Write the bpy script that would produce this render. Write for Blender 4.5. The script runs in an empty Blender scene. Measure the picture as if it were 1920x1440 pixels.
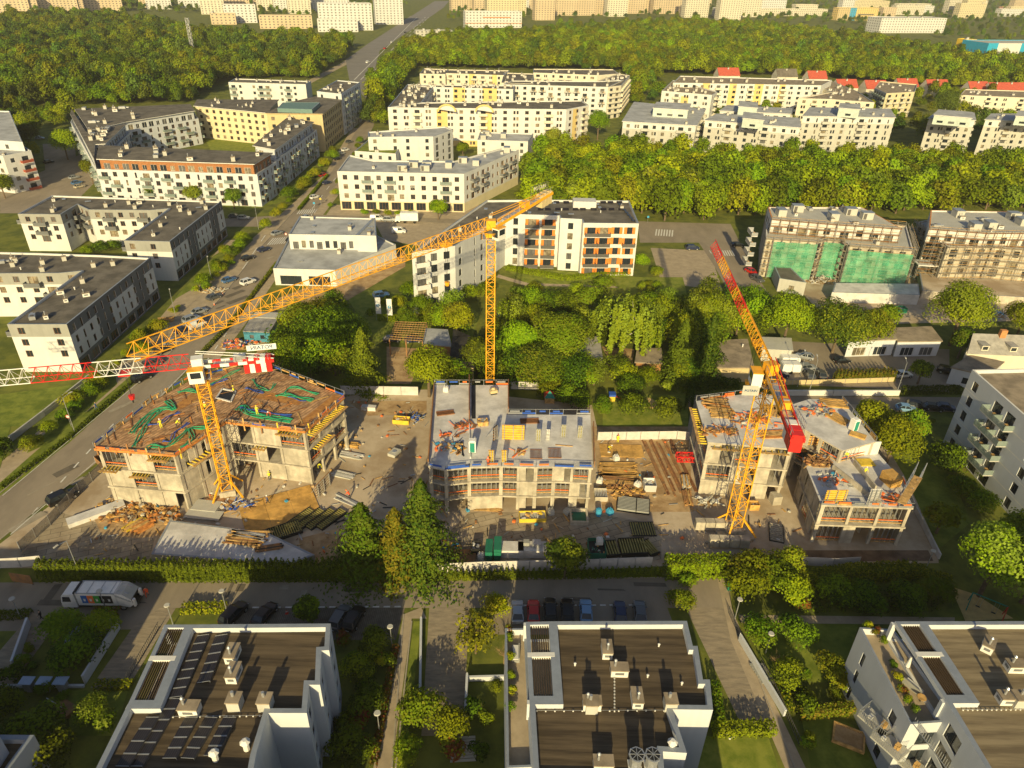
import bpy, math, random
import numpy as np
from mathutils import Vector, Matrix
rad = math.radians
scene = bpy.context.scene
COL = scene.collection
# ------------------------------------------------------------------ camera, sky, sun, exposure
CAMH, FPX = 80.0, 1331.0
RW = ((0.99969599, 0.02465618, 0.0), (0.01263377, -0.51224179, 0.85874835), (0.02117345, -0.85848728, -0.51239757))
cam_d = bpy.data.cameras.new('camera'); cam = bpy.data.objects.new('camera', cam_d); COL.objects.link(cam)
cam_d.sensor_width = 36.0; cam_d.lens = 36.0 * FPX / 1920.0; cam_d.clip_start = 0.5; cam_d.clip_end = 12000
cam.matrix_world = Matrix(((RW[0][0], -RW[0][1], -RW[0][2], 0), (RW[1][0], -RW[1][1], -RW[1][2], 0),
                           (RW[2][0], -RW[2][1], -RW[2][2], CAMH), (0, 0, 0, 1)))
# camera axes are the columns of the world-from-camera matrix
M3 = Matrix(((RW[0][0], RW[0][1], RW[0][2]), (RW[1][0], RW[1][1], RW[1][2]), (RW[2][0], RW[2][1], RW[2][2])))
cam.matrix_world = Matrix.Translation((0, 0, CAMH)) @ Matrix(((M3[0][0], -M3[0][1], -M3[0][2]), (M3[1][0], -M3[1][1], -M3[1][2]), (M3[2][0], -M3[2][1], -M3[2][2]))).to_4x4()
scene.camera = cam
SUN_EL, SUN_DX, SUN_DY = rad(20.5), math.sin(rad(4.5)), math.cos(rad(4.5))      # light travels towards +Y
world = bpy.data.worlds.new('World'); scene.world = world; world.use_nodes = True
nt = world.node_tree; bg = nt.nodes['Background']
sky = nt.nodes.new('ShaderNodeTexSky'); sky.sky_type = 'NISHITA'; sky.sun_disc = False
sky.sun_elevation = SUN_EL; sky.sun_rotation = rad(180 + 4.5); sky.air_density = 1.0; sky.dust_density = 2.0
nt.links.new(sky.outputs[0], bg.inputs[0]); bg.inputs[1].default_value = 0.065
sun_d = bpy.data.lights.new('sun', 'SUN'); sun = bpy.data.objects.new('sun', sun_d); COL.objects.link(sun)
sun_d.energy = 4.6; sun_d.angle = rad(0.5); sun_d.color = (1.0, 0.82, 0.42)
sdir = Vector((SUN_DX * math.cos(SUN_EL), SUN_DY * math.cos(SUN_EL), -math.sin(SUN_EL)))
sun.rotation_euler = sdir.to_track_quat('-Z', 'Y').to_euler(); sun.location = (0, -100, 150)
vs = scene.view_settings; vs.view_transform = 'Standard'; vs.look = 'None'; vs.gamma = 1; vs.exposure = 0.6
scene.cycles.max_bounces = 5; scene.cycles.diffuse_bounces = 3; scene.cycles.transparent_max_bounces = 8
scene.cycles.use_denoising = True

def G(px, py, z=0.0):
    """photograph pixel (1920 wide) to the point of the real place at height z"""
    d = M3 @ Vector((px - 960.0, py - 720.0, FPX)); t = (z - CAMH) / d.z
    return Vector((d.x * t, d.y * t, z))
def proj(p):
    c = M3.transposed() @ (Vector(p) - Vector((0, 0, CAMH)))
    return 960 + FPX * c.x / c.z, 720 + FPX * c.y / c.z

# ------------------------------------------------------------------ materials
MATS = {}
def mat(name, col, rough=0.8, var=0.12, scale=0.6, metal=0.0, streak=None, spec=0.3, bump=0.0, rnd=0.0, col2=None, contrast=0.5, alpha=None, stretch=(1, 1, 1), obj=False, trans=0.0):
    """noise-varied principled material in world (or object) space"""
    if name in MATS: return MATS[name]
    m = bpy.data.materials.new(name); m.use_nodes = True; n = m.node_tree.nodes; l = m.node_tree.links
    b = n['Principled BSDF']; b.inputs['Roughness'].default_value = rough; b.inputs['Metallic'].default_value = metal
    b.inputs['Specular IOR Level'].default_value = spec
    m.diffuse_color = (*col, 1)
    tc = n.new('ShaderNodeTexCoord') if obj else n.new('ShaderNodeNewGeometry')
    src = tc.outputs['Object'] if obj else tc.outputs['Position']
    mp = n.new('ShaderNodeMapping'); mp.inputs['Scale'].default_value = stretch; l.new(src, mp.inputs[0])
    nz = n.new('ShaderNodeTexNoise'); nz.inputs['Scale'].default_value = scale; nz.inputs['Detail'].default_value = 7; nz.inputs['Roughness'].default_value = 0.65
    l.new(mp.outputs[0], nz.inputs['Vector'])
    rp = n.new('ShaderNodeMapRange'); rp.inputs[1].default_value = 0.24 + contrast * 0.16; rp.inputs[2].default_value = 0.76 - contrast * 0.16; l.new(nz.outputs[0], rp.inputs[0])
    mx = n.new('ShaderNodeMix'); mx.data_type = 'RGBA'; l.new(rp.outputs[0], mx.inputs[0])
    c2 = col2 or tuple(min(1, c * (1 + var)) for c in col); c1 = col if col2 else tuple(c * (1 - var) for c in col)
    mx.inputs[6].default_value = (*c1, 1); mx.inputs[7].default_value = (*c2, 1); out = mx.outputs[2]
    if streak:                                   # rain streaks / dirt, stretched in z
        mp2 = n.new('ShaderNodeMapping'); mp2.inputs['Scale'].default_value = (1.4, 1.4, 0.09); l.new(src, mp2.inputs[0])
        n2 = n.new('ShaderNodeTexNoise'); n2.inputs['Scale'].default_value = 0.9; n2.inputs['Detail'].default_value = 5; l.new(mp2.outputs[0], n2.inputs['Vector'])
        r2 = n.new('ShaderNodeMapRange'); r2.inputs[1].default_value = 0.48; r2.inputs[2].default_value = 0.75; r2.inputs[3].default_value = 0; r2.inputs[4].default_value = streak; l.new(n2.outputs[0], r2.inputs[0])
        m2 = n.new('ShaderNodeMix'); m2.data_type = 'RGBA'; l.new(r2.outputs[0], m2.inputs[0]); l.new(out, m2.inputs[6]); m2.inputs[7].default_value = (*[c * 0.55 for c in col], 1); out = m2.outputs[2]
    if rnd:
        oi = n.new('ShaderNodeObjectInfo'); hs = n.new('ShaderNodeHueSaturation')
        a = n.new('ShaderNodeMapRange'); a.inputs[3].default_value = 0.5 - rnd * 0.035; a.inputs[4].default_value = 0.5 + rnd * 0.04; l.new(oi.outputs['Random'], a.inputs[0]); l.new(a.outputs[0], hs.inputs['Hue'])
        mu = n.new('ShaderNodeMath'); mu.operation = 'MULTIPLY'; mu.inputs[1].default_value = 7.31; l.new(oi.outputs['Random'], mu.inputs[0])
        fr = n.new('ShaderNodeMath'); fr.operation = 'FRACT'; l.new(mu.outputs[0], fr.inputs[0])
        v = n.new('ShaderNodeMapRange'); v.inputs[3].default_value = 1 - rnd * 0.45; v.inputs[4].default_value = 1 + rnd * 0.4; l.new(fr.outputs[0], v.inputs[0]); l.new(v.outputs[0], hs.inputs['Value'])
        l.new(out, hs.inputs['Color']); out = hs.outputs[0]
    l.new(out, b.inputs['Base Color'])
    if trans:
        b.inputs['Subsurface Weight'].default_value = 0
        tr = n.new('ShaderNodeBsdfTranslucent'); l.new(out, tr.inputs['Color']); ms = n.new('ShaderNodeMixShader'); ms.inputs[0].default_value = trans
        l.new(b.outputs[0], ms.inputs[1]); l.new(tr.outputs[0], ms.inputs[2]); l.new(ms.outputs[0], n['Material Output'].inputs['Surface'])
    if bump:
        bp = n.new('ShaderNodeBump'); bp.inputs['Strength'].default_value = bump; bp.inputs['Distance'].default_value = 0.1
        l.new(nz.outputs[0], bp.inputs['Height']); l.new(bp.outputs[0], b.inputs['Normal'])
    if alpha is not None: b.inputs['Alpha'].default_value = alpha
    MATS[name] = m; return m

def wavemat(name, col, col2, scale, direction='X', rough=0.85, thresh=0.5, width=0.05, rz=0.0, noise=0.25):
    """surface with regular seams (paving joints, roofing felt laps, cladding boards)"""
    m = mat(name, col, rough, noise, 0.8, contrast=0.8); n = m.node_tree.nodes; l = m.node_tree.links; b = n['Principled BSDF']
    g = n.new('ShaderNodeNewGeometry'); mp = n.new('ShaderNodeMapping'); mp.inputs['Rotation'].default_value = (0, 0, rz); l.new(g.outputs['Position'], mp.inputs[0])
    w = n.new('ShaderNodeTexWave'); w.bands_direction = direction; w.inputs['Scale'].default_value = scale; w.inputs['Distortion'].default_value = 0.6; w.inputs['Detail'].default_value = 3; w.inputs['Detail Scale'].default_value = 2
    l.new(mp.outputs[0], w.inputs['Vector'])
    r = n.new('ShaderNodeMapRange'); r.inputs[1].default_value = thresh; r.inputs[2].default_value = thresh + width; l.new(w.outputs['Fac'], r.inputs[0])
    mx = n.new('ShaderNodeMix'); mx.data_type = 'RGBA'; l.new(r.outputs[0], mx.inputs[0])
    old = b.inputs['Base Color'].links[0].from_socket; l.new(old, mx.inputs[6]); mx.inputs[7].default_value = (*col2, 1); l.new(mx.outputs[2], b.inputs['Base Color'])
    return m

# ------------------------------------------------------------------ mesh builder
OFF = {}                                     # world offset of every root or part, so parts are stored in local coordinates
class MB:
    def __init__(s): s.v, s.f, s.m, s.mats = [], [], [], []
    def mi(s, m):
        if m not in s.mats: s.mats.append(m)
        return s.mats.index(m)
    def poly(s, pts, m):
        i = len(s.v); s.v += [tuple(p) for p in pts]; s.f.append(tuple(range(i, i + len(pts)))); s.m.append(s.mi(m))
    def prism(s, pts, z0, z1, m, top=None, bottom=False):
        n = len(pts); i = len(s.v); k = s.mi(m)
        s.v += [(p[0], p[1], z0) for p in pts] + [(p[0], p[1], z1) for p in pts]
        for a in range(n):
            b = (a + 1) % n; s.f.append((i + a, i + b, i + n + b, i + n + a)); s.m.append(k)
        s.f.append(tuple(range(i + n, i + 2 * n))); s.m.append(s.mi(top or m))
        if bottom: s.f.append(tuple(range(i + n - 1, i - 1, -1))); s.m.append(k)
    def box(s, c, d, m, rz=0.0, top=None):
        """c = centre of the bottom face"""
        ca, sa = math.cos(rz), math.sin(rz); hx, hy = d[0] / 2, d[1] / 2
        p = [(c[0] + x * ca - y * sa, c[1] + x * sa + y * ca) for x, y in ((-hx, -hy), (hx, -hy), (hx, hy), (-hx, hy))]
        s.prism(p, c[2], c[2] + d[2], m, top, True)
    def bar(s, a, b, w, m, h=None):
        a, b = Vector(a), Vector(b); d = b - a
        if d.length < 1e-5: return
        d.normalize(); u = d.cross(Vector((0, 0, 1)))
        if u.length < 1e-3: u = Vector((1, 0, 0))
        u.normalize(); t = u.cross(d); u *= w / 2; t *= (h or w) / 2; i = len(s.v); k = s.mi(m)
        for p in (a, b): s.v += [tuple(p - u - t), tuple(p + u - t), tuple(p + u + t), tuple(p - u + t)]
        for q in range(4):
            r = (q + 1) % 4; s.f.append((i + q, i + r, i + 4 + r, i + 4 + q)); s.m.append(k)
        s.f += [(i + 3, i + 2, i + 1, i), (i + 4, i + 5, i + 6, i + 7)]; s.m += [k, k]
    def cyl(s, a, b, r0, r1, m, n=8, cap=True):
        a, b = Vector(a), Vector(b); d = (b - a).normalized(); u = d.orthogonal().normalized(); t = d.cross(u); i = len(s.v); k = s.mi(m)
        for p, r in ((a, r0), (b, r1)):
            for q in range(n):
                an = 2 * math.pi * q / n; s.v.append(tuple(p + u * (r * math.cos(an)) + t * (r * math.sin(an))))
        for q in range(n):
            w = (q + 1) % n; s.f.append((i + q, i + w, i + n + w, i + n + q)); s.m.append(k)
        if cap: s.f += [tuple(range(i + n - 1, i - 1, -1)), tuple(range(i + n, i + 2 * n))]; s.m += [k, k]
    def tube(s, pts, r, m, n=6):
        for a, b in zip(pts, pts[1:]): s.cyl(a, b, r, r, m, n, True)
    def mesh(s, name, off=(0, 0, 0)):
        me = bpy.data.meshes.new(name); me.from_pydata([(v[0] - off[0], v[1] - off[1], v[2] - off[2]) for v in s.v], [], s.f)
        for m in s.mats:
            if m: me.materials.append(m)
        me.polygons.foreach_set('material_index', s.m); me.update(); return me
    def build(s, name, parent=None, **props):
        if not s.f: return None
        off = OFF.get(parent.name, (0, 0, 0)) if parent else (0, 0, 0)
        o = bpy.data.objects.new(name, s.mesh(name, off)); COL.objects.link(o)
        if parent: o.parent = parent
        OFF[o.name] = off
        for k, v in props.items(): o[k] = v
        return o

def tag(o, label, cat, group=None):
    o['label'] = label; o['category'] = cat
    if group: o['group'] = group
    return o
def thing(name, label, cat, loc=(0, 0, 0), group=None, rz=0.0):
    o = bpy.data.objects.new(name, None); COL.objects.link(o); o.location = loc; o.rotation_euler = (0, 0, rz); o.empty_display_size = 0.5
    OFF[o.name] = tuple(loc); return tag(o, label, cat, group)
def solo(mb, name, label, cat, loc, group=None, rz=0.0):
    """one-mesh thing built in local coordinates"""
    o = mb.build(name); o.location = loc; o.rotation_euler = (0, 0, rz); return tag(o, label, cat, group)
KIDS = {}
def inst(name, mesh, parent, loc, rz=0.0, scale=None, rel=None):
    """a part sharing mesh data; loc in world coordinates (rel=True: already local)"""
    o = bpy.data.objects.new(name, mesh); COL.objects.link(o); o.parent = parent
    off = (0, 0, 0) if rel else OFF.get(parent.name, (0, 0, 0)); o.location = (loc[0] - off[0], loc[1] - off[1], loc[2] - off[2]); o.rotation_euler = (0, 0, rz)
    if scale: o.scale = scale
    OFF[o.name] = tuple(loc); return o
def copy_tree(o, parent=None):
    c = o.copy(); COL.objects.link(c)
    if parent: c.parent = parent
    for ch in o.children: copy_tree(ch, c)
    return c
def put(o, loc, rz, label=None, group=None, scale=None):
    o.location = loc; o.rotation_euler = (0, 0, rz)
    if scale: o.scale = scale
    if label: o['label'] = label
    if group: o['group'] = group
    return o
def struct(name, pts, m, z=None):
    mb = MB(); mb.poly([(p[0], p[1], z if z is not None else p[2]) for p in pts], m); o = mb.build(name); o['kind'] = 'structure'; return o
def gp(*px, z=0.0): return [G(a, b, z) for a, b in px]
def inset(pts, d):
    n = len(pts); out = []
    for i in range(n):
        a, b, c = (Vector(pts[(i + k - 1) % n][:2]) for k in range(3))
        e1, e2 = (b - a).normalized(), (c - b).normalized(); n1, n2 = Vector((-e1.y, e1.x)), Vector((-e2.y, e2.x))
        bi = n1 + n2; k = max(0.35, 1 + n1.dot(n2)); out.append(b + bi * (d / k))
    return out
# ------------------------------------------------------------------ shared materials
W_WHITE = mat('white_render', (0.54, 0.54, 0.53), 0.85, 0.07, 0.25, streak=0.16)
W_CREAM = mat('cream_render', (0.56, 0.52, 0.42), 0.85, 0.08, 0.25, streak=0.15)
W_YEL = mat('yellow_render', (0.6, 0.45, 0.18), 0.85, 0.08, 0.25)
W_PALE = mat('pale_yellow_render', (0.56, 0.49, 0.32), 0.85, 0.08, 0.25, streak=0.15)
W_SAND = mat('sand_render', (0.5, 0.4, 0.22), 0.85, 0.08, 0.3, streak=0.15)
W_GREY = mat('grey_render', (0.27, 0.27, 0.25), 0.85, 0.08, 0.3, streak=0.2)
W_LGREY = mat('light_grey_render', (0.42, 0.41, 0.37), 0.85, 0.08, 0.3, streak=0.2)
W_DGREY = mat('dark_grey_render', (0.13, 0.135, 0.14), 0.85, 0.1, 0.3, streak=0.15)
W_BLUE = mat('cool_white_render', (0.5, 0.52, 0.55), 0.85, 0.05, 0.2, streak=0.12)
W_BROWN = mat('brown_cladding', (0.3, 0.13, 0.05), 0.7, 0.25, 2.0)
W_ORANGE = mat('orange_panel', (0.6, 0.19, 0.03), 0.6, 0.15, 1.5)
W_FAR = mat('panel_block', (0.5, 0.4, 0.27), 0.9, 0.1, 0.05)
R_DARK = mat('bitumen_roof', (0.13, 0.115, 0.095), 0.9, 0.3, 0.25, contrast=0.9)
R_GREY = mat('grey_membrane_roof', (0.36, 0.365, 0.37), 0.75, 0.2, 0.2, contrast=0.9)
R_BROWN = mat('gravel_roof', (0.26, 0.21, 0.15), 0.95, 0.25, 0.4, contrast=0.9)
R_RED = mat('red_tiles', (0.4, 0.08, 0.05), 0.8, 0.2, 1.0)
CAP = mat('metal_coping', (0.26, 0.29, 0.34), 0.45, 0.12, 0.8, metal=0.25)
CAPW = mat('white_coping', (0.6, 0.59, 0.56), 0.6, 0.08, 0.8)
GLASS = mat('window_glass', (0.022, 0.028, 0.035), 0.08, 0.3, 0.3, spec=0.6)
GLASS2 = mat('curtained_glass', (0.2, 0.17, 0.12), 0.25, 0.5, 0.6, spec=0.5, contrast=1)
GLASS3 = mat('blind_glass', (0.1, 0.1, 0.1), 0.35, 0.3, 0.6, spec=0.5)
FRAME = mat('dark_frame', (0.03, 0.03, 0.032), 0.5)
FRAMEW = mat('white_frame', (0.6, 0.58, 0.54), 0.5)
FRAMEB = mat('brown_frame', (0.2, 0.085, 0.035), 0.5)
RAILG = mat('balcony_glass', (0.25, 0.31, 0.29), 0.12, 0.1, 0.5, spec=0.6, alpha=.6)
RAILM = mat('balcony_metal', (0.09, 0.085, 0.08), 0.5)
METAL = mat('galvanised', (0.45, 0.46, 0.47), 0.38, 0.12, 1.5, metal=0.6)
CONC = mat('raw_concrete', (0.41, 0.365, 0.29), 0.9, 0.22, 0.5, streak=0.6, contrast=0.9)
CONCL = mat('fresh_slab', (0.54, 0.52, 0.5), 0.85, 0.18, 0.35, contrast=0.9)
YARD = mat('yard_concrete', (0.34, 0.255, 0.165), 0.95, 0.22, 0.12, col2=(.5, .41, .3), contrast=1.0)
MUD = mat('mud', (0.3, 0.19, 0.09), 0.95, 0.4, 0.4, col2=(0.46, 0.32, 0.17), contrast=1.0, bump=0.6)
ASPH = mat('asphalt', (0.26, 0.215, 0.16), 0.92, 0.15, 0.22, contrast=0.7, stretch=(1, .4, 1))
ASPH2 = mat('far_asphalt', (0.2, 0.185, 0.17), 0.92, 0.12, 0.08)
PAVE2 = mat('paving_plain', (0.36, 0.29, 0.2), 0.93, 0.14, 0.5, contrast=0.8)
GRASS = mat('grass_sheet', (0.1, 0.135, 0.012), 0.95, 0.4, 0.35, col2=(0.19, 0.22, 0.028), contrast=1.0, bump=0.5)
GRASSL = mat('sunny_lawn', (0.13, 0.17, 0.016), 0.95, 0.4, 0.5, col2=(0.22, 0.24, 0.035), contrast=1.0, bump=0.5)  # lighter copy of the grass, sunlight painted into its colour
EARTH = mat('soil', (0.08, 0.1, 0.014), 0.95, 0.4, 0.2, col2=(0.16, 0.17, 0.024), contrast=1.0)
PAINT = mat('road_paint', (0.62, 0.6, 0.55), 0.8, 0.2, 1.5)
KERB = mat('kerb_stone', (0.33, 0.29, 0.23), 0.9, 0.15, 1.0)
SAND = mat('play_sand', (0.5, 0.35, 0.14), 0.95, 0.2, 0.8)
WOOD = mat('timber', (0.46, 0.28, 0.1), 0.8, 0.3, 1.5, contrast=1.0)
WOODO = mat('orange_timber', (0.5, 0.2, 0.05), 0.8, 0.3, 1.5, contrast=1.0)
PLY = mat('plywood', (0.5, 0.29, 0.08), 0.75, 0.25, 0.5, contrast=1.0)
PLYD = mat('rusty_formply', (0.21, 0.12, 0.06), 0.85, 0.3, 0.7, col2=(0.36, 0.17, 0.06), contrast=1.0)
YELF = mat('yellow_formwork', (0.6, 0.43, 0.04), 0.6, 0.15, 1.0)
YELD = mat('weathered_beams', (0.25, 0.22, 0.07), 0.7, 0.3, 1.0)
RUST = mat('rebar_rust', (0.2, 0.09, 0.04), 0.9, 0.3, 2.0)
GREENP = mat('green_conduit', (0.03, 0.35, 0.17), 0.5)
BLUEP = mat('blue_conduit', (0.03, 0.09, 0.4), 0.5)
CRY = mat('crane_yellow', (0.75, 0.36, 0.02), 0.45, 0.12, 1.0)
CRR = mat('crane_red', (0.6, 0.025, 0.02), 0.45, 0.12, 1.0)
CRW = mat('crane_white', (0.7, 0.69, 0.66), 0.45, 0.1, 1.0)
BLACK = mat('black_plastic', (0.02, 0.02, 0.02), 0.5)
PVC = mat('solar_cells', (0.016, 0.013, 0.017), 0.35, 0.15, 1.0, spec=0.5)
SHEETW = mat('fence_sheet_white', (0.52, 0.49, 0.47), 0.6, 0.15, 0.8)
REDP = mat('red_plastic', (0.55, 0.05, 0.03), 0.5)
ORNP = mat('orange_plastic', (0.75, 0.17, 0.04), 0.5)
BLUEL = mat('light_blue_plastic', (0.05, 0.3, 0.5), 0.5)
TEAL = mat('teal_plastic', (0.02, 0.22, 0.16), 0.5)
GRNB = mat('green_skip', (0.015, 0.14, 0.085), 0.5, 0.2, 1.0)
HIVIS = mat('hi_vis', (0.7, 0.65, 0.03), 0.7)
NET = None

# ------------------------------------------------------------------ the setting
g = MB(); S = 6000
g.poly([(-S, -200, 0), (S, -200, 0), (S, 9000, 0), (-S, 9000, 0)], EARTH); o = g.build('ground'); o['kind'] = 'structure'
NSH = [0]
def sheet(name, m, z, *px): NSH[0] += 1; return struct(name, gp(*px, z=0), m, z + NSH[0] * .0008)
# the avenue on the left, running to the far city
sheet('main_road', ASPH, .012, (-500, 1330), (-300, 1210), (0, 1012), (190, 860), (290, 757), (430, 613), (533, 470), (592, 395), (650, 322), (700, 238), (712, 190), (690, 190), (672, 238), (622, 322), (553, 395), (483, 470), (433, 535), (345, 640), (262, 710), (130, 818), (0, 925), (-300, 1120), (-500, 1250))
sheet('far_road', ASPH2, .012, (690, 190), (712, 190), (700, 140), (712, 95), (745, 73), (795, 40), (832, 14), (842, 2), (815, 2), (790, 18), (740, 50), (690, 82), (648, 112), (655, 150))
sheet('road_verge', PAVE2, .006, (640, 118), (560, 160), (570, 163), (652, 120), (745, 66), (800, 22), (770, 30), (700, 78))
sheet('pavement', PAVE2, .008, (-400, 1200), (0, 935), (262, 720), (345, 650), (440, 540), (490, 470), (560, 395), (625, 330), (672, 240), (660, 240), (610, 325), (545, 385), (470, 450), (425, 450), (330, 560), (230, 680), (130, 760), (0, 868), (-300, 1080))
sheet('pavement', PAVE2, .008, (650, 322), (592, 395), (533, 470), (430, 613), (370, 672), (412, 672), (462, 605), (552, 472), (612, 395), (668, 322))
sheet('pavement', PAVE2, .008, (605, 412), (960, 414), (965, 388), (880, 384), (625, 384))
sheet('grass_verge', GRASS, .014, (-300, 1110), (0, 930), (130, 830), (262, 712), (250, 700), (180, 760), (120, 800), (0, 905), (-300, 1085))
sheet('grass_verge', GRASS, .014, (50, 850), (95, 830), (220, 720), (215, 700), (170, 730), (110, 790), (55, 840))
sheet('grass_verge', GRASS, .014, (330, 560), (400, 520), (475, 450), (465, 440), (400, 480), (300, 590))
sheet('grass_verge', GRASS, .014, (440, 400), (545, 375), (600, 320), (590, 310), (520, 370), (420, 385))
sheet('side_street', ASPH, .011, (420, 425), (500, 425), (545, 408), (640, 408), (960, 425), (1210, 425), (1210, 415), (960, 415), (700, 405), (560, 402), (420, 410))
sheet('car_park', PAVE2, .01, (700, 412), (860, 412), (840, 470), (720, 450))
sheet('car_park', PAVE2, .01, (1220, 465), (1330, 470), (1355, 545), (1240, 530))
sheet('side_street', ASPH, .011, (1195, 415), (1370, 420), (1420, 520), (1470, 590), (1390, 590), (1340, 500), (1310, 455), (1200, 455))
sheet('side_street', ASPH, .011, (1480, 640), (1780, 655), (1780, 735), (1460, 720))
sheet('side_street', ASPH, .011, (1240, 740), (1800, 745), (1830, 772), (1500, 772), (1240, 765))
sheet('car_park', ASPH, .011, (0, 320), (60, 330), (150, 290), (190, 330), (120, 400), (0, 400))
sheet('side_street', ASPH, .011, (80, 270), (140, 270), (150, 370), (90, 370))
# estate road below the building site
sheet('estate_road', ASPH, .012, (-400, 1094), (100, 1092), (1240, 1083), (1360, 1085), (1372, 1140), (1300, 1140), (300, 1140), (270, 1180), (-500, 1190))
sheet('parking_bays', wavemat('grass_pavers', (0.15, 0.125, 0.095), (0.09, 0.075, 0.055), 1.2, 'X', thresh=0.85), .01, (440, 1139), (760, 1139), (742, 1200), (420, 1200))
sheet('parking_bays', ASPH, .01, (930, 1137), (1250, 1137), (1270, 1190), (920, 1190))
sheet('driveway', mat('drive_pavers', (0.2, 0.165, 0.12), .92, .3, .9, col2=(.33, .27, .19), contrast=.7, stretch=(.5, 2.2, 1)), .013, (805, 1139), (880, 1139), (868, 1380), (790, 1380))
sheet('driveway', MATS['drive_pavers'], .013, (1285, 1139), (1368, 1139), (1470, 1360), (1390, 1360))
sheet('driveway', MATS['drive_pavers'], .013, (250, 1175), (300, 1140), (330, 1140), (240, 1290), (170, 1290))
sheet('driveway', MATS['drive_pavers'], .013, (60, 1150), (120, 1150), (20, 1290), (-60, 1290))
sheet('path', PAVE2, .016, (757, 1152), (790, 1139), (800, 1160), (772, 1160), (735, 1440), (705, 1500), (700, 1440))
sheet('path', PAVE2, .016, (1345, 1085), (1366, 1085), (1372, 1140), (1400, 1210), (1520, 1460), (1480, 1460), (1370, 1200))
sheet('path', PAVE2, .016, (1385, 1153), (1790, 1158), (1790, 1172), (1390, 1168))
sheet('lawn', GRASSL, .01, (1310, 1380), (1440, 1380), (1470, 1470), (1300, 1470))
sheet('lawn', GRASS, .01, (130, 1295), (240, 1295), (215, 1380), (130, 1380))
sheet('lawn', GRASS, .01, (1400, 1170), (1610, 1170), (1580, 1280), (1440, 1280))
sheet('lawn', GRASS, .01, (1500, 1330), (1600, 1360), (1640, 1440), (1520, 1440))
sheet('grass_verge', GRASS, .011, (776, 1165), (790, 1165), (757, 1460), (738, 1460))
sheet('play_area', SAND, .012, (1782, 1100), (1830, 1115), (1900, 1160), (1810, 1165))
# building site and gardens behind it
sheet('site_yard', YARD, .005, (-60, 1066), (150, 905), (300, 770), (640, 735), (820, 730), (1110, 760), (1120, 805), (1290, 800), (1300, 745), (1640, 760), (1745, 870), (1760, 1056), (1240, 1062), (640, 1062))
PLATE = mat('road_plates', (.27, .21, .14), .95, .3, .25, col2=(.42, .35, .25), contrast=.9)
def joints(m, w, h, rz, dark):
    n = m.node_tree.nodes; l = m.node_tree.links; b = n['Principled BSDF']; g = n.new('ShaderNodeNewGeometry'); mp = n.new('ShaderNodeMapping'); mp.inputs['Rotation'].default_value = (0, 0, rz); l.new(g.outputs['Position'], mp.inputs[0]); br = n.new('ShaderNodeTexBrick'); br.inputs['Scale'].default_value = 1; br.inputs['Brick Width'].default_value = w; br.inputs['Row Height'].default_value = h; br.inputs['Mortar Size'].default_value = .05
    br.inputs['Color1'].default_value = (1, 1, 1, 1); br.inputs['Color2'].default_value = (.72, .72, .72, 1); br.inputs['Mortar'].default_value = (dark,) * 3 + (1,); l.new(mp.outputs[0], br.inputs['Vector']); mx = n.new('ShaderNodeMix'); mx.data_type = 'RGBA'; mx.blend_type = 'MULTIPLY'; mx.inputs[0].default_value = 1; l.new(b.inputs['Base Color'].links[0].from_socket, mx.inputs[6]); l.new(br.outputs[0], mx.inputs[7]); l.new(mx.outputs[2], b.inputs['Base Color'])
joints(PLATE, 3, 1.2, -.4, .4)
sheet('site_road_plates', PLATE, .007, (30, 1052), (110, 960), (200, 985), (290, 1010), (280, 1050)); sheet('site_road_plates', PLATE, .007, (880, 960), (1110, 962), (1240, 985), (1240, 1050), (860, 1058), (840, 1000))
sheet('muddy_ground', MUD, .009, (170, 960), (260, 930), (330, 950), (330, 1000), (260, 1010), (190, 1000))
sheet('muddy_ground', MUD, .009, (1110, 800), (1290, 800), (1300, 960), (1130, 960))
sheet('muddy_ground', MUD, .009, (650, 752), (800, 752), (800, 775), (690, 780))
sheet('muddy_ground', MUD, .009, (560, 1010), (640, 990), (640, 1060), (570, 1060))
sheet('muddy_ground', mat('wet_soil', (0.09, 0.055, 0.035), 0.6, 0.4, 0.3, col2=(0.2, 0.13, 0.08), contrast=1), .009, (1480, 1032), (1740, 1032), (1750, 1052), (1480, 1054))
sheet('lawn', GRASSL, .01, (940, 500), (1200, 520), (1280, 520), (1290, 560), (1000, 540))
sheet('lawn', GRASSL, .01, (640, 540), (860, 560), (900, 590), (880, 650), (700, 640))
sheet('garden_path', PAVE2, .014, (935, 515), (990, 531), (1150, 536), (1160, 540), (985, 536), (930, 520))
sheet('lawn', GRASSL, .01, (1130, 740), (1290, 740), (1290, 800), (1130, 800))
sheet('lawn', GRASS, .01, (1640, 800), (1720, 790), (1800, 930), (1820, 980), (1760, 1030), (1700, 900))
sheet('lawn', GRASS, .01, (0, 740), (210, 712), (120, 800), (20, 800), (0, 880))
sheet('yard_earth', MUD, .008, (725, 650), (800, 655), (770, 720), (725, 720))
sheet('yard_earth', MUD, .008, (1128, 650), (1190, 655), (1185, 690), (1150, 690))
sheet('yard_earth', MUD, .008, (520, 560), (760, 470), (760, 500), (640, 570), (520, 690), (470, 690))
sheet('building_yard', YARD, .008, (1440, 480), (1720, 480), (1920, 480), (2000, 600), (1560, 610))
sheet('lawn', GRASSL, .01, (385, 262), (480, 258), (490, 285), (400, 292))
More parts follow.
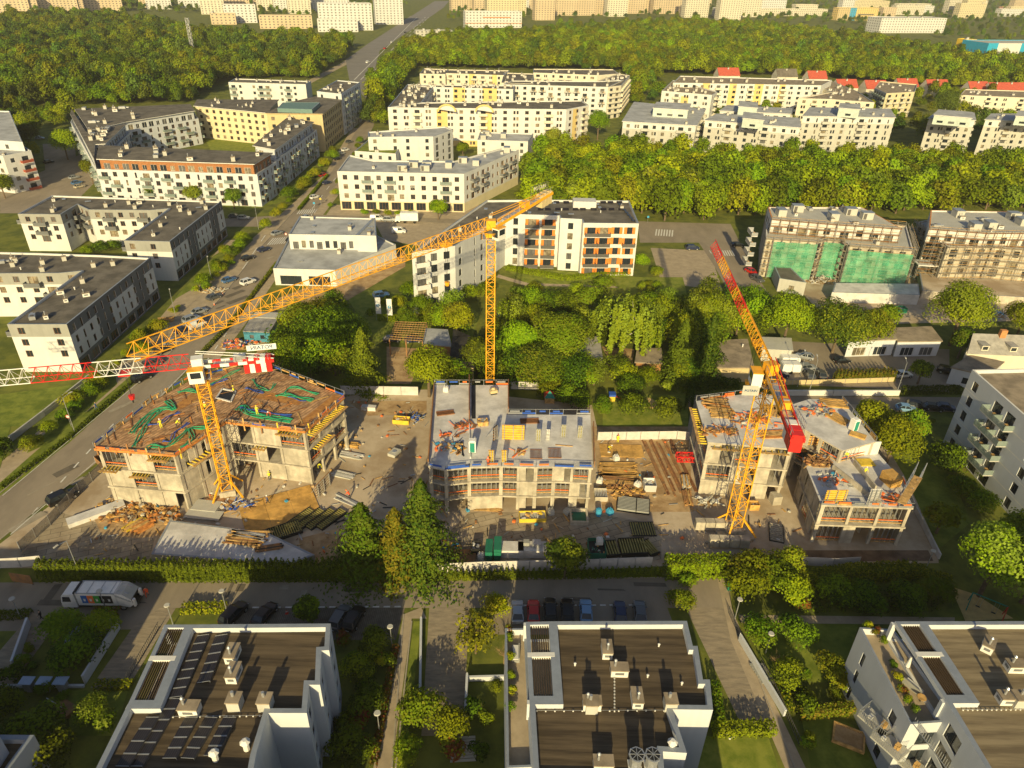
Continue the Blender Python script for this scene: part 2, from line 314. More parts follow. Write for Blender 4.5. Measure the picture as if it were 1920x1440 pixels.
# kerbs, lines
def kerb(*px, w=.18, h=.12, name='kerb'):
    mb = MB(); p = gp(*px)
    for a, b in zip(p, p[1:]): mb.bar((a.x, a.y, h / 2), (b.x, b.y, h / 2), w, KERB, h)
    o = mb.build(name); o['kind'] = 'structure'
kerb((0, 1012), (190, 860), (290, 757), (430, 613), (533, 470), (592, 395), (650, 322))
kerb((0, 925), (130, 818), (262, 710), (345, 640), (433, 535), (483, 470), (553, 395), (622, 322))
kerb((100, 1092), (640, 1088), (1240, 1083)); kerb((757, 1152), (735, 1440)); kerb((772, 1165), (742, 1440)); kerb((1368, 1139), (1490, 1440))
def dashes(a, b, n, wpx, name='road_marking', fill=0.5, w=.14):
    A, B_ = G(*a), G(*b); mb = MB()
    for i in range(n):
        p, q = A.lerp(B_, i / n), A.lerp(B_, (i + fill) / n); d = (q - p).normalized(); s = Vector((-d.y, d.x, 0)) * w
        mb.poly([(v.x, v.y , .085) for v in (p - s, q - s, q + s, p + s)], PAINT)
    o = mb.build(name); o['kind'] = 'structure'
dashes((432, 1140), (760, 1138), 16, 0, w=.13, fill=.6); dashes((925, 1136), (1215, 1135), 16, 0, w=.13, fill=.6)
dashes((455, 505), (505, 430), 3, 0); dashes((300, 800), (450, 590), 8, 0, fill=.35)
dashes((20, 1003), (192, 855), 1, 0, fill=.99, w=.07); dashes((192, 855), (432, 610), 1, 0, fill=.99, w=.07); dashes((5, 930), (262, 716), 1, 0, fill=.99, w=.07); dashes((60, 965), (225, 782), 7, 0, fill=.4); dashes((585, 392), (636, 325), 4, 0, fill=.4); dashes((676, 150), (800, 30), 14, 0, fill=.5, w=.3); dashes((684, 150), (806, 30), 14, 0, fill=.5, w=.3); dashes((664, 150), (782, 32), 1, 0, fill=.99, w=.3); dashes((1330, 470), (1400, 570), 6, 0, fill=.4)
def zebra(a, b, along, n):
    A, B_ = G(*a), G(*b); L = G(*along) - A; mb = MB()
    for i in range(n):
        p, q = A.lerp(B_, i / n), A.lerp(B_, (i + .5) / n)
        mb.poly([(v.x, v.y , .085) for v in (p, q, q + L, p + L)], PAINT)
    o = mb.build('zebra_crossing'); o['kind'] = 'structure'
zebra((500, 460), (535, 457), (512, 447), 8); zebra((556, 402), (592, 400), (562, 394), 9); zebra((1230, 430), (1265, 432), (1228, 442), 7); zebra((1345, 470), (1375, 470), (1350, 480), 7)
r = random.Random(8)
def patch(px, w, l, rz, m):
    p = G(*px); c, s = math.cos(rz), math.sin(rz); o = struct('road_patch', [(p.x + x * c - y * s, p.y + x * s + y * c) for x, y in ((-l, -w), (l, -w * r.uniform(.7, 1)), (l * r.uniform(.8, 1), w), (-l, w))], m, .078 + r.random() * .004)
TAR = mat('tar_patch', (.13, .11, .085), .9, .2, .6); PALEP = mat('pale_patch', (.3, .26, .2), .9, .2, .6)
for q in range(26): t = r.random(); a, c = G(40, 985), G(600, 380); p = a.lerp(c, t); patch(proj((p.x + r.uniform(-3, 3), p.y, 0)), r.uniform(.08, .9), r.uniform(.6, 4), 1.0 + r.gauss(0, .05), r.choice((TAR, TAR, PALEP)))
for q in range(16): patch((r.uniform(60, 1220), r.uniform(1095, 1134)), r.uniform(.05, .6), r.uniform(.5, 3.5), r.choice((0, 0, 1.57)), r.choice((TAR, TAR, PALEP)))
# ------------------------------------------------------------------ building kit
rng = random.Random(7)
def seg_frac(p0, p1): return (Vector((p1[0] - p0[0], p1[1] - p0[1]))).length
def facade(mb, p0, p1, z0, z1, rects, m, depth=.2, regions=()):
    """wall from p0 to p1 (outside on the right) with real openings and reveals; regions = (u0,u1,z0,z1,mat)"""
    L = seg_frac(p0, p1); dx, dy = (p1[0] - p0[0]) / L, (p1[1] - p0[1]) / L; nx, ny = dy, -dx
    us = {0.0, L}; zs = {z0, z1}
    for r in list(rects) + list(regions): us |= {max(0, min(L, r[0])), max(0, min(L, r[1]))}; zs |= {max(z0, min(z1, r[2])), max(z0, min(z1, r[3]))}
    us, zs = sorted(us), sorted(zs)
    def pt(u, z, d=0.0): return (p0[0] + dx * u - nx * d, p0[1] + dy * u - ny * d, z)
    for ua, ub in zip(us, us[1:]):
        if ub - ua < 1e-4: continue
        uc = (ua + ub) / 2; col = [r for r in rects if r[0] < uc < r[1]]; run = None
        for za, zb in zip(zs, zs[1:]):
            if zb - za < 1e-4: continue
            zc = (za + zb) / 2; hole = any(r[2] < zc < r[3] for r in col); mm = m
            for r in regions:
                if r[0] < uc < r[1] and r[2] < zc < r[3]: mm = r[4]
            if hole: mm = None
            if run and run[2] is mm: run[1] = zb
            else:
                if run and run[2]: mb.poly([pt(ua, run[0]), pt(ub, run[0]), pt(ub, run[1]), pt(ua, run[1])], run[2])
                run = [za, zb, mm]
        if run and run[2]: mb.poly([pt(ua, run[0]), pt(ub, run[0]), pt(ub, run[1]), pt(ua, run[1])], run[2])
    for r in rects:
        a, b, c, d = r[:4]
        mb.poly([pt(a, c), pt(b, c), pt(b, c, depth), pt(a, c, depth)], m); mb.poly([pt(a, d, depth), pt(b, d, depth), pt(b, d), pt(a, d)], m)
        mb.poly([pt(a, c, depth), pt(a, d, depth), pt(a, d), pt(a, c)], m); mb.poly([pt(b, c), pt(b, d), pt(b, d, depth), pt(b, c, depth)], m)
    return pt, math.atan2(dy, dx)

WCACHE = {}
def window_mesh(w, h, kind, fr, gl):
    """local: x along the wall, y into the wall, z up from the sill; frame bars stand proud of the pane"""
    k = (round(w, 1), round(h, 1), kind, fr.name, gl.name)
    if k in WCACHE: return WCACHE[k]
    mb = MB(); t = .07
    mb.poly([(-w / 2, .04, 0), (w / 2, .04, 0), (w / 2, .04, h), (-w / 2, .04, h)], gl)
    n = 2 if w > 1.25 else 1
    if w > 2.6: n = 3
    for x in [-w / 2 + t / 2] + [-w / 2 + w * i / n for i in range(1, n)] + [w / 2 - t / 2]: mb.box((x, 0, 0), (t, .06, h), fr)
    for z in (0, h - t): mb.box((0, -.003, z), (w, .06, t), fr)
    if kind == 'sash': mb.box((0, -.003, h * .3), (w, .06, t), fr)
    if kind == 'sill': mb.box((0, -.2, -.06), (w + .1, .24, .055), CAPW)
    if kind in ('orange', 'orangeL') and w > 1.6:
        for s in (-1, 1): mb.box((s * (w / 2 + .42), -.16, 0), (.84, .08, h), W_ORANGE)
    WCACHE[k] = mb.mesh('window'); return WCACHE[k]
BCACHE = {}
def balcony_mesh(w, d, kind, slab, rail):
    k = (round(w, 1), d, kind, slab.name, rail.name)
    if k in BCACHE: return BCACHE[k]
    mb = MB(); mb.box((0, -d / 2, -.2), (w, d, .2), slab)
    if kind == 'bars':
        for x in np.arange(-w / 2 + .05, w / 2, .22): mb.box((x, -d + .04, 0), (.03, .03, 1), rail)
        for y in np.arange(-d + .04, 0, .25):
            for sx in (-1, 1): mb.box((sx * (w / 2 - .03), y, 0), (.03, .03, 1), rail)
        mb.box((0, -d + .04, 1), (w, .06, .06), rail)
        for sx in (-1, 1): mb.box((sx * (w / 2 - .03), -d / 2, 1), (.06, d, .06), rail)
    else:
        mb.box((0, -d + .04, 0), (w, .06, 1.05), rail)
        for sx in (-1, 1): mb.box((sx * (w / 2 - .03), -d / 2 + .04, 0), (.06, d - .08, 1.05), rail)
        if kind == 'box': mb.box((0, -d / 2, 2.35), (w, d, .12), slab)
    if rng.random() < 2:
        mb.box((w * .22, -d * .45, 0), (.5, .5, .75), WOOD); mb.box((-w * .2, -d * .6, 0), (.4, .4, .5), CAPW)
    BCACHE[k] = mb.mesh('balcony'); return BCACHE[k]

def chimney_mesh(kind):
    mb = MB()
    if kind == 0:
        mb.box((0, 0, 0), (1.5, .9, .8), CAPW); mb.box((0, 0, .803), (1.62, 1.0, .12), R_BROWN); mb.box((0, -.445, .3), (.8, .03, .3), W_DGREY); mb.box((-.745, 0, .3), (.03, .5, .3), W_DGREY)
        mb.cyl((-.4, 0, .96), (-.4, 0, 1.7), .1, .1, METAL, 8); mb.cyl((-.4, 0, 1.7), (-.4, 0, 1.85), .16, .05, METAL, 8)
    elif kind == 1:
        mb.box((0, 0, 0), (1.0, 1.0, 1.1), W_LGREY); mb.box((0, 0, 1.103), (1.12, 1.12, .12), R_BROWN); mb.cyl((.1, .1, 1.24), (.1, .1, 1.75), .13, .13, METAL, 8)
    elif kind == 2:
        mb.box((0, 0, .15), (2.2, 1.2, .75), METAL); mb.box((1.5, .2, .3), (1.2, .5, .4), METAL); mb.cyl((-.4, 0, .9), (-.4, 0, 1.0), .42, .42, RAILM, 12)
        for x in (-.9, .9): mb.box((x, 0, 0), (.1, 1.0, .16), RAILM)
    elif kind == 3:
        mb.cyl((0, 0, 0), (0, 0, .55), .14, .14, CAPW, 8); mb.cyl((0, 0, .55), (0, 0, .7), .24, .1, CAPW, 8)
    elif kind == 4:
        mb.box((0, 0, 0), (3.2, 2.4, 2.0), W_LGREY); mb.box((0, 0, 2.003), (3.4, 2.6, .12), CAP); mb.box((-.9, -1.22, .1), (.9, .06, 1.7), RAILM)
    elif kind == 5:
        mb.box((0, 0, .25), (1.7, 1.0, .05), METAL); mb.box((0, 0, 0), (.08, .9, .25), RAILM)
    return mb.mesh('chimney' if kind < 2 else 'roof_vent')
CHIM = [chimney_mesh(i) for i in range(6)]
CHNAME = ['chimney', 'chimney', 'air_handler', 'roof_vent', 'stair_housing', 'skylight']

def inpoly(p, poly):
    x, y = p[0], p[1]; r = False; n = len(poly)
    for i in range(n):
        a, b = poly[i], poly[(i + 1) % n]
        if (a[1] > y) != (b[1] > y) and x < (b[0] - a[0]) * (y - a[1]) / (b[1] - a[1]) + a[0]: r = not r
    return r
def edge_dist(p, poly):
    d = 1e9; P = Vector(p[:2])
    for i in range(len(poly)):
        a, b = Vector(poly[i][:2]), Vector(poly[(i + 1) % len(poly)][:2]); ab = b - a; t = max(0, min(1, (P - a).dot(ab) / ab.length_squared)); d = min(d, (P - a - ab * t).length)
    return d

WMAX = 100
class Bld:
    """one building: an Empty that parents wall, roof (> chimney), windows and balconies"""
    def __init__(s, name, label, cat, base, group=None):
        s.root = thing(name, label, cat, (base[0], base[1], 0), group); s.nw = 0; s.extra = MB(); s.roofs = []
    def block(s, pts, z0, z1, wall=W_WHITE, roof=R_DARK, cap=CAP, par=.5, styles=None, nf=4, gf=0.0, depth=.2, regions=None, over=0.0, wname='wall', rname='roof', cw=.35, slab=False):
        """pts: footprint, counter-clockwise. styles: {edge: dict(...)}"""
        styles = styles or {}; regions = regions or {}; mb = MB(); n = len(pts); wins = []; fh = (z1 - par - z0 - gf) / nf if nf else 0
        for i in range(n):
            p0, p1 = pts[i], pts[(i + 1) % n]; st = styles.get(i, styles.get('all')); L = seg_frac(p0, p1); rects = []; bal = []
            if st: rects, bal = s.layout(L, z0 + gf, fh, nf, st)
            if st and gf and st.get('shop'):
                k = max(1, int(L / 4.2))
                for q in range(k): rects.append((L * (q + .12) / k, L * (q + .88) / k, z0 + .35, z0 + gf - .5, 'shop', 0))
            rg = [(r[0] * L, r[1] * L, r[2], r[3], r[4]) for r in regions.get(i, ())]
            pt, ang = facade(mb, p0, p1, z0, z1, rects, wall, depth, rg)
            for r in rects: wins.append((pt((r[0] + r[1]) / 2, r[2], depth - .05), ang, r, st))
            for (u, z, w) in bal:
                me = balcony_mesh(w, st.get('bd', 1.4), st.get('bk', 'solid'), st.get('bslab', W_LGREY), st.get('brail', RAILG)); inst('balcony', me, s.root, pt(u, z), ang)
        ins = inset(pts, cw); zr = z1 - par
        if over:
            outr = inset(pts, -over); rb = MB(); rb.prism([(p[0], p[1]) for p in outr], z1 + .003, z1 + .25, cap, roof, True); rf = rb.build(rname, s.root); zr = z1 + .25
        else:
            for i in range(n):
                j = (i + 1) % n; a, b, c, d = pts[i], pts[j], ins[j], ins[i]
                mb.poly([(a[0], a[1], z1), (b[0], b[1], z1), (c[0], c[1], z1), (d[0], d[1], z1)], cap)
                mb.poly([(d[0], d[1], z1), (c[0], c[1], z1), (c[0], c[1], zr), (d[0], d[1], zr)], wall)
            rb = MB(); rb.poly([(p[0], p[1], zr) for p in ins], roof); rf = rb.build(rname, s.root)
        w = mb.build(wname, s.root); s.wall = w; s.roof = rf; s.roofs.append((rf, [(p[0], p[1]) for p in ins], zr))
        for loc, ang, r, st in wins: s.window(loc, ang, r, st)
        return s
    def window(s, loc, ang, r, st):
        w, h = r[1] - r[0], r[3] - r[2]; q = rng.random(); gl = GLASS if q < .62 else (GLASS2 if q < .82 else GLASS3); fr = st.get('fr', FRAME)
        if r[4] == 'shop': gl = GLASS if q < .8 else GLASS3
        me = window_mesh(w, h, st.get('wk', 'plain') if r[4] != 'shop' else 'plain', fr, gl); s.nw += 1
        if s.nw <= WMAX: inst('window', me, s.root, loc, ang)
        else:
            ca, sa = math.cos(ang), math.sin(ang); vs_ = [v.co for v in me.vertices]
            for p in me.polygons:
                s.extra.poly([(loc[0] + vs_[i].x * ca - vs_[i].y * sa, loc[1] + vs_[i].x * sa + vs_[i].y * ca, loc[2] + vs_[i].z) for i in p.vertices], me.materials[p.material_index])
    def layout(s, L, z0, fh, nf, st):
        """pattern letters per bay: w window, d pair of small windows, n narrow, b balcony door with balcony, B loggia door, . blank"""
        pat = st['pat']; sp = st.get('sp', 3.2); m = st.get('m', .6); k = max(1, int((L - 2 * m) / sp + .3)); bw = (L - 2 * m) / k; R, Bk = [], []
        W, H, S_ = st.get('w', 1.4), st.get('h', 1.55), st.get('sill', .85); fl = st.get('floors', range(nf))
        for f in fl:
            row = pat[f % len(pat)] if isinstance(pat, (list, tuple)) else pat; zf = z0 + f * fh
            for i in range(k):
                c = row[i % len(row)]; u = m + (i + .5) * bw; Wc = min(W, bw * .8)
                if c == 'w': R.append((u - Wc / 2, u + Wc / 2, zf + S_, zf + min(S_ + H, fh - .25), 'w'))
                elif c == 'd':
                    for q in (-1, 1): R.append((u + q * Wc * .42 - Wc * .28, u + q * Wc * .42 + Wc * .28, zf + S_, zf + min(S_ + H, fh - .25), 'w'))
                elif c == 'n': R.append((u - .35, u + .35, zf + S_ - .3, zf + min(S_ + H, fh - .25), 'w'))
                elif c in 'bB':
                    wd = min(bw * .7, 2.4); R.append((u - wd / 2, u + wd / 2, zf + .12, zf + min(2.35, fh - .3), 'w'))
                    if c == 'b' and (f > 0 or st.get('b0')): Bk.append((u, zf + .05, min(bw * .98, 4.2)))
        return R, Bk
    def clutter(s, n, kinds=(0, 0, 1, 3, 3, 2), seed=0, rz=0.0, which=None, margin=1.2, scale=1.0):
        r = random.Random(seed)
        for rf, poly, z in ([s.roofs[which]] if which is not None else s.roofs):
            xs, ys = [p[0] for p in poly], [p[1] for p in poly]; placed = []; tries = 0
            while len(placed) < n and tries < 600:
                tries += 1; p = (r.uniform(min(xs), max(xs)), r.uniform(min(ys), max(ys)))
                if not inpoly(p, poly) or edge_dist(p, poly) < margin or any((p[0] - q[0]) ** 2 + (p[1] - q[1]) ** 2 < 5 for q in placed): continue
                placed.append(p); k = r.choice(kinds); inst(CHNAME[k], CHIM[k], rf, (p[0], p[1], z + .002), rz + r.choice((0, math.pi / 2)), (scale,) * 3)
        return s
    def part(s, name, fn, parent=None):
        mb = MB(); fn(mb); return mb.build(name, parent or s.root)
    def done(s):
        if s.extra.f: s.extra.build('window', s.root, kind='stuff')
        return s
def cen(pts): return (sum(p[0] for p in pts) / len(pts), sum(p[1] for p in pts) / len(pts))
def building(name, label, cat, px, z, group=None, clut=0, seed=1, kinds=(0, 0, 1, 3, 3, 2), rz=0.0, cs=1.0, **kw):
    pts = [(p.x, p.y) for p in gp(*px, z=z)]; b = Bld(name, label, cat, cen(pts), group); b.block(pts, 0.0, z, **kw)
    if clut: b.clutter(clut, kinds, seed, rz, scale=cs)
    b.pts = pts; return b
# ------------------------------------------------------------------ the town
GA = 'white and grey terraces of flats beside the avenue'
D = dict
# --- grey-topped L-shaped blocks left of the avenue
stw = D(pat=['w.dw', 'wd.w'], sp=3.4, w=1.3, fr=FRAMEB)
def avenue_block(label, px, front, seed):
    z = 11.6; n = len(px); side = front + 1
    st = {front: D(pat='w.w.', sp=3.0, fr=FRAMEB), side: D(pat='wnwwnw', sp=3.0, w=1.0, h=1.7, sill=.7, fr=FRAMEB, shop=True)}
    for e in range(n):
        if e not in st and e != side + 1: st[e] = D(pat=['wbw', 'wbww'], sp=3.6, fr=FRAMEB, bk='solid', brail=W_DGREY, bslab=W_GREY, bd=1.5)
    rg = {e: [(0, 1, 8.6, z, W_GREY)] for e in range(n)}
    rg[side] = [(0, 1, 0, z, W_DGREY), (.0, .27, 3.2, 8.9, W_WHITE), (.43, .72, 3.2, 8.9, W_WHITE), (.87, 1, 3.2, 8.9, W_WHITE)]
    b = building('apartment_block', label, 'building', px, z, GA, 22, seed, kinds=(0, 0, 1, 1, 2, 3, 5), rz=.5, nf=3, gf=2.9, styles=st, regions=rg, roof=R_DARK, cap=CAP); return b.done()
avenue_block('grey and white L-shaped flats nearest the red jib, long dark side facing the avenue', [(13, 608), (125, 608), (282, 483), (190, 478), (72, 474), (-90, 470), (-90, 513), (110, 512), (152, 508)], 0, 3)
avenue_block('grey and white stepped flats left of the grey-roofed shop, notched courtyard front', [(33, 401), (113, 402), (145, 383), (166, 393), (281, 394), (316, 391), (232, 451), (318, 453), (415, 377), (98, 366)], 6, 4)
# --- low grey-roofed shop
b = Bld('shop_building', 'low white shop with pale grey roof terrace and taller rear storey by the avenue', 'building', G(620, 470)[:2])
P5 = lambda *px, z: [(p.x, p.y) for p in gp(*px, z=z)]
b.block(P5((512, 503), (628, 506), (742, 458), (700, 438), (545, 440), z=5), 0, 5, roof=R_GREY, nf=1, cap=CAP, par=.4, styles={0: D(pat='w', sp=9, w=6, h=2.6, sill=.3)})
b.block(P5((541, 439), (668, 441), (700, 409), (562, 405), z=9.2), 4.6, 9.2, roof=R_GREY, nf=1, par=.35, styles={0: D(pat='BwwBww', sp=2.4, w=1.2, h=2.2, sill=.5), 1: D(pat='w', sp=4)})
b.block(P5((668, 441), (705, 442), (704, 408), (700, 409), z=9.6), 4.6, 9.6, roof=R_GREY, nf=1, wname='stair_tower', rname='roof')
b.clutter(5, (5, 1, 5), 2, margin=.8); b.done()
# --- white and orange middle building with two wings
b = Bld('apartment_building', 'white flats with orange balcony panels and dark roof behind the middle crane', 'building', G(1000, 520)[:2])
Z = 16.0
mp = P5((772, 473), (853, 461), (948, 401), (1049, 404), (1051, 409), (1091, 411), (1094, 418), (1198, 419), (1180, 376), (1007, 374), (913, 375), z=Z)
ob = D(pat=['wowbbw', 'wbbbw.'], sp=3.1)
b.block(mp, 0, Z, roof=R_DARK, nf=5, cap=CAP, par=.6, styles={
    0: D(pat='bww', sp=3.8, w=1.7, h=2.0, sill=.5, b0=1, bk='solid', brail=W_WHITE, bslab=W_WHITE, bd=1.8),
    1: D(pat='w.nw.w.', sp=4.2, w=1.5, h=1.9, sill=.6),
    2: D(pat='wbbbbwn', sp=4.0, w=1.4, h=2.0, sill=.5, b0=1, bk='solid', brail=RAILM, bslab=W_WHITE, bd=1.7, wk='orange'),
    4: D(pat='w', sp=3.4, w=1.5, h=1.9, sill=.5),
    6: D(pat=['bbww', 'bbwb'], sp=3.7, w=1.6, h=2.0, sill=.5, b0=1, bk='solid', brail=RAILM, bslab=W_WHITE, bd=1.6, wk='orange'),
    7: D(pat='w.w', sp=4)})
b.clutter(16, (1, 3, 3, 5, 5), 5, margin=1.5)
rf = b.roofs[0][0]
sp_m = MB(); sp_m.poly([(-.9, -.6, .1), (.9, -.6, .1), (.9, .5, .55), (-.9, .5, .55)], PVC); sp_m.poly([(.9, .5, .55), (.9, .5, .1), (-.9, .5, .1), (-.9, .5, .55)], METAL); sp_m = sp_m.mesh('solar_panel')
r = random.Random(3)
for q in range(20):
    px = (1010 + (q % 10) * 17 + r.uniform(-3, 3), 381 + (q // 10) * 13); p = G(px[0], px[1], Z - .6)
    if inpoly(p, b.roofs[0][1]): inst('solar_panel', sp_m, rf, (p.x, p.y, Z - .59), .1)
for q in range(7):
    p = G(1162 + q * 4.2, 385 + q * 5, Z - .6)
    if inpoly(p, b.roofs[0][1]): inst('solar_panel', sp_m, rf, (p.x, p.y, Z - .59), 1.4)
b.part('stair_housing', lambda m: m.box((*G(1095, 388, Z - .6)[:2], Z - .6), (7, 4, 2.2), W_WHITE), rf); b.done()
# --- long white building with roof terraces
b = Bld('apartment_building', 'long white corner building with planted roof terraces across from the shop', 'building', G(760, 380)[:2])
st0 = D(pat=['wwbwbww', 'wwbwbdw'], sp=4.1, w=1.6, h=1.7, fr=FRAMEB, bk='solid', brail=RAILG, shop=True)
b.block(P5((632, 321), (870, 326), (973, 281), (940, 278), (850, 302), (700, 300), (655, 290), z=14), 0, 14, roof=R_GREY, nf=3, gf=3.6, wall=W_WHITE, cap=W_LGREY, styles={0: st0, 1: D(pat='wbwbww', sp=4, w=1.4, fr=FRAMEB, brail=W_DGREY), 6: D(pat='w', sp=4)}, regions={0: [(0, 1, 0, 3.4, W_PALE)], 1: [(0, 1, 0, 3.4, W_PALE)]})
b.clutter(14, (4, 4, 0, 1), 6, margin=1.9); b.done()
b = Bld('apartment_building', 'small white block with terraced upper floors behind the long corner building', 'building', G(770, 300)[:2])
b.block(P5((690, 257), (752, 256), (812, 256), (849, 243), (835, 237), (690, 247), z=15), 0, 15, nf=5, roof=R_GREY, wall=W_WHITE, styles={0: D(pat='w.', sp=4), 1: D(pat='w.w', sp=4), 2: D(pat='BwB', sp=4.4), 6: D(pat='w', sp=4)})
b.block(P5((665, 283), (742, 288), (754, 268), (690, 262), z=10), 0, 10, nf=3, roof=GRASS, styles={0: D(pat='w', sp=4)})
b.clutter(4, (4, 0, 1), 7); b.done()
b = Bld('apartment_building', 'low white block with flat terraces left of the grove', 'building', G(930, 285)[:2])
b.block(P5((895, 262), (990, 265), (1000, 250), (900, 247), z=9), 0, 9, nf=3, roof=R_GREY, styles={0: D(pat='w.', sp=4)}); b.clutter(4, (4, 0), 8); b.done()
# --- white U-shaped estate
b = Bld('apartment_building', 'white U-shaped estate with brown-clad top floor and glass balconies', 'building', G(330, 330)[:2])
sg = D(pat=['wbnwbw', 'bwwnbw'], sp=3.7, w=1.5, h=1.7, fr=FRAMEB, bk='solid', brail=RAILG, bd=1.3)
zb, zt = 11.8, 15
def tier(px, sty, sb=1.6, brown=W_BLUE):
    pts = P5(*px, z=zb); b.block(pts, 0, zb, roof=R_GREY, nf=4, wall=W_BLUE, styles=sty, par=.5)
    top = inset(pts, sb); b.block([(p.x, p.y) for p in top], zb - .5, zt, wall=brown, roof=R_DARK, nf=1, par=.45, over=.9, cap=CAPW, styles={k: D(pat='BwB', sp=3.4, w=1.6, h=1.8, sill=.3, fr=FRAMEW) for k in range(4)}, wname='upper_storey')
tier([(181, 317), (482, 327), (519, 303), (186, 288)], {0: sg, 1: sg, 3: sg}, brown=W_BROWN)
tier([(168, 262), (242, 244), (372, 222), (362, 208), (140, 218)], {0: sg, 1: sg, 2: sg, 4: sg})
tier([(181, 317), (186, 288), (205, 287), (245, 246), (168, 262), (138, 218), (132, 228)], {6: sg, 2: sg})
tier([(472, 290), (520, 299), (594, 243), (538, 234)], {0: sg, 1: sg, 3: sg})
b.clutter(11, (0, 0, 1, 2, 1), 9, rz=.3, scale=1.35); b.done()
# --- yellow buildings
b = Bld('apartment_building', 'yellow flats with flat overhanging roof behind the white U-shaped estate', 'building', G(440, 240)[:2])
b.block(P5((366, 199), (500, 212), (505, 204), (520, 188), (372, 188), z=15), 0, 15, nf=5, wall=W_PALE, over=.8, cap=CAPW, roof=R_DARK, styles={0: D(pat='w', sp=4, w=1.6, fr=FRAMEB), 4: D(pat='w', sp=4)}); b.clutter(9, (0, 1, 3), 10); b.done()
b = Bld('office_building', 'sand-coloured office block with teal roof plant beside the avenue', 'building', G(560, 240)[:2])
b.block(P5((500, 213), (604, 214), (645, 183), (600, 180), (540, 194), z=17), 0, 17, nf=5, wall=W_SAND, roof=R_DARK, over=.6, cap=W_SAND, styles={0: D(pat='w.', sp=4, w=1.6), 1: D(pat='w', sp=3.6, w=2, h=2)})
b.block(P5((520, 203), (585, 205), (600, 192), (530, 192), z=19), 17, 19, nf=0, wall=mat('teal_sheet', (.12, .2, .19), .6), roof=mat('teal_sheet', (.12, .2, .19), .6), par=.1, wname='roof_plant'); b.done()
b = Bld('apartment_building', 'white flats with side balconies in front of the left wood', 'building', G(500, 195)[:2])
b.block(P5((428, 154), (573, 158), (583, 152), (440, 147), z=14), 0, 14, nf=4, wall=W_WHITE, styles={0: D(pat='bw.wbb.w', sp=4, w=1.5), 1: D(pat='.', sp=4)}, regions={1: [(0, 1, 0, 14, W_BLUE)]}); b.clutter(8, (0, 1, 2, 3), 11); b.done()
b = Bld('apartment_building', 'tall narrow white block with many roof units where the avenue leaves the estate', 'building', G(650, 220)[:2])
b.block(P5((594, 171), (640, 176), (675, 154), (632, 150), z=20), 0, 20, nf=6, wall=W_BLUE, styles={0: D(pat='w.w', sp=4), 1: D(pat='wbw', sp=4, w=1.5)}); b.clutter(9, (0, 1, 2), 12); b.done()
# --- left edge
b = Bld('apartment_building', 'white stepped building with red-brown balconies at the left edge', 'building', G(20, 340)[:2])
rb = D(pat='wbw', sp=4, w=1.5, bk='solid', brail=mat('brick_red_panel', (.28, .07, .04), .7), bslab=W_WHITE, b0=1)
b.block(P5((-60, 285), (5, 292), (58, 282), (30, 265), (-60, 262), z=14), 0, 14, nf=4, roof=R_GREY, styles={0: rb, 1: rb}); b.clutter(3, (1, 0), 13)
b.block(P5((-80, 258), (42, 266), (18, 208), (-80, 205), z=17), 0, 17, nf=5, roof=R_GREY, wall=W_BLUE, styles={0: D(pat='w.', sp=4), 1: D(pat='BwB', sp=4)}); b.done()
# --- big white and yellow courtyard estate in the middle distance
b = Bld('apartment_building', 'big white courtyard estate with arched yellow bays at the centre back', 'building', G(900, 260)[:2], 'white estates of the middle distance')
zs = D(pat=['wdbdwd', 'wwbdwd'], sp=5.2, w=1.8, fr=FRAMEB, bk='solid', brail=W_CREAM, bslab=W_CREAM)
Zh = 18
yb = [(.27, .33, 2, Zh - .6, W_YEL), (.52, .58, 2, Zh - .6, W_YEL), (0, 1, 0, 2.8, W_YEL)]
b.block(P5((727, 201), (1062, 205), (1104, 197), (1090, 188), (790, 192), z=Zh), 0, Zh, nf=6, wall=W_WHITE, styles={0: zs, 1: zs}, regions={0: yb, 1: [(.3, .5, 2, Zh - .6, W_YEL), (.8, .95, 2, Zh - .6, W_CREAM)]})
b.block(P5((727, 201), (790, 192), (812, 163), (764, 158), z=Zh), 0, Zh, nf=6, wall=W_WHITE, styles={1: zs})
b.block(P5((812, 163), (962, 167), (965, 160), (764, 158), z=Zh), 0, Zh, nf=6, wall=W_WHITE, styles={0: D(pat='wdwd', sp=5, w=1.8)}, regions={0: [(.25, .4, 0, Zh, W_YEL), (.62, .8, 0, Zh, W_YEL)]})
for q, (px, py) in enumerate(((838, 205), (908, 206))):
    p = G(px, py, Zh)
    def arch(m, p=p):
        n = 10; pts = [(p.x + 4.2 * math.cos(math.pi * i / n), 3.2 * math.sin(math.pi * i / n)) for i in range(n + 1)]
        for i in range(n):
            a, c = pts[i], pts[i + 1]; m.bar((a[0], p.y - .4, Zh - 1 + a[1]), (c[0], p.y - .4, Zh - 1 + c[1]), .7, W_YEL, .7)
        for i in range(1, n - 1): m.poly([(pts[0][0], p.y - .2, Zh - 1), (pts[i][0], p.y - .2, Zh - 1 + pts[i][1]), (pts[i + 1][0], p.y - .2, Zh - 1 + pts[i + 1][1])][::-1], W_WHITE)
    b.part('arched_gable', arch)
b.clutter(20, (0, 1, 1, 0), 14, scale=1.3); b.done()
b = Bld('apartment_building', 'cream estate with rounded parapets behind the big courtyard estate', 'building', G(1050, 215)[:2], 'white estates of the middle distance')
b.block(P5((942, 158), (1140, 163), (1168, 150), (1120, 152), (960, 151), z=Zh), 0, Zh, nf=6, wall=W_WHITE, styles={0: D(pat=['wbwd', 'bdwb'], sp=5, w=1.8, bk='bars', brail=W_CREAM), 1: D(pat='b', sp=4.5, bk='solid', brail=W_CREAM)})
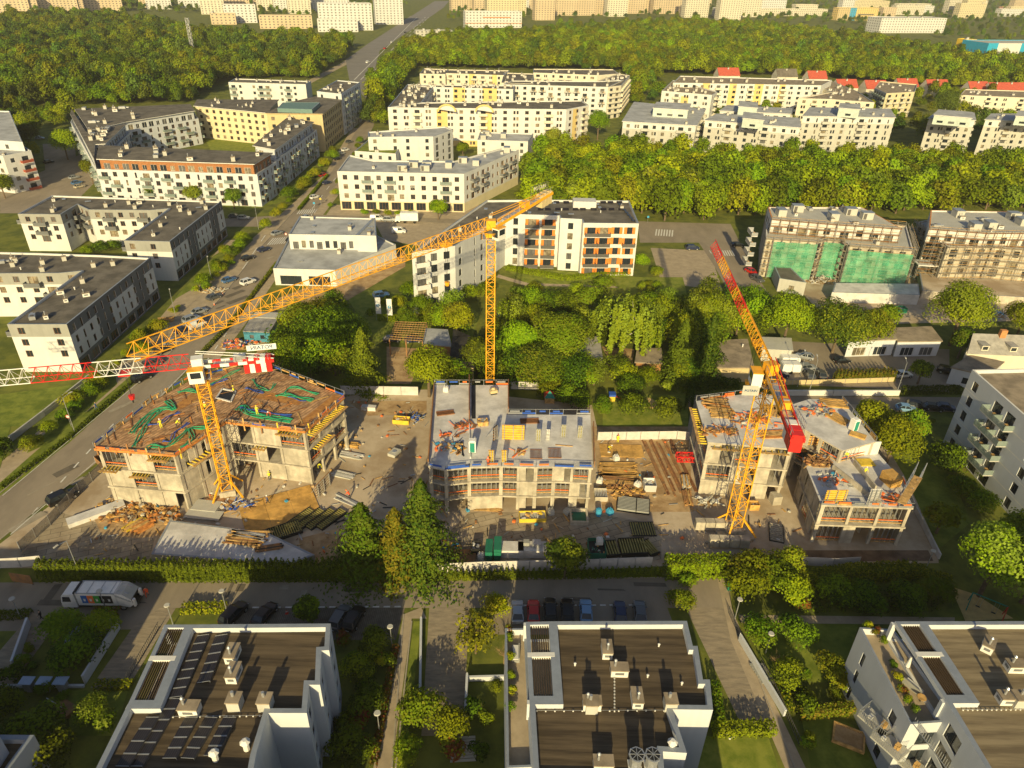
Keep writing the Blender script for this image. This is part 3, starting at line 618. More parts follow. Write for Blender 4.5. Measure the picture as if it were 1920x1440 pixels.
b.block(P5((1140, 163), (1165, 160), (1181, 141), (1160, 138), (1120, 152), (1168, 150), z=Zh), 0, Zh, nf=6, wall=W_CREAM, styles={0: D(pat='b', sp=4, brail=W_CREAM), 1: D(pat='b', sp=5, brail=W_CREAM)})
b.block(P5((1000, 136), (1120, 141), (1160, 138), (1150, 130), (1000, 129), z=Zh), 0, Zh, nf=6, wall=W_CREAM, styles={0: D(pat=['wbwd', 'bdwb'], sp=5, brail=W_CREAM)})
b.block(P5((787, 138), (835, 139), (840, 130), (795, 128), z=Zh), 0, Zh, nf=6, wall=W_CREAM, styles={0: D(pat='w', sp=5)})
b.block(P5((835, 137), (945, 141), (955, 132), (840, 130), z=Zh), 0, Zh, nf=6, wall=W_CREAM, styles={0: D(pat=['wbwd', 'bdwb'], sp=5, brail=W_CREAM)}, regions={0: [(.4, .5, 0, Zh, W_YEL), (.8, .88, 0, Zh, W_YEL)]})
b.block(P5((940, 155), (1000, 157), (1000, 138), (945, 136), z=Zh - .3), 0, Zh - .3, nf=0, wall=W_CREAM)
b.clutter(8, (0, 1, 1, 0), 15, scale=1.3); b.done()
# --- yellow-striped estate on the right
b = Bld('apartment_building', 'long pale estate with yellow stair strips on the right in front of red roofs', 'building', G(1430, 220)[:2], 'white estates of the middle distance')
ys = D(pat=['wbdw', 'dbww'], sp=5, w=1.8, bk='solid', brail=W_CREAM, bslab=W_CREAM)
b.block(P5((1262, 155), (1540, 160), (1560, 150), (1275, 142), z=Zh), 0, Zh, nf=6, wall=W_WHITE, roof=R_BROWN, styles={0: ys}, regions={0: [(.2, .25, 0, Zh, W_YEL), (.38, .43, 0, Zh, W_YEL), (.55, .61, 0, Zh, W_YEL), (.72, .76, 0, Zh, W_YEL)]})
b.block(P5((1241, 170), (1335, 178), (1345, 172), (1285, 156), (1262, 150), z=Zh - 2), 0, Zh - 2, nf=5, wall=W_WHITE, roof=R_BROWN, styles={0: ys, 1: ys}, regions={0: [(.4, .55, 3, 14, W_YEL)]})
b.block(P5((1497, 184), (1560, 186), (1640, 192), (1610, 172), (1560, 152), (1520, 157), (1560, 172), z=Zh - 3), 0, Zh - 3, nf=5, wall=W_CREAM, roof=R_BROWN, styles={0: ys, 1: ys, 2: ys}); b.clutter(13, (0, 1, 1), 16, scale=1.3); b.done()
b = Bld('apartment_building', 'cream flats with grey shaded flank half hidden by the tall dark tree on the right', 'building', G(1680, 220)[:2], 'white estates of the middle distance')
b.block(P5((1640, 165), (1662, 175), (1715, 172), (1720, 158), (1650, 152), z=15), 0, 15, nf=5, wall=W_PALE, roof=R_BROWN, styles={0: D(pat='b', sp=4), 1: D(pat=['bw', 'bb'], sp=5, brail=W_CREAM)}, regions={0: [(0, 1, 0, 15, W_LGREY)]}); b.clutter(7, (0, 0), 17); b.done()  # the flank's shade is painted in as a grey wall colour
b = Bld('apartment_building', 'long low cream block with row of chimneys at the right edge', 'building', G(1870, 220)[:2], 'white estates of the middle distance')
b.block(P5((1800, 178), (1990, 186), (1990, 172), (1810, 167), z=12), 0, 12, nf=4, wall=W_CREAM, roof=R_BROWN, styles={0: D(pat='wd.b', sp=5, brail=W_CREAM)}); b.clutter(10, (0, 0), 18); b.done()
# --- grey slab blocks above the grove
GS = 'grey slab blocks above the grove'
def slab(label, px, z, seed, nf=5, pent=None, st=None):
    b = Bld('apartment_block', label, 'building', cen(P5(*px, z=z)), GS)
    s0 = st or D(pat=['wdbw', 'wnbd'], sp=4.2, w=1.5, bk='solid', brail=W_LGREY, bslab=W_LGREY)
    b.block(P5(*px, z=z), 0, z, nf=nf, wall=W_LGREY, roof=R_GREY, over=.5, cap=CAPW, styles={0: s0, 1: s0, len(px) - 1: D(pat='w.', sp=5)}, regions={0: [(0, 1, z - 3, z, W_WHITE)], len(px) - 1: [(0, 1, 0, z, W_GREY)]})
    if pent: b.block(P5(*pent, z=z + 4), z, z + 4, nf=1, wall=mat('pale_green_panel', (.42, .48, .44), .7), roof=R_GREY, over=.3, cap=CAPW, styles={0: D(pat='w', sp=5, w=2.5, h=1)}, wname='lift_housing')
    b.clutter(6, (0, 1, 1), seed, which=0); b.done()
slab('grey block left of a row of four, tree crowns over its base', [(1168, 228), (1305, 236), (1322, 205), (1190, 192)], 15, 21, pent=[(1225, 203), (1290, 207), (1295, 195), (1232, 192)])
slab('wide low grey block behind the lime grove, pale green lift housing on its middle', [(1322, 226), (1500, 240), (1498, 222), (1345, 214)], 15, 22, pent=[(1393, 222), (1432, 226), (1430, 214), (1395, 211)])
slab('grey block glimpsed directly behind the wide low one', [(1350, 208), (1482, 214), (1484, 204), (1365, 198)], 15, 23, pent=[(1385, 200), (1420, 203), (1420, 193), (1388, 190)])
slab('large grey block with wall-mounted balconies right of the wide low one', [(1506, 218), (1678, 221), (1668, 205), (1520, 202)], 17, 24, nf=6, pent=[(1573, 203), (1612, 206), (1612, 196), (1576, 194)])
slab('tall grey block standing alone between dark trees on the right', [(1742, 222), (1828, 226), (1825, 212), (1760, 208)], 17.5, 25, nf=6, pent=[(1752, 216), (1822, 222), (1822, 211), (1760, 206)])
slab('grey block cut by the right edge of the view', [(1848, 225), (1990, 230), (1980, 214), (1860, 214)], 17, 26, nf=6, pent=[(1905, 218), (1960, 222), (1960, 210), (1910, 208)])
# --- red-roofed houses
HR = 'red-roofed row houses at the wood edge'
def gable(label, x0, x1, ybase, z, seed, col=R_RED, wall=W_CREAM):
    a, c = G(x0, ybase), G(x1, ybase); L = (c - a).length; h = thing('row_house', label, 'house', ((a.x + c.x) / 2, (a.y + c.y) / 2, 0), HR); dep = 10
    d = (c - a).normalized(); nrm = Vector((-d.y, d.x, 0)); p = [a, c, c + nrm * dep, a + nrm * dep]; m = MB(); m.prism([(v.x, v.y) for v in p], 0, z, wall); m.build('wall', h)
    m = MB(); r0, r1 = (p[0] + p[3]) / 2, (p[1] + p[2]) / 2; up = Vector((0, 0, z + 5)); o = nrm * .6; zz = Vector((0, 0, z - .3))
    for s, (u, v) in ((-1, (p[0], p[1])), (1, (p[3], p[2]))):
        q = [u + o * s + zz, v + o * s + zz, r1 + up, r0 + up]; m.poly(q if s < 0 else q[::-1], col); 
    m.poly([p[1] + zz, p[2] + zz, r1 + up - Vector((0, 0, .1))], wall); m.poly([p[3] + zz, p[0] + zz, r0 + up - Vector((0, 0, .1))], wall); rf = m.build('roof', h)
    for k in range(max(1, int(L / 9))):
        q = r0.lerp(r1, (k + .5) / max(1, int(L / 9))); inst('chimney', CHIM[1], rf, (q.x, q.y - 1.2, z + 3.9))
for i, (x0, x1, y, col, lb) in enumerate(((1345, 1385, 158, R_RED, 'red-roofed house showing over the left of the yellow-striped estate'), (1455, 1493, 160, R_DARK, 'slate-roofed house peeping over the yellow-striped estate'), (1513, 1548, 164, R_RED, 'red-roofed house over the end of the yellow-striped estate'),
        (1567, 1605, 182, R_RED, 'large red-roofed house in the gap right of the yellow-striped estate'), (1620, 1660, 184, R_RED, 'red-roofed house left of the cream flats'), (1680, 1718, 180, R_RED, 'red-roofed house just behind the cream flats'), (1735, 1775, 182, R_RED, 'red-roofed house beside the tall dark tree'),
        (1813, 1850, 186, R_RED, 'red-roofed house above the row of chimneys'), (1852, 1935, 188, R_RED, 'longest red-roofed house, running out at the right edge'))): gable(lb, x0, x1, y, 6.5, i, col)
# --- far city
FC = 'far city blocks at the top of the view'
def far_block(label, x0, x1, yb, z, wall=W_FAR, dep=14, rz=None, floors=None, name='tower_block', roof=R_GREY, band=None, cat='building'):
    a, c = G(x0, yb), G(x1, yb); h = Bld(name, label, cat, ((a.x + c.x) / 2, (a.y + c.y) / 2), FC); d = (c - a).normalized(); n = Vector((-d.y, d.x, 0)) * dep
    nf = floors or max(2, int(z / 2.9)); L = (c - a).length; pts = [(p.x, p.y) for p in (a, c, c + n, a + n)]
    h.block(pts, 0, z, wall=wall, roof=roof, nf=0, par=.6, regions=band or {})
    m = MB(); sp = 4.6
    for e, (p, q) in enumerate(((a, c), (a + n, a))):
        LL = (q - p).length; k = max(1, int(LL / sp)); dd = (q - p).normalized(); out = Vector((dd.y, -dd.x, 0)); 
        for f in range(nf):
            for i in range(k):
                u = (i + .5) * LL / k; z0 = f * z / nf + 1.0; w = .95; cpt = p + dd * u + out * .04
                m.poly([(cpt.x - dd.x * w, cpt.y - dd.y * w, z0), (cpt.x + dd.x * w, cpt.y + dd.y * w, z0), (cpt.x + dd.x * w, cpt.y + dd.y * w, z0 + 1.4), (cpt.x - dd.x * w, cpt.y - dd.y * w, z0 + 1.4)], GLASS3)
    m.build('window', h.root, kind='stuff'); h.clutter(2, (4, 1), int(x0), margin=2); return h
FB = [('beige slab in the far left corner', -60, 60, 30, 30), ('beige slab second from the far left corner', 75, 150, 26, 32), ('beige slab third from the far left corner', 160, 232, 22, 34), 
      ('beige tower left of the white gabled house', 378, 423, 27, 42), ('narrow beige tower behind the white gabled house', 483, 516, 20, 40), ('beige tower between the low blocks and white slab', 541, 584, 26, 42), ('beige tower rising over the left wood', 262, 300, 14, 40),
      ('beige tower just right of the far avenue', 847, 893, 20, 40), ('wide beige slab above the balconied block', 933, 1002, 18, 42), ('tallest beige tower coming lowest into the wood', 1003, 1040, 38, 48), ('beige tower joined right of the tallest one', 1041, 1074, 29, 45),
      ('beige slab left of the wood gap', 1110, 1168, 28, 44), ('beige slab in the wood gap', 1182, 1222, 24, 44), ('wide beige slab right of the wood gap', 1224, 1280, 26, 44), ('pale tower right of the wide beige slab', 1283, 1327, 33, 46), ('beige tower left of a white twin', 1347, 1388, 38, 48), ('white twin of the tower over the right wood', 1389, 1424, 32, 46)]
for lb, x0, x1, yb, z in FB: far_block(lb, x0, x1, yb, z, W_CREAM if 'white' in lb or 'pale' in lb else W_FAR)
far_block('low beige flats under the white gabled house', 397, 444, 46, 13); far_block('low beige balconied flats left of the white slab', 488, 587, 54, 15)
h = far_block('white gabled house with brown roof among far towers', 423, 483, 43, 22, W_WHITE, name='tenement_house', roof=R_RED)
far_block('large white slab beside the far avenue', 600, 700, 57, 30, W_WHITE, 22); far_block('tall white slab nearest the far avenue', 705, 757, 46, 42, W_WHITE, 18)
far_block('low white wing in front of the large white slab', 597, 672, 60, 14, W_WHITE)
far_block('white block with orange balcony bands right of the far avenue', 873, 978, 52, 20, W_WHITE, band={0: [(0, 1, 5, 6, W_ORANGE), (.3, .8, 12, 13.2, W_ORANGE)]})
far_block('low pale rows over the right wood', 1425, 1550, 30, 12, W_CREAM); far_block('yellow and blue hall over the right wood', 1568, 1643, 38, 20, W_YEL, band={0: [(0, .3, 0, 20, W_SAND), (.3, .45, 0, 20, BLUEL), (.5, .9, 8, 10, GLASS3)]})
far_block('white office wing over the right wood', 1647, 1768, 62, 20, W_WHITE, 30); far_block('long yellow flats behind the yellow and blue hall', 1590, 1665, 18, 18, W_PALE); far_block('long pale flats behind the white office wing', 1682, 1743, 22, 16, W_CREAM)
far_block('cream tower right of the long pale flats', 1795, 1842, 34, 26, W_PALE); far_block('pink low house near the top right corner', 1880, 1908, 22, 10, mat('pink_render', (.6, .33, .24), .8))
far_block('blue and white store with flat roof at the right edge', 1848, 2000, 101, 11, mat('store_blue', (.02, .3, .5), .6), 40, name='store', roof=W_LGREY, band={0: [(.12, .4, 0, 11, W_WHITE)]}, floors=1)
far_block('yellow cube beside the blue and white store', 1806, 1826, 93, 11, mat('store_yellow', (.75, .5, .03), .6), 14, name='store', floors=1)
r = random.Random(44)
for i in range(84):
    x0 = r.uniform(-150, 2050); yb = r.uniform(2, 30) + (x0 - 960) * .012; w = r.uniform(22, 75)
    if 745 < x0 + w / 2 < 880: continue
    far_block('pale slab block in the hazy far city along the top edge', x0, x0 + w, yb, r.choice((14, 18, 26, 34)), r.choice((W_FAR, W_CREAM, W_WHITE, W_FAR, W_PALE)), 14)
far_block('low sheds beside the far junction', 780, 850, 68, 6, W_LGREY, name='shed')
# --- white apartment building at the right edge
b = Bld('apartment_building', 'white five-storey flats with glazed corner balconies at the right edge', 'building', G(1900, 850)[:2])
Zr = 16.5
q = P5((1823, 693), (2000, 848), (2110, 760), (1960, 690), z=Zr)
cb = D(pat='w.bb.w.bw', sp=3.3, w=1.5, h=1.9, sill=.5, fr=FRAME, bk='solid', brail=RAILG, bslab=W_LGREY, bd=1.7)
b.block([q[0], q[1], q[2], q[3]], 0, Zr, nf=5, wall=W_BLUE, roof=R_BROWN, cap=CAPW, par=.7, styles={0: cb, 3: D(pat='wbw', sp=4, brail=RAILG), 1: D(pat='w', sp=4)}, regions={0: [(0, 1, k * 3.16 - .12, k * 3.16 + .1, CAPW) for k in (1, 2, 3, 4)]}); b.clutter(6, (0, 3), 30); b.done()
# ------------------------------------------------------------------ foreground roofs
FELT = mat('roofing_felt', (0.05, 0.036, 0.022), .9, .3, 1.0, col2=(.115, .085, .052), contrast=.9, stretch=(.1, 1.5, 1))
FELT3 = mat('roofing_felt_pale', (0.13, 0.1, 0.062), .9, .3, 1.0, col2=(.25, .2, .125), contrast=.9, stretch=(.1, 1.3, 1))
GF = 'white flat-roofed estate houses in the foreground'
def fore_house(label, main, perg, terr, felt, sty, ter_sty, walled):
    Z = 13.0; b = Bld('apartment_house', label, 'building', cen(P5(*main, z=Z)), GF)
    b.block(P5(*main, z=Z), 0, Z, wall=W_BLUE, roof=felt, cap=CAP, par=.75, nf=4, styles=sty, cw=.55)
    rf = b.roofs[0][0]; mn = b.roofs[0]
    pp = P5(*perg, z=Z); b.block(pp, 0, 9.9, wall=W_BLUE, roof=PAVE2, cap=CAPW, par=.05, nf=3, wname='terrace_wing', rname='terrace')
    q = [Vector((p[0], p[1], Z - .2)) for p in pp]                     # q0 front-left q1 front-right q2 back-right q3 back-left
    def frame(m):
        oq, iq = pp, inset(pp, .46)
        for k in range(4):
            j = (k + 1) % 4; A, B, C, E = ((v[0], v[1]) for v in (oq[k], oq[j], iq[j], iq[k])); m.poly([(*A, Z), (*B, Z), (*C, Z), (*E, Z)], CAP); m.poly([(*E, Z), (*C, Z), (*C, Z - .6), (*E, Z - .6)], W_BLUE); m.poly([(*A, Z - .6), (*B, Z - .6), (*B, Z), (*A, Z)], W_BLUE); m.poly([(*E, Z - .6), (*C, Z - .6), (*B, Z - .6), (*A, Z - .6)], W_BLUE)
        a, c = q[3].lerp(q[0], .45), q[2].lerp(q[1], .45); m.bar(a, c, .6, CAPW, .45)
    fr = b.part('pergola', frame)
    def slats(m):
        n = 9
        for i in range(1, n): m.bar(q[0].lerp(q[1], .12 + .76 * i / n) - Vector((0, 0, .02)), q[3].lerp(q[2], .12 + .76 * i / n) - Vector((0, 0, .12)), .09, mat('dark_slats', (.07, .045, .025), .8), .24)
    b.part('slat_screen', slats, fr)
    for i, c in enumerate(q): b.part('post', lambda m: m.box((c.x, c.y, 9.9), (.5, .5, 2.7), W_BLUE), fr)
    if terr:
        tp = P5(*terr, z=10.4); b.block(tp, 0, 10.4, wall=W_BLUE, roof=PAVE2, cap=CAP, par=.95, nf=3, styles=ter_sty or {}, wname='terrace_wing', rname='terrace', cw=.25)
    return b, rf, mn
def chim(rf, px, kind, z=12.25, rz=0.0, sc=1.25):
    p = G(px[0], px[1], z); inst(CHNAME[kind], CHIM[kind], rf, (p.x, p.y, z + .002), rz, (sc,) * 3)
# middle one
def step_win(pat, sp=3.4): return D(pat=pat, sp=sp, w=1.2, h=1.8, sill=.6)
b2, rf, mn = fore_house('white foreground house in the middle, brown felt roof with tall chimneys and two round fans',
    [(1004, 1510), (1250, 1510), (1243, 1409), (1288, 1412), (1261, 1330), (1337, 1331), (1331, 1274), (1318, 1274), (1308, 1211), (1299, 1211), (1288, 1164), (1036, 1165), (1046, 1312), (993, 1312)],
    [(993, 1312), (1046, 1312), (1036, 1165), (986, 1166)], [(950, 1440), (1000, 1438), (986, 1178), (947, 1178)], FELT, {5: step_win('w.w'), 7: step_win('w'), 9: step_win('w'), 2: D(pat='.')}, {}, 0)
for px, k in (((1137, 1224), 0), ((1160, 1262), 0), ((1109, 1325), 0), ((1108, 1330), 1), ((1193, 1315), 0), ((1255, 1326), 1), ((1130, 1438), 0)): chim(rf, px, k, rz=0 if k == 0 and px[0] != 1193 and px[0] != 1137 else 1.57)
def fan(m):
    m.cyl((0, 0, .15), (0, 0, 1.7), .62, .62, METAL, 8); m.cyl((0, 0, 1.7), (0, 0, 2.1), .72, .82, METAL, 8); m.cyl((0, 0, 2.0), (0, 0, 2.12), .68, .68, BLACK, 8)
    for i in range(4): m.bar((math.cos(i * .785) * .7, math.sin(i * .785) * .7, 2.14), (-math.cos(i * .785) * .7, -math.sin(i * .785) * .7, 2.14), .05, METAL)
    m.box((0, 0, 0), (1.3, 1.3, .15), CAPW); m.cyl((0, -1.0, .6), (0, -.5, .6), .3, .3, METAL, 10)
fm = MB(); fan(fm); fm = fm.mesh('roof_fan')
for px in ((1190, 1438), (1220, 1438)): p = G(px[0], px[1], 12.25); inst('roof_fan', fm, rf, (p.x, p.y, 12.252))
p = G(1258, 1405, 12.25); inst('roof_vent', CHIM[3], rf, (p.x, p.y, 12.252), 0, (2.2,) * 3)
for px in ((1078, 1248), (1235, 1212), (1214, 1270), (1278, 1284)): p = G(px[0], px[1], 12.25); inst('roof_vent', CHIM[3], rf, (p.x, p.y, 12.252), 0, (.7,) * 3)
def wire(px_a, px_b, z=12.25):
    def f(m):
        a, c = G(*px_a, z), G(*px_b, z); m.bar(a + Vector((0, 0, .16)), c + Vector((0, 0, .16)), .03, METAL)
        for i in range(15): p = a.lerp(c, i / 14); m.box((p.x, p.y, z + .002), (.14, .14, .14), CAPW)
    return f
b2.part('lightning_wire', wire((1006, 1334), (1245, 1333)), rf); b2.part('lightning_wire', wire((1152, 1334), (1152, 1250)), rf)
# left one with solar panels
b1, rf, mn = fore_house('white foreground house on the left with rows of black solar panels on a brown roof',
    [(140, 1520), (462, 1520), (480, 1414), (503, 1337), (575, 1337), (579, 1284), (600, 1284), (602, 1220), (617, 1219), (620, 1169), (355, 1171), (294, 1320), (240, 1320)],
    [(240, 1320), (294, 1320), (355, 1171), (309, 1171)], None, FELT, {3: D(pat='.'), 4: step_win('w'), 6: step_win('w'), 8: step_win('w'), 1: step_win('w'), 2: step_win('.')}, {}, 0)
for px, k in (((438, 1232), 0), ((440, 1268), 0), ((358, 1335), 0), ((443, 1325), 1), ((500, 1326), 1), ((463, 1405), 3), ((405, 1425), 3)): chim(rf, px, k, rz=1.57 if px[0] > 430 else 0, sc=1.3 if k < 3 else 2.2)
def solar(pa, pb, n):
    a, c = G(*pa, 12.27), G(*pb, 12.27); d = (c - a); s = d / n; w = Vector((.95, .06, 0)); L = s.length
    mb = MB(); hw = .72; t = .02
    mb.poly([(-L / 2 + .03, -hw, .12), (L / 2 - .03, -hw, .12), (L / 2 - .03, hw, .42), (-L / 2 + .03, hw, .42)], PVC)
    for x in (-L / 2 + .04, L / 2 - .04): mb.bar((x, -hw, .135), (x, hw, .435), .045, METAL, .04)
    for k in range(1, 6): mb.bar((-L / 2 + .05, -hw + 2 * hw * k / 6, .135 + .3 * k / 6), (L / 2 - .05, -hw + 2 * hw * k / 6, .135 + .3 * k / 6), .018, RAILM, .015)
    mb.poly([(L / 2 - .03, hw, .42), (L / 2 - .03, hw, 0), (-L / 2 + .03, hw, 0), (-L / 2 + .03, hw, .42)], RAILM)
    for x in (-L / 2 + .1, L / 2 - .1): mb.bar((x, hw - .05, 0), (x, hw - .05, .4), .05, METAL)
    me = mb.mesh('solar_panel'); ang = math.atan2(d.y, d.x)
    for i in range(n): p = a + s * (i + .5); inst('solar_panel', me, rf, (p.x, p.y, 12.252), ang)
solar((382, 1193), (330, 1310), 7); solar((416, 1193), (382, 1282), 5); solar((330, 1312), (255, 1440), 6); solar((287, 1347), (230, 1440), 4); solar((360, 1347), (318, 1425), 4); solar((397, 1347), (352, 1425), 4); solar((432, 1347), (395, 1420), 4)
b1.part('lightning_wire', wire((325, 1345), (500, 1343)), rf)
# right one
b3, rf, mn = fore_house('white foreground house on the right with pale brown roof, wood pergola and planted side terrace',
    [(1885, 1500), (2150, 1480), (2150, 1164), (1728, 1165), (1822, 1310), (1772, 1310)],
    [(1772, 1310), (1822, 1310), (1728, 1165), (1678, 1165)], [(1612, 1176), (1707, 1358), (1800, 1352), (1676, 1180)], FELT3, {5: D(pat='BwB', sp=4, w=1.4, h=2)}, {0: D(pat='n.wn', sp=3.4, w=1.2, h=1.8, sill=.5), 1: D(pat='B', sp=4)}, 0)
for px, k in (((1850, 1215), 0), ((1900, 1255), 0), ((1885, 1315), 0), ((1905, 1320), 1)): chim(rf, px, k, rz=.9 if px[0] == 1850 else 0)
b3.part('lightning_wire', wire((1805, 1332), (1930, 1331)), rf)
for px, z in (((1680, 1385), 6.6), ((1655, 1345), 6.6), ((1715, 1420), 3.4)):
    p = G(px[0], px[1], z); inst('balcony', balcony_mesh(3.4, 2.2, 'bars', W_LGREY, METAL), b3.root, p, -1.0)
def crate(m):
    for i in range(22):
        p = G(1712 + i * 3.4, 1357 + i * 4.6, 9.6); m.box((p.x, p.y, 9.6), (.05, .05, 1.1), METAL)
    m.bar(G(1712, 1357, 10.7), G(1787, 1458, 10.7), .07, METAL)
b3.part('railing', crate)
# houses just outside the lower edge whose shade falls over the gardens
b0 = Bld('apartment_house', 'white house of which only one parapet corner shows at the lower left', 'building', G(0, 1420, 13)[:2], GF); b0.block(P5((10, 1452), (64, 1378), (-50, 1377), (-110, 1452), z=6.5), 0, 6.5, wall=W_BLUE, roof=FELT, nf=2, par=.75, cw=.55); b0.block([(-95, 26), (-53, 26), (-53, 44.5), (-95, 44.5)], 0, 13.6, wall=W_BLUE, roof=FELT, nf=0, wname='main_wing'); b0.done()
for bb_, xa, xb in ((b1, -39.5, -17.6), (b2, 3.2, 23.6)): bb_.block([(xa, 24), (xb, 24), (xb, 38.2), (xa, 38.2)], 0, 13.2, wall=W_BLUE, roof=FELT, nf=0, wname='south_wing')
for x0, x1, lb in ((-75, -19.2, 'white estate house behind the viewer, left of the narrow path'), (-13.6, 19, 'white estate house behind the viewer, between the two paths'), (31, 80, 'white estate house behind the viewer, right of the paths')):
    h = Bld('apartment_house', lb, 'building', ((x0 + x1) / 2, 10), GF); h.block([(x0, 2), (x1, 2), (x1, 19), (x0, 19)], 0, 13.6, wall=W_BLUE, roof=FELT, nf=4, styles={2: D(pat='w', sp=4)}); h.clutter(4, (0, 1), 3); h.done()
for b in (b1, b2, b3): b.done()

# ------------------------------------------------------------------ concrete shells under construction
def shell(label, px, levels, z0=0.0, top=CONCL, seed=1, colsp=4.2, walls=.35, root=None, deck=None, prop=True, group='concrete shells under construction', walledges=()):
    zt = levels[-1]; pts = P5(*px, z=zt); r = random.Random(seed); b = root or Bld('concrete_building', label, 'building', cen(pts), group); t = .28
    ins = inset(pts, .45); inn = inset(pts, .6); props = MB()
    prev = z0
    for li, z in enumerate(levels):
        m = MB(); m.prism(pts, z - t, z, CONC, (deck or top) if li == len(levels) - 1 else CONC, True); m.build('slab', b.root)
        n = len(pts)
        for i in range(n):
            a, c = Vector(ins[i]), Vector(ins[(i + 1) % n]); L = (c - a).length
            if L < 1.5: continue
            k = max(1, round(L / colsp)); d = (c - a) / L; ang = math.atan2(d.y, d.x)
            for q in range(k):
                p = a + d * (L * q / k); m = MB(); m.box((p.x, p.y, prev), (.45 if q else .6, .45, z - t - prev), CONC, ang); m.build('column', b.root)
                bay = L / k
                if i in walledges or r.random() < walls:
                    w = bay - .5 if (i in walledges or r.random() < .4) else bay * r.uniform(.3, .55); o = p + d * (.25 + w / 2)
                    m = MB()
                    if i in walledges and r.random() < .4 and w > 2.5:
                        for s in (-1, 1): m.box((o.x + d.x * s * w * .32, o.y + d.y * s * w * .32, prev), (w * .36, .24, z - t - prev - .003), CONC, ang)
                        m.box((o.x, o.y, z - t - .7), (w * .28 - .004, .238, .69), CONC, ang)
                    else: m.box((o.x, o.y, prev), (w, .24, z - t - prev - .003), CONC, ang)
                    m.build('wall_panel', b.root)
                elif prop and li >= len(levels) - 2:
                    for s in range(int(bay / .8)):
                        for e in (.3, 1.3):
                            e2 = p + d * (.5 + s * .8) + Vector((-d.y, d.x)) * e; props.bar((e2.x, e2.y, prev), (e2.x, e2.y, z - t), .07, METAL)
                    nn = Vector((-d.y, d.x)) * -.3; e0, e1 = p + d * .3, p + d * (bay - .3)
                    for zz in (.5, 1.05): props.bar((e0.x, e0.y, prev + zz), (e1.x, e1.y, prev + zz), .09, WOOD if zz < 1 else ORNP, .12)
        # core and cross walls
        c0 = cen(pts); m = MB(); m.box((c0[0], c0[1], prev), (5, 4.4, z - t - prev - .004), CONC); m.build('core_wall', b.root)
        xs, ys = [p[0] for p in pts], [p[1] for p in pts]
        for q in range(3):
            p = (r.uniform(min(xs), max(xs)), r.uniform(min(ys), max(ys)))
            if inpoly(p, pts) and edge_dist(p, pts) > 3.5: m = MB(); m.box((p[0], p[1], prev), (.25, 5.5, z - t - prev - .004), CONC, .1); m.build('wall_panel', b.root)
        prev = z
    if props.f: props.build('shoring_prop', b.root, kind='stuff')
    b.deck = (pts, zt); return b
def rail_edge(b, px, z, h=1.1, cols=(BLUEP, ORNP, METAL), sp=2.2):
    m = MB(); p = gp(*px, z=z); r = random.Random(int(px[0][0]))
    for a, c in zip(p, p[1:]):
        n = max(1, int((c - a).length / sp)); up = Vector((0, 0, h))
        for i in range(n + 1): q = a.lerp(c, i / n); m.bar(q, q + up, .07, METAL)
        for i in range(n):
            u, v = a.lerp(c, i / n), a.lerp(c, (i + 1) / n); col = r.choice(cols)
            m.bar(u + up * .95, v + up * .95, .05, METAL, .06); w0, w1 = u.lerp(v, r.uniform(.05, .3)), u.lerp(v, r.uniform(.6, .95))
            if r.random() < .75: m.bar(w0 + up * .6, w1 + up * .6, .07, col, .3)
            if r.random() < .35: m.bar(u + up * .25, v + up * .25, .05, r.choice(cols), .3)
    return m.build('guard_rail', b.root)
# left shell with formwork deck and conduits
C1 = [(177, 840), (328, 852), (424, 790), (572, 808), (646, 743), (512, 693), (445, 688), (362, 710), (285, 752)]
FORM = wavemat('deck_formply', (0.4, 0.235, 0.12), (0.25, 0.14, 0.07), 0.5, 'X', thresh=0.8, width=.1, rz=.5, noise=.5)
c1 = shell('left concrete shell with brown formwork deck and green and blue conduits on top', C1, [3.7, 7.4, 11.5], seed=4, deck=FORM, walls=.42, walledges=(1,))
rail_edge(c1, [(177, 840), (285, 752), (362, 710), (445, 688), (512, 693), (646, 743)], 11.5, 1.2, (BLUEP, BLUEP, WOOD, ORNP)); rail_edge(c1, [(424, 790), (572, 808), (646, 743)], 11.5, .5, (BLUEP, ORNP, PLYD)); rail_edge(c1, [(177, 840), (328, 852), (424, 790)], 11.5, .3, (ORNP, WOOD, PLYD))
r = random.Random(5); c4 = None
def brackets(b, a, c, z, n, out=1.2):
    m = MB(); zt = b.deck[1] if b is not c4 else 8; A, C = G(*a, zt), G(*c, zt); A.z = C.z = z; d = (C - A).normalized(); o = Vector((d.y, -d.x, 0)) * out
    for i in range(n):
        p = A.lerp(C, (i + .5) / n); m.bar(p - o * .5, p + o, .12, YELF, .22)
    m.bar(A + o * .9 + Vector((0, 0, .13)), C + o * .9 + Vector((0, 0, .13)), .5, WOOD, .05)
    return m.build('bracket_platform', b.root)
for a, c, z, n in (((180, 840), (215, 843), 7.6, 5), ((235, 845), (270, 847), 6.9, 6), ((280, 848), (318, 851), 10.6, 7), ((345, 842), (385, 815), 8.2, 6), ((576, 805), (640, 749), 10.2, 20), ((580, 801), (612, 773), 6.9, 8), ((520, 801), (566, 807), 10.7, 8), ((470, 796), (495, 799), 7.1, 4)): brackets(c1, a, c, z, n)
def deckpatch(px, z, m_): return lambda m: m.poly([(p.x, p.y, z) for p in gp(*px, z=z)], m_)
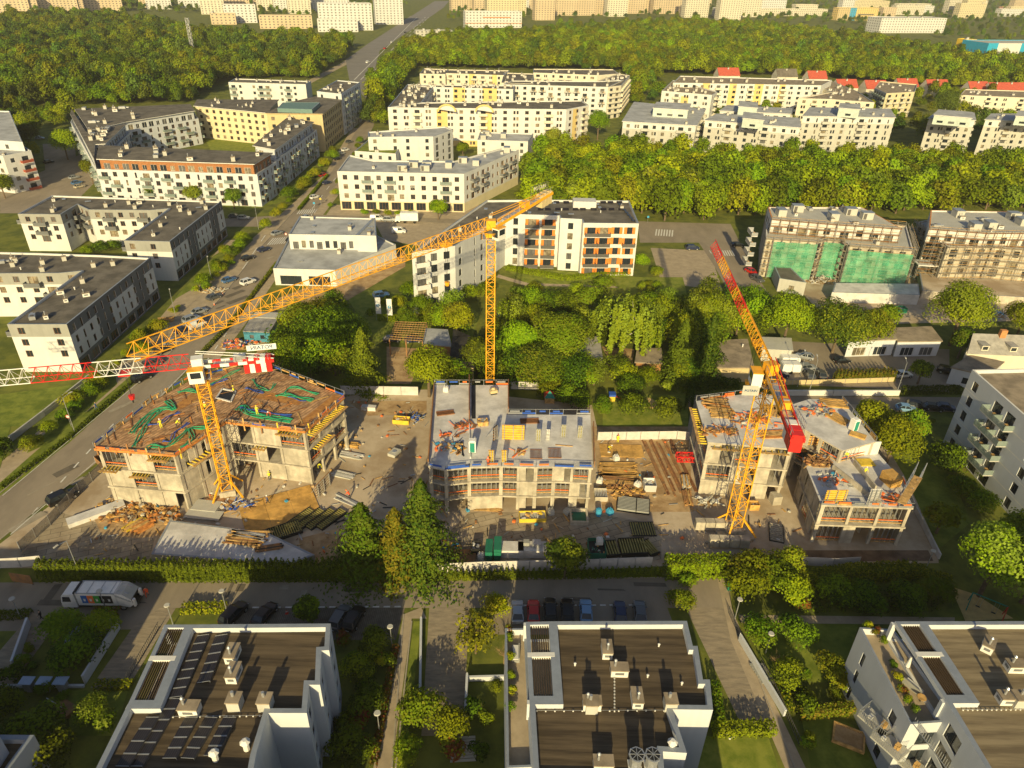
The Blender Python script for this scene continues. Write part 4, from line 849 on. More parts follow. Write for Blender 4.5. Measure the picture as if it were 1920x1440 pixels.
for px in ([(300, 780), (345, 765), (420, 715), (395, 712)], [(470, 745), (560, 760), (575, 745), (500, 735)], [(283, 840), (330, 845), (410, 790), (395, 785)], [(270, 790), (300, 785), (310, 775), (285, 778)], [(560, 806), (640, 742), (625, 740), (550, 800)]): c1.part('bare_formwork_sheet', deckpatch(px, 11.512, mat('orange_formply', (.3, .13, .04), .85, .3, 1.2, col2=(.46, .22, .06), contrast=1)))
c1.part('stair_opening', lambda m: (m.poly([(p.x, p.y, 11.515) for p in gp((408, 745), (432, 752), (440, 735), (418, 730), z=11.5)], BLACK), [m.bar(G(*a, 11.6), G(*c_, 11.6), .3, CONCL, .2) for a, c_ in (((406, 746), (433, 753)), ((433, 753), (442, 734)), ((442, 734), (417, 729)), ((417, 729), (406, 746)))]))
def smooth(p, n=4):
    o = []
    for i in range(len(p) - 1):
        a, b, c, d = p[max(i - 1, 0)], p[i], p[i + 1], p[min(i + 2, len(p) - 1)]
        for k in range(n): t = k / n; o.append(.5 * (2 * b + (c - a) * t + (2 * a - 5 * b + 4 * c - d) * t * t + (3 * b - a - 3 * c + d) * t ** 3))
    return o + [p[-1]]
def edgeposts(b, px, z, n):
    m = MB(); p = gp(*px, z=z); r = random.Random(n)
    for a, c in zip(p, p[1:]):
        k = max(2, int((c - a).length / 2.6))
        for i in range(k): q = a.lerp(c, (i + r.random() * .5) / k); m.bar(q - Vector((0, 0, r.uniform(.8, 1.8))), q + Vector((0, 0, r.uniform(.4, 1.3))), .22, r.choice((YELF, WOOD, WOOD, PLYD)), .16)
        m.bar(a - Vector((0, .12, .2)), c - Vector((0, .12, .2)), .12, WOODO, .4)
    m.build('edge_formwork', b.root)
edgeposts(c1, C1[:5], 11.5, 3); edgeposts(c1, [C1[0], C1[8], C1[7]], 11.5, 4)
m = MB(); r = random.Random(9); dp = c1.deck[0]; xs, ys = [p[0] for p in dp], [p[1] for p in dp]
for i in range(260):
    p = (r.uniform(min(xs), max(xs)), r.uniform(min(ys), max(ys)))
    if inpoly(p, dp) and edge_dist(p, dp) > .8: a = r.choice((.55, .55, 2.1)) + r.gauss(0, .06); L = r.uniform(.8, 4); m.bar((p[0], p[1], 11.56), (p[0] + L * math.cos(a), p[1] + L * math.sin(a), 11.57), r.uniform(.05, .3), r.choice((RUST, PLYD, WOODO, WOOD, RUST)), .06)
m.build('rebar_mesh', c1.root, kind='stuff')
def conduit(label, px, m_, n=3, gap=.3, z=11.5, grp='conduits laid over the formwork deck'):
    p = smooth(gp(*px, z=z + .1)); mb = MB(); o = p[0].copy()
    for k in range(n):
        off = (k - (n - 1) / 2) * gap; pts = []
        for i, v in enumerate(p):
            t = (p[min(i + 1, len(p) - 1)] - p[max(i - 1, 0)]).normalized(); s = Vector((-t.y, t.x, 0)); pts.append(v - o + s * (off + .12 * math.sin(i * .9 + k * 2.1)) + Vector((0, 0, .08 * (1 + math.sin(i * 1.1 + k)))))
        for a, c in zip(pts, pts[1:]): mb.bar(a, c, .1, m_)
    return solo(mb, 'conduit_bundle', label, 'conduit', o, grp)
def dk(*p): return [(x / 3.0, 680 + y / 3.0) for x, y in p]
for lb, px, m_, n in (('longest green conduit bundle on the deck, left half, hooked at its upper end', dk((740, 400), (800, 330), (860, 280), (940, 255), (980, 262), (935, 215)), GREENP, 4),
        ('green conduit pair curving down the left deck edge', dk((750, 475), (790, 410), (830, 340), (900, 270)), GREENP, 3), ('green conduit bundle snaking along the front deck edge', dk((815, 500), (850, 470), (930, 475), (1000, 430), (1060, 370)), GREENP, 3),
        ('green conduit bundle beside the yellow mast, bending to the front corner', dk((1020, 480), (1080, 430), (1070, 370), (1160, 365), (1180, 300)), GREENP, 3), ('green conduits behind the mast top running to the back corner', dk((1000, 170), (1060, 155), (1110, 170)), GREENP, 3),
        ('green conduits reaching from mast to counter jib shadow', dk((1180, 130), (1260, 80), (1350, 42)), GREENP, 2), ('thick green conduit bundle on the right wing near its front edge', dk((1340, 270), (1370, 250), (1400, 285), (1520, 310), (1640, 330)), GREENP, 5),
        ('green conduit fan on the right wing near its back corner', dk((1550, 190), (1600, 180), (1680, 195), (1760, 215)), GREENP, 3), ('thin green conduits branching off the fan', dk((1600, 180), (1630, 140), (1700, 150), (1790, 180)), GREENP, 2), ('short green conduits at the back of the right wing', dk((1420, 95), (1450, 130), (1510, 160), (1545, 120)), GREENP, 2),
        ('blue conduit on the left half below the long green bundle', dk((830, 355), (900, 340), (960, 300), (1010, 280)), BLUEP, 2), ('blue conduit bent around the front green bundle', dk((915, 445), (960, 440), (990, 390), (1060, 340)), BLUEP, 2), ('blue conduit on the right wing along the thick green bundle', dk((1350, 255), (1410, 265), (1500, 280), (1640, 300)), BLUEP, 2),
        ('blue conduit at the back beside the mast', dk((1190, 130), (1240, 105), (1280, 95)), BLUEP, 2), ('blue conduit along the back of the right wing', dk((1380, 145), (1430, 155), (1480, 175)), BLUEP, 2), ('blue conduit under the fan on the right wing', dk((1620, 195), (1680, 210), (1720, 220)), BLUEP, 1)): conduit(lb, px, m_, n)
# middle shell
C2 = [(803, 874), (835, 881), (880, 876), (940, 874), (1005, 876), (1040, 875), (1112, 878), (1107, 778), (953, 777), (953, 722), (815, 722)]
c2 = shell('middle concrete shell with grey slab, yellow formwork panels and a white toilet cabin on top', C2, [3.1, 6.2, 9.3], seed=8, colsp=3.6, walls=.25, group='concrete shells under construction')
rail_edge(c2, [(803, 874), (835, 881), (880, 876), (940, 874), (1005, 876), (1040, 875), (1112, 878)], 9.3, .8, (BLUEP, ORNP, ORNP)); rail_edge(c2, [(953, 777), (1107, 778)], 9.3, 1.2, (METAL, BLUEP)); rail_edge(c2, [(815, 722), (953, 722)], 9.3, 1.2, (BLUEP, ORNP, METAL))
def upstand(px, z, h, w, m_):
    def f(m):
        a, c = G(*px[0], z), G(*px[1], z); m.bar(a + Vector((0, 0, h / 2)), c + Vector((0, 0, h / 2)), w, m_, h)
    return f
for px, m_, h in ((((880, 722), (880, 790)), RUST, 2.4), (((953, 724), (953, 777)), RUST, 1.6), (((1112, 800), (1114, 876)), PLYD, 1.2), (((803, 870), (814, 726)), PLYD, 1.0), (((880, 795), (882, 860)), CONCL, .4)): c2.part('wall_formwork', upstand(px, 9.3, h, .18, m_))
c2.part('roof_slot', deckpatch([(884, 722), (892, 722), (892, 785), (884, 785)], 9.312, BLACK))
# right shells
c3 = shell('right concrete shell behind the red and yellow crane, timber strewn over its slab', [(1305, 752), (1327, 829), (1487, 842), (1500, 800), (1480, 760), (1470, 742), (1400, 738)], [3.4, 6.9, 11.3], seed=12, colsp=4.5, walls=.3)
rail_edge(c3, [(1487, 842), (1500, 800), (1480, 760), (1400, 740), (1305, 752)], 11.3, 1.2, (BLUEP, ORNP, METAL)); brackets(c3, (1307, 757), (1325, 825), 10.3, 16); brackets(c3, (1335, 830), (1480, 842), 10.5, 12, .8)
c4 = shell('far right concrete shell with open lower slab, yellow panel and scaffold at its corner', [(1540, 947), (1713, 953), (1690, 900), (1640, 842), (1505, 858)], [4.0, 8.0], seed=15, colsp=4.6, walls=.5, prop=True)
c5 = shell('', [(1500, 800), (1580, 845), (1642, 828), (1578, 750), (1518, 748), (1480, 760)], [3.8, 7.6, 10.8], seed=17, colsp=4.5, walls=.5, root=c4)
c4.part('white_panel', lambda m: m.box((*G(1612, 850, 8.3)[:2], 8.0), (6.5, .25, 2.6), CAPW, .12)); rail_edge(c4, [(1540, 947), (1713, 953), (1690, 900)], 8.0, 1.0, (ORNP, METAL, WOOD)); rail_edge(c4, [(1578, 750), (1642, 828)], 10.8, 1.0, (METAL, WOOD))
for a, c in (((1560, 880), (1650, 950)), ((1600, 870), (1640, 920))): c4.part('wall_panel', upstand((a, c), 8.0, 1.0, .25, CONC))
def scaff_corner(m):
    for i in range(4):
        for j in range(2):
            a = G(1700 + i * 9 - j * 16, 945 - i * 16 - j * 2, 8.0); m.bar(a, a + Vector((0, 0, 3.2)), .09, METAL)
    for z in (8.9, 9.8, 10.9): m.bar(G(1700, 945, 8.0) + Vector((0, 0, z - 8)), G(1727, 897, 8.0) + Vector((0, 0, z - 8)), .09, METAL); m.bar(G(1684, 943, 8.0) + Vector((0, 0, z - 8)), G(1711, 895, 8.0) + Vector((0, 0, z - 8)), .09, METAL)
    m.bar(G(1690, 944, 11.0), G(1722, 894, 11.0), 1.2, WOOD, .06)
c4.part('scaffold_tower', scaff_corner)

# ------------------------------------------------------------------ tower cranes
GC = 'tower cranes over the building site'
def lattice(mb, a, b, w, h, m_, n, tri=False, bw=.16, dw=.09, cols=None):
    """square (or triangular) lattice from a to b; width w, height h"""
    a, b = Vector(a), Vector(b); d = (b - a).normalized(); side = d.cross(Vector((0, 0, 1)))
    if side.length < .2: side = Vector((1, 0, 0)); side.rotate(Matrix.Rotation(w_rot[0], 3, 'Z'))
    side.normalize(); upv = side.cross(d).normalized()
    cs = [(-w / 2, 0), (w / 2, 0), (0, h)] if tri else [(-w / 2, -h / 2), (w / 2, -h / 2), (w / 2, h / 2), (-w / 2, h / 2)]
    K = len(cs); P_ = [[a.lerp(b, i / n) + side * c[0] + upv * c[1] for c in cs] for i in range(n + 1)]
    for i in range(n):
        mm = cols(i / n) if cols else m_
        for k in range(K):
            mb.bar(P_[i][k], P_[i + 1][k], bw, mm); j = (k + 1) % K
            if tri and {k, j} == {0, 1}: mb.bar(P_[i][k], P_[i + 1][j], dw, mm); mb.bar(P_[i][k], P_[i][j], dw, mm); continue
            if tri:
                mid = [(P_[i][q] + P_[i + 1][q]) / 2 for q in range(3)]; base = k if k != 2 else j
                top = mid[2]; mb.bar(P_[i][base], P_[i][2].lerp(P_[i + 1][2], .5), dw, mm); mb.bar(P_[i + 1][base], P_[i][2].lerp(P_[i + 1][2], .5), dw, mm)
            else:
                mb.bar(P_[i][k], P_[i + 1][j] if i % 2 else P_[i + 1][j], dw, mm) if i % 2 == 0 else mb.bar(P_[i][j], P_[i + 1][k], dw, mm); mb.bar(P_[i][k], P_[i][j], dw, mm)
w_rot = [0.0]
def crane(label, base, ztop, jib, cjib, mw, jw, mastm, jcols, ballast_m, cab_off, rot, jib_n, sign, ballast_c=CRW, rise=0.0, blen=3.0):
    base = Vector(base); c = thing('tower_crane', label, 'crane', base, GC); zj = ztop; w_rot[0] = rot; top = Vector((base.x, base.y, zj))
    m = MB(); lattice(m, base, top - Vector((0, 0, 1.6)), mw, mw, mastm, int(zj / (mw * .95)), bw=.15, dw=.07); m.build('mast', c)
    m = MB(); s = Vector((mw / 2, 0, 0)); m.box((base.x, base.y, 0), (mw + 3.4, mw + 3.4, .5), CONC, rot); m.box((base.x, base.y, .5), (mw + .9, mw + .9, 1.0), CONC, rot)
    for k in range(4):
        an = rot + math.pi / 4 + k * math.pi / 2; e = Vector((math.cos(an), math.sin(an), 0)); m.bar(base + e * mw * 2.0 + Vector((0, 0, .6)), base + e * mw * .72 + Vector((0, 0, 3.4)), .25, mastm)
    m.build('base', c)
    m = MB(); m.cyl(top - Vector((0, 0, 1.7)), top - Vector((0, 0, .9)), 1.1, 1.3, mastm, 14); m.cyl(top - Vector((0, 0, .9)), top - Vector((0, 0, .4)), 1.25, 1.25, RAILM, 14); m.box(top - Vector((0, 0, .4)), (1.7, 1.5, 1.7), CRW if sign else mastm, rot); m.build('slewing_unit', c)
    J = Vector(jib); Cj = Vector(cjib); dj = (J - top); dj.z = 0; dj.normalize(); sd = Vector((dj.y, -dj.x, 0))
    m = MB(); lattice(m, top + dj * 1.0, J, jw, jw * 1.05, None, jib_n, True, .115, .055, jcols); jo = m.build('jib', c)
    m = MB(); tr = top.lerp(J, .18); m.box(tr - Vector((0, 0, .5)), (1.6, 1.4, .45), jcols(0), math.atan2(dj.y, dj.x)); m.build('trolley', c)
    m = MB(); hk = tr - Vector((0, 0, 4.2 if sign else 7)); m.bar(tr + sd * .3, hk + sd * .1, .04, BLACK); m.bar(tr - sd * .3, hk - sd * .1, .04, BLACK); m.cyl(hk - Vector((0, 0, .7)), hk, .35, .5, jcols(0), 8); m.cyl(hk - Vector((0, 0, 1.3)), hk - Vector((0, 0, .7)), .1, .15, BLACK, 6); m.build('hook_block', c)
    m = MB(); cd = (Cj - top).normalized(); L = (Cj - top).length
    for s in (-1, 1):
        for i in range(8): A_, B__ = (top - dj * .6).lerp(Cj, i / 8), (top - dj * .6).lerp(Cj, (i + 1) / 8); m.bar(A_ + sd * s * .8, B__ + sd * s * .8, .22, (CRR if i % 2 else CRW) if sign else (CRR if blen == 3.6 and i > 4 else mastm), .5)
    n = int(L / 1.5)
    for i in range(n): p = top.lerp(Cj, (i + .5) / n); m.bar(p - sd * .8, p + sd * .8, .1, mastm if not sign else jcols(.99)); m.bar(p - sd * .8 + Vector((0, 0, 1.2)), top.lerp(Cj, min(1, (i + 1.5) / n)) - sd * .8 + Vector((0, 0, 1.2)), .05, METAL); m.bar(p - sd * .8, p - sd * .8 + Vector((0, 0, 1.2)), .05, METAL)
    m.bar(top.lerp(Cj, .2), top.lerp(Cj, .95), 1.2, METAL, .06)
    for s in (-1, 1): m.bar(top + Vector((0, 0, 2.2)) + sd * s * .3, Cj + sd * s * .6 + Vector((0, 0, .3)), .1, jcols(.99))
    m.build('counter_jib', c)
    for k, mm in enumerate(ballast_m):
        p = Cj - cd * (blen * .2 + k * blen / len(ballast_m)); m = MB(); m.box((p.x, p.y, p.z - 1.9), (blen / len(ballast_m) - .08, 1.5, 2.5), mm, math.atan2(cd.y, cd.x)); m.build('counterweight', c)
    m = MB(); wn = top.lerp(Cj, .55); m.box((wn.x, wn.y, wn.z + .1), (1.8, 1.2, 1.0), mastm if not sign else METAL, math.atan2(dj.y, dj.x)); m.cyl(wn + sd * .5 + Vector((0, 0, .8)), wn - sd * .5 + Vector((0, 0, .8)), .4, .4, METAL, 10); m.build('winch', c)
    m = MB(); cp = top + sd * cab_off[0] + dj * cab_off[1] + Vector((0, 0, -2.0)); an = math.atan2(dj.y, dj.x); m.box(cp, (2.2, 1.4, 2.1), CRW, an); m.box(cp + Vector((0, 0, 2.1)), (2.3, 1.5, .1), mastm, an); cb = m.build('cabin', c)
    m = MB(); m.box(cp + dj * 1.11 + Vector((0, 0, .5)), (.04, 1.2, 1.4), GLASS, an); m.box(cp + sd * .71 + Vector((0, 0, .9)), (1.5, .04, 1.0), GLASS, an); m.box(cp - sd * .71 + Vector((0, 0, .9)), (1.5, .04, 1.0), GLASS, an); m.build('window', cb)
    m = MB(); pl = top - Vector((0, 0, 1.9)); m.box(pl, (3.2, 3.2, .08), METAL, rot)
    for k in range(4):
        an = rot + k * math.pi / 2; ca, sa = math.cos(an), math.sin(an); q = lambda x, y, z: Vector((pl.x + x * ca - y * sa, pl.y + x * sa + y * ca, pl.z + z)); m.bar(q(-1.6, 1.6, 1.1), q(1.6, 1.6, 1.1), .06, mastm)
        for x in (-1.6, -.5, .5): m.bar(q(x, 1.6, 0), q(x, 1.6, 1.1), .06, mastm)
    m.build('platform', c)
    return c, top, dj, sd, Cj
def redwhite(t): return CRR if int((t * 66 + 3.5) / 9.5) % 2 == 0 else CRW
jl = G(0, 720, 25.6); tl = Vector((-48.3, 94.2, 25.6)); ddl = (jl - tl).normalized()
lc, tl, dl, sl, cl = crane('short yellow mast crane with red and white jib reaching out of view on the left', (-48.3, 94.6, 0), 25.6, Vector((-48.3, 94.6, 25.6)) + ddl * 58, Vector((-48.3, 94.6, 25.6)) - ddl * 11.2, 1.7, 1.9, CRY, redwhite, (CRR, CRW, CRR, CRW, CRR), (-1.7, .2), .35, 34, 1, blen=4.2)
mc, tm, dm, sm_, cm = crane('tallest crane, all yellow with long jib stretching down to the left', (-4.5, 124.6, 0), 38.6, (-44.7, 72.3, 39.0), (6.4, 138.0, 41.4), 1.6, 1.9, CRY, lambda t: CRY, (W_SAND, W_SAND, W_SAND), (-1.6, -.4), .05, 38, 0, blen=3.2)
def rc_col(t): return CRR if (t > .82 or .52 < t < .66 or .34 < t < .47) else CRY
rc, tr_, dr, sr, cr = crane('yellow crane with red jib sections pointing away and red counterweights', (36.7, 88.2, 0), 30.6, (40.6, 139.4, 30.6), (35.2, 71.6, 30.2), 1.9, 1.5, CRY, rc_col, (CRR, CRR, CRW), (-1.9, -.3), .3, 34, 0, blen=3.6)
# name boards of the cranes
def text_mesh(txt, size, m_, depth=.03):
    cu = bpy.data.curves.new('lettering', 'FONT'); cu.body = txt; cu.size = size; cu.align_x = 'CENTER'; cu.align_y = 'CENTER'; cu.extrude = depth; cu.resolution_u = 2
    o = bpy.data.objects.new('lettering', cu); COL.objects.link(o); dg = bpy.context.evaluated_depsgraph_get(); me = bpy.data.meshes.new_from_object(o.evaluated_get(dg)); bpy.data.objects.remove(o); me.materials.clear(); me.materials.append(m_); return me
def board(parent, txt, c, right, up, w, h, bm, tm_, size, frame=True):
    right, up = Vector(right).normalized(), Vector(up).normalized(); nrm = right.cross(up).normalized(); c = Vector(c); m = MB()
    def q(x, y, z): return c + right * x + up * y + nrm * z
    if bm: m.bar(q(-w / 2, 0, -.06), q(w / 2, 0, -.06), .08, bm, h)
    else:
        for y in (-h / 2, h / 2): m.bar(q(-w / 2, y, -.06), q(w / 2, y, -.06), .08, RAILM)
        for x in (-w / 2, 0, w / 2): m.bar(q(x, -h / 2 - .8, -.06), q(x, h / 2, -.06), .08, RAILM)
    s = m.build('sign_board', parent); o = bpy.data.objects.new('lettering', text_mesh(txt, size, tm_)); COL.objects.link(o); o.parent = s
    off = OFF[s.name]; mw = Matrix((right, up, nrm)).transposed().to_4x4(); mw.translation = c + nrm * .03 - Vector(off); o.matrix_local = mw; OFF[o.name] = tuple(c); return s
# ------------------------------------------------------------------ scaffolded buildings
NETM = mat('green_net', (0.09, 0.4, 0.22), 0.8, 0.35, 0.35, alpha=0.5, contrast=.8)
PIPE = mat('scaffold_pipe', (0.25, 0.24, 0.22), 0.5, 0.2, 1.0, metal=.3)
def scaff(b, pts, z, off=1.3, net=None, lift=2.0, board=mat('scaffold_boards', (.33, .27, .19), .8, .3, 1.5)):
    m = MB()
    for si, (a, c) in enumerate(zip(pts, pts[1:])):
        a, c = Vector((a[0], a[1])), Vector((c[0], c[1])); d = (c - a).normalized(); o = Vector((d.y, -d.x)); L = (c - a).length; n = max(1, int(L / 2.4))
        for i in range(n + 1):
            for e in (off - .9, off): p = a + d * (L * i / n) + o * e; m.bar((p.x, p.y, 0), (p.x, p.y, z + 1), .1, PIPE)
        k = int(z / lift)
        for j in range(1, k + 1):
            p, q = a + o * (off - .45), c + o * (off - .45); m.bar((p.x, p.y, j * lift), (q.x, q.y, j * lift), .8, board, .06)
            for h in (.5, 1.0): p, q = a + o * off, c + o * off; m.bar((p.x, p.y, j * lift + h), (q.x, q.y, j * lift + h), .07, PIPE if h < 1 else WOOD)
        for i in range(0, n, 3): p, q = a + d * (L * i / n) + o * off, a + d * (L * (i + 1) / n) + o * off; m.bar((p.x, p.y, 0), (q.x, q.y, z), .07, PIPE)
        if net and si < len(net) and net[si]:
            p, q = a + o * (off + .08), c + o * (off + .08); n2 = max(2, int(L / 1.6)); r = random.Random(si)
            zs = [0.6 + (net[si] - .6) * t / 5 for t in range(6)]; grid = [[(p.lerp(q, i / n2) + o * r.uniform(0, .3)).to_3d() + Vector((0, 0, zz)) for zz in zs] for i in range(n2 + 1)]
            nm = MB()
            for i in range(n2):
                for j in range(5): nm.poly([grid[i][j], grid[i + 1][j], grid[i + 1][j + 1], grid[i][j + 1]], NETM)
            nm.build('safety_net', b.root)
    m.build('scaffolding', b.root)
def kbuild(label, low, pent, zl, zp, netz, seed, ext):
    b = Bld('scaffolded_building', label, 'building', cen(P5(*low, z=zl)), 'unfinished flats in scaffolding'); pl = P5(*low, z=zl)
    sw = D(pat=['wBw', 'Bww'], sp=3.6, w=1.7, h=1.9, sill=.5)
    b.block(pl, 0, zl, wall=CONC, roof=W_LGREY, nf=4, cap=CONCL, par=.4, styles={'all': sw}); b.block(P5(*pent, z=zp), zl - .4, zp, wall=CONCL, roof=W_LGREY, cap=WOODO, nf=1, par=.4, styles={'all': D(pat='BwB', sp=3.6, w=1.8, h=2)}, wname='upper_storey')
    b.clutter(12, (4, 4, 0, 1, 2), seed, margin=1.2, which=1); b.clutter(9, (0, 1, 2, 1), seed + 9, margin=.4, which=0); up = P5(*pent, z=zp); scaff(b, up[:3], zp, off=1.2, board=PLYD); scaff(b, pl[:ext], zl, net=netz); b.done(); return b
k1 = kbuild('unfinished flats wrapped in green safety netting on the right', [(1436, 446), (1450, 447), (1532, 452), (1545, 448), (1582, 451), (1592, 459), (1652, 464), (1712, 468), (1700, 424), (1437, 402)], [(1447, 410), (1570, 420), (1690, 428), (1640, 400), (1615, 388), (1440, 388)], 12, 16, [0, 11.5, 0, 11.5, 0, 11, 11, 10.5], 3, 10)
for k in range(4): p = G(1436, 448, 12); inst('balcony', balcony_mesh(5, 1.8, 'plain', CONCL, METAL), k1.root, (p.x - 1.6, p.y + 5, 2.9 + k * 3), -1.6)
k2 = kbuild('unfinished grey flats in bare pipe scaffolding at the right edge', [(1776, 462), (1860, 462), (1960, 470), (2000, 440), (1740, 412), (1722, 416)], [(1742, 428), (1850, 436), (1990, 436), (1980, 398), (1745, 394)], 12, 16, None, 4, 3)
scaff(k2, [G(1722, 416, 12)[:2], G(1776, 462, 12)[:2]], 12)
b = Bld('site_office', 'low grey flat-roofed hut beside the green netting', 'hut', G(1490, 540)[:2]); b.block(P5((1462, 522), (1512, 530), (1478, 497), (1450, 495), z=4), 0, 4, wall=W_LGREY, roof=R_DARK, nf=1, cap=CAP, par=.2, styles={0: D(pat='w', sp=4)}); b.done()
b = Bld('retaining_wall', 'long pale concrete wall and deck below the netted flats', 'wall', G(1640, 560)[:2]); b.block(P5((1560, 548), (1725, 553), (1722, 532), (1566, 530), z=3), 0, 3, wall=CONCL, roof=CONCL, nf=0, par=.02); b.block(P5((1730, 545), (1960, 560), (1960, 500), (1720, 490), z=2.4), 0, 2.4, wall=CONC, roof=YARD, nf=0, par=.02)
for i in range(5):
    p = G(1722 + i * 14, 500, 2.4); b.part('column', lambda m: m.box((p.x, p.y, 2.4), (.5, .5, 3), CONCL))
b.part('canopy_slab', lambda m: m.bar(G(1716, 492, 5.6), G(1790, 496, 5.6), 5, CONCL, .3)); b.done()
# ------------------------------------------------------------------ sheds and small houses
def shed(label, px, z, wall, roof, name='shed', styles=None, over=.25, cat='shed', nf=1, clut=0):
    pts = P5(*px, z=z); b = Bld(name, label, cat, cen(pts)); b.block(pts, 0, z, wall=wall, roof=roof, nf=nf, over=over, cap=roof, styles=styles or {}); 
    if clut: b.clutter(clut, (1, 3), 2, margin=.6)
    return b.done()
RUSTR = mat('corrugated_rust', (.25, .16, .1), .8, .4, .8, stretch=(6, 1, 1), contrast=1)
GRYR = wavemat('corrugated_grey', (.36, .34, .31), (.24, .23, .21), 1.6, 'X', thresh=.6, width=.3)
PALR = wavemat('asbestos_roof', (.36, .31, .22), (.25, .21, .15), 1.2, 'X', thresh=.6, width=.3)
BURN = mat('charred_roof', (.03, .027, .023), .95, .5, .6, contrast=1)
gs = D(pat='w', sp=4.2, w=3.2, h=2.2, sill=.2, fr=FRAMEW)
b = shed('white garage row with gridded blue-framed doors, pale left section', [(1592, 640), (1680, 637), (1668, 615), (1600, 620)], 4.2, W_BLUE, PALR, 'garage', {0: gs}, cat='garage')
o = bpy.data.objects.new('lettering', text_mesh('63', 1.1, BLACK)); COL.objects.link(o); o.parent = b.root; p = G(1650, 638, 3.4); o.matrix_local = Matrix.Translation(Vector((p.x - OFF[b.root.name][0], gp((1680, 637), z=4.2)[0].y - .25 - OFF[b.root.name][1], 3.4))) @ Matrix.Rotation(math.pi / 2, 4, 'X'); OFF[o.name] = tuple(p)
b = shed('white garage with brown flat roof and yellow lamp, right of the pale section', [(1684, 641), (1765, 640), (1745, 614), (1672, 617)], 4.0, W_BLUE, R_BROWN, 'garage', {0: gs, 1: gs}, cat='garage')
shed('blue-walled annex with dark roof above the parked pickup', [(1785, 690), (1850, 705), (1880, 680), (1820, 668)], 4, W_BLUE, R_BROWN, 'annex', {0: D(pat='w', sp=4)}, cat='outbuilding')
h = thing('house', 'old house with grey sheet-metal roof, dormers and brick chimney at the right edge', 'house', G(1880, 680)); m = MB(); pp = P5((1812, 660), (1990, 668), (1990, 632), (1822, 628), z=5); m.prism(pp, 0, 5, W_CREAM); m.build('wall', h)
m = MB(); c0, c1_, c2_, c3_ = [Vector((p[0], p[1], 5)) for p in pp]; r0, r1 = (c0 + c3_) / 2 + Vector((0, 0, 2.6)), (c1_ + c2_) / 2 + Vector((0, 0, 2.6)); ov = Vector((0, -.5, -.2))
m.poly([c0 + ov, c1_ + ov, r1, r0], GRYR); m.poly([c2_ - Vector((0, -.5, .2)), c3_ - Vector((0, -.5, .2)), r0, r1], GRYR); m.poly([c3_, c0, r0], W_CREAM); rf = m.build('roof', h)
for t in (.2, .5): q = c0.lerp(c1_, t); mm = MB(); mm.box((q.x, q.y + 1.6, 5.2), (1.6, 2.2, 1.3), W_CREAM); mm.bar((q.x, q.y + .3, 6.6), (q.x, q.y + 3.4, 6.6), 1.9, GRYR, .12); mm.poly([(q.x - .6, q.y + .497, 5.5), (q.x + .6, q.y + .497, 5.5), (q.x + .6, q.y + .497, 6.3), (q.x - .6, q.y + .497, 6.3)], GLASS); mm.build('dormer', rf)
q = r0.lerp(r1, .3); mm = MB(); mm.box((q.x, q.y - .5, q.z - .8), (1.4, .9, 2.2), mat('chimney_brick', (.45, .2, .08), .9, .2, 3)); mm.build('chimney', rf)
h = thing('open_shed', 'half-dismantled shed, bare rafters over dark posts beside the round tree', 'shed', G(770, 650)); m = MB(); A, B_, C_, D_ = [G(*p, 4.2) for p in ((730, 636), (792, 640), (800, 606), (742, 604))]
for i in range(13): m.bar(A.lerp(B_, i / 12), D_.lerp(C_, i / 12), .12, PLYD, .2)
for i in range(9): m.bar(A.lerp(D_, i / 8) + Vector((0, 0, .14)), B_.lerp(C_, i / 8) + Vector((0, 0, .14)), .16, WOOD, .06)
m.build('rafters', h)
for q in (A, B_, C_, D_, (A + B_) / 2): m = MB(); m.bar((q.x, q.y, 0), (q.x, q.y, 4.1), .22, PLYD); m.build('post', h)
b = shed('charred long shed with collapsed black roof', [(845, 672), (888, 690), (880, 632), (852, 620)], 4.0, W_SAND, BURN, styles={0: D(pat='w', sp=4)}); 
shed('lean-to with pale grey sheet roof left of the charred shed', [(795, 645), (845, 650), (838, 620), (800, 618)], 3.2, PLYD, R_GREY)
shed('grey boarded cabin with patched blue-grey roof in the garden', [(1077, 672), (1128, 672), (1122, 633), (1080, 635)], 4.2, mat('weathered_boards', (.3, .28, .25), .9, .25, 1.0, stretch=(.3, .3, 5)), GRYR)
shed('small brown hut with flat roof beside white and red boxes', [(1192, 680), (1240, 682), (1238, 655), (1196, 655)], 3, PLYD, R_BROWN); shed('long brown-roofed shed behind the right crane cabin', [(1340, 690), (1412, 690), (1400, 638), (1342, 640)], 3.6, W_SAND, R_BROWN, clut=1)
shed('pale green garage right of the red jib foot', [(1430, 655), (1485, 658), (1482, 636), (1430, 634)], 3.2, W_LGREY, W_LGREY, 'garage', cat='garage')
shed('blue site container with ribbed grey roof beside the avenue', [(456, 622), (505, 624), (520, 600), (470, 598)], 2.6, mat('container_blue', (.05, .2, .28), .6, .2, 1), GRYR, 'site_container', {0: D(pat='w', sp=3, w=1)}, .05, 'container'); shed('red-brown site container behind the blue one', [(470, 596), (522, 598), (530, 588), (480, 586)], 2.6, mat('container_red', (.2, .06, .04), .6, .2, 1), W_LGREY, 'site_container', None, .05, 'container')
shed('white kiosk with yellow edge by the long timber rails', [(1380, 688), (1412, 690), (1408, 670), (1380, 668)], 2.6, W_WHITE, W_LGREY, 'kiosk', None, .1, 'kiosk')
# low slab roof on the site
b = Bld('site_slab', 'low pale concrete tank roof with stacked beams behind the left hedge', 'slab', G(400, 1020)[:2], None); b.block(P5((283, 1039), (545, 1058), (590, 1040), (500, 998), (318, 975), z=1.4), 0, 1.4, wall=CONC, roof=CONCL, nf=0, par=.02); b.done()
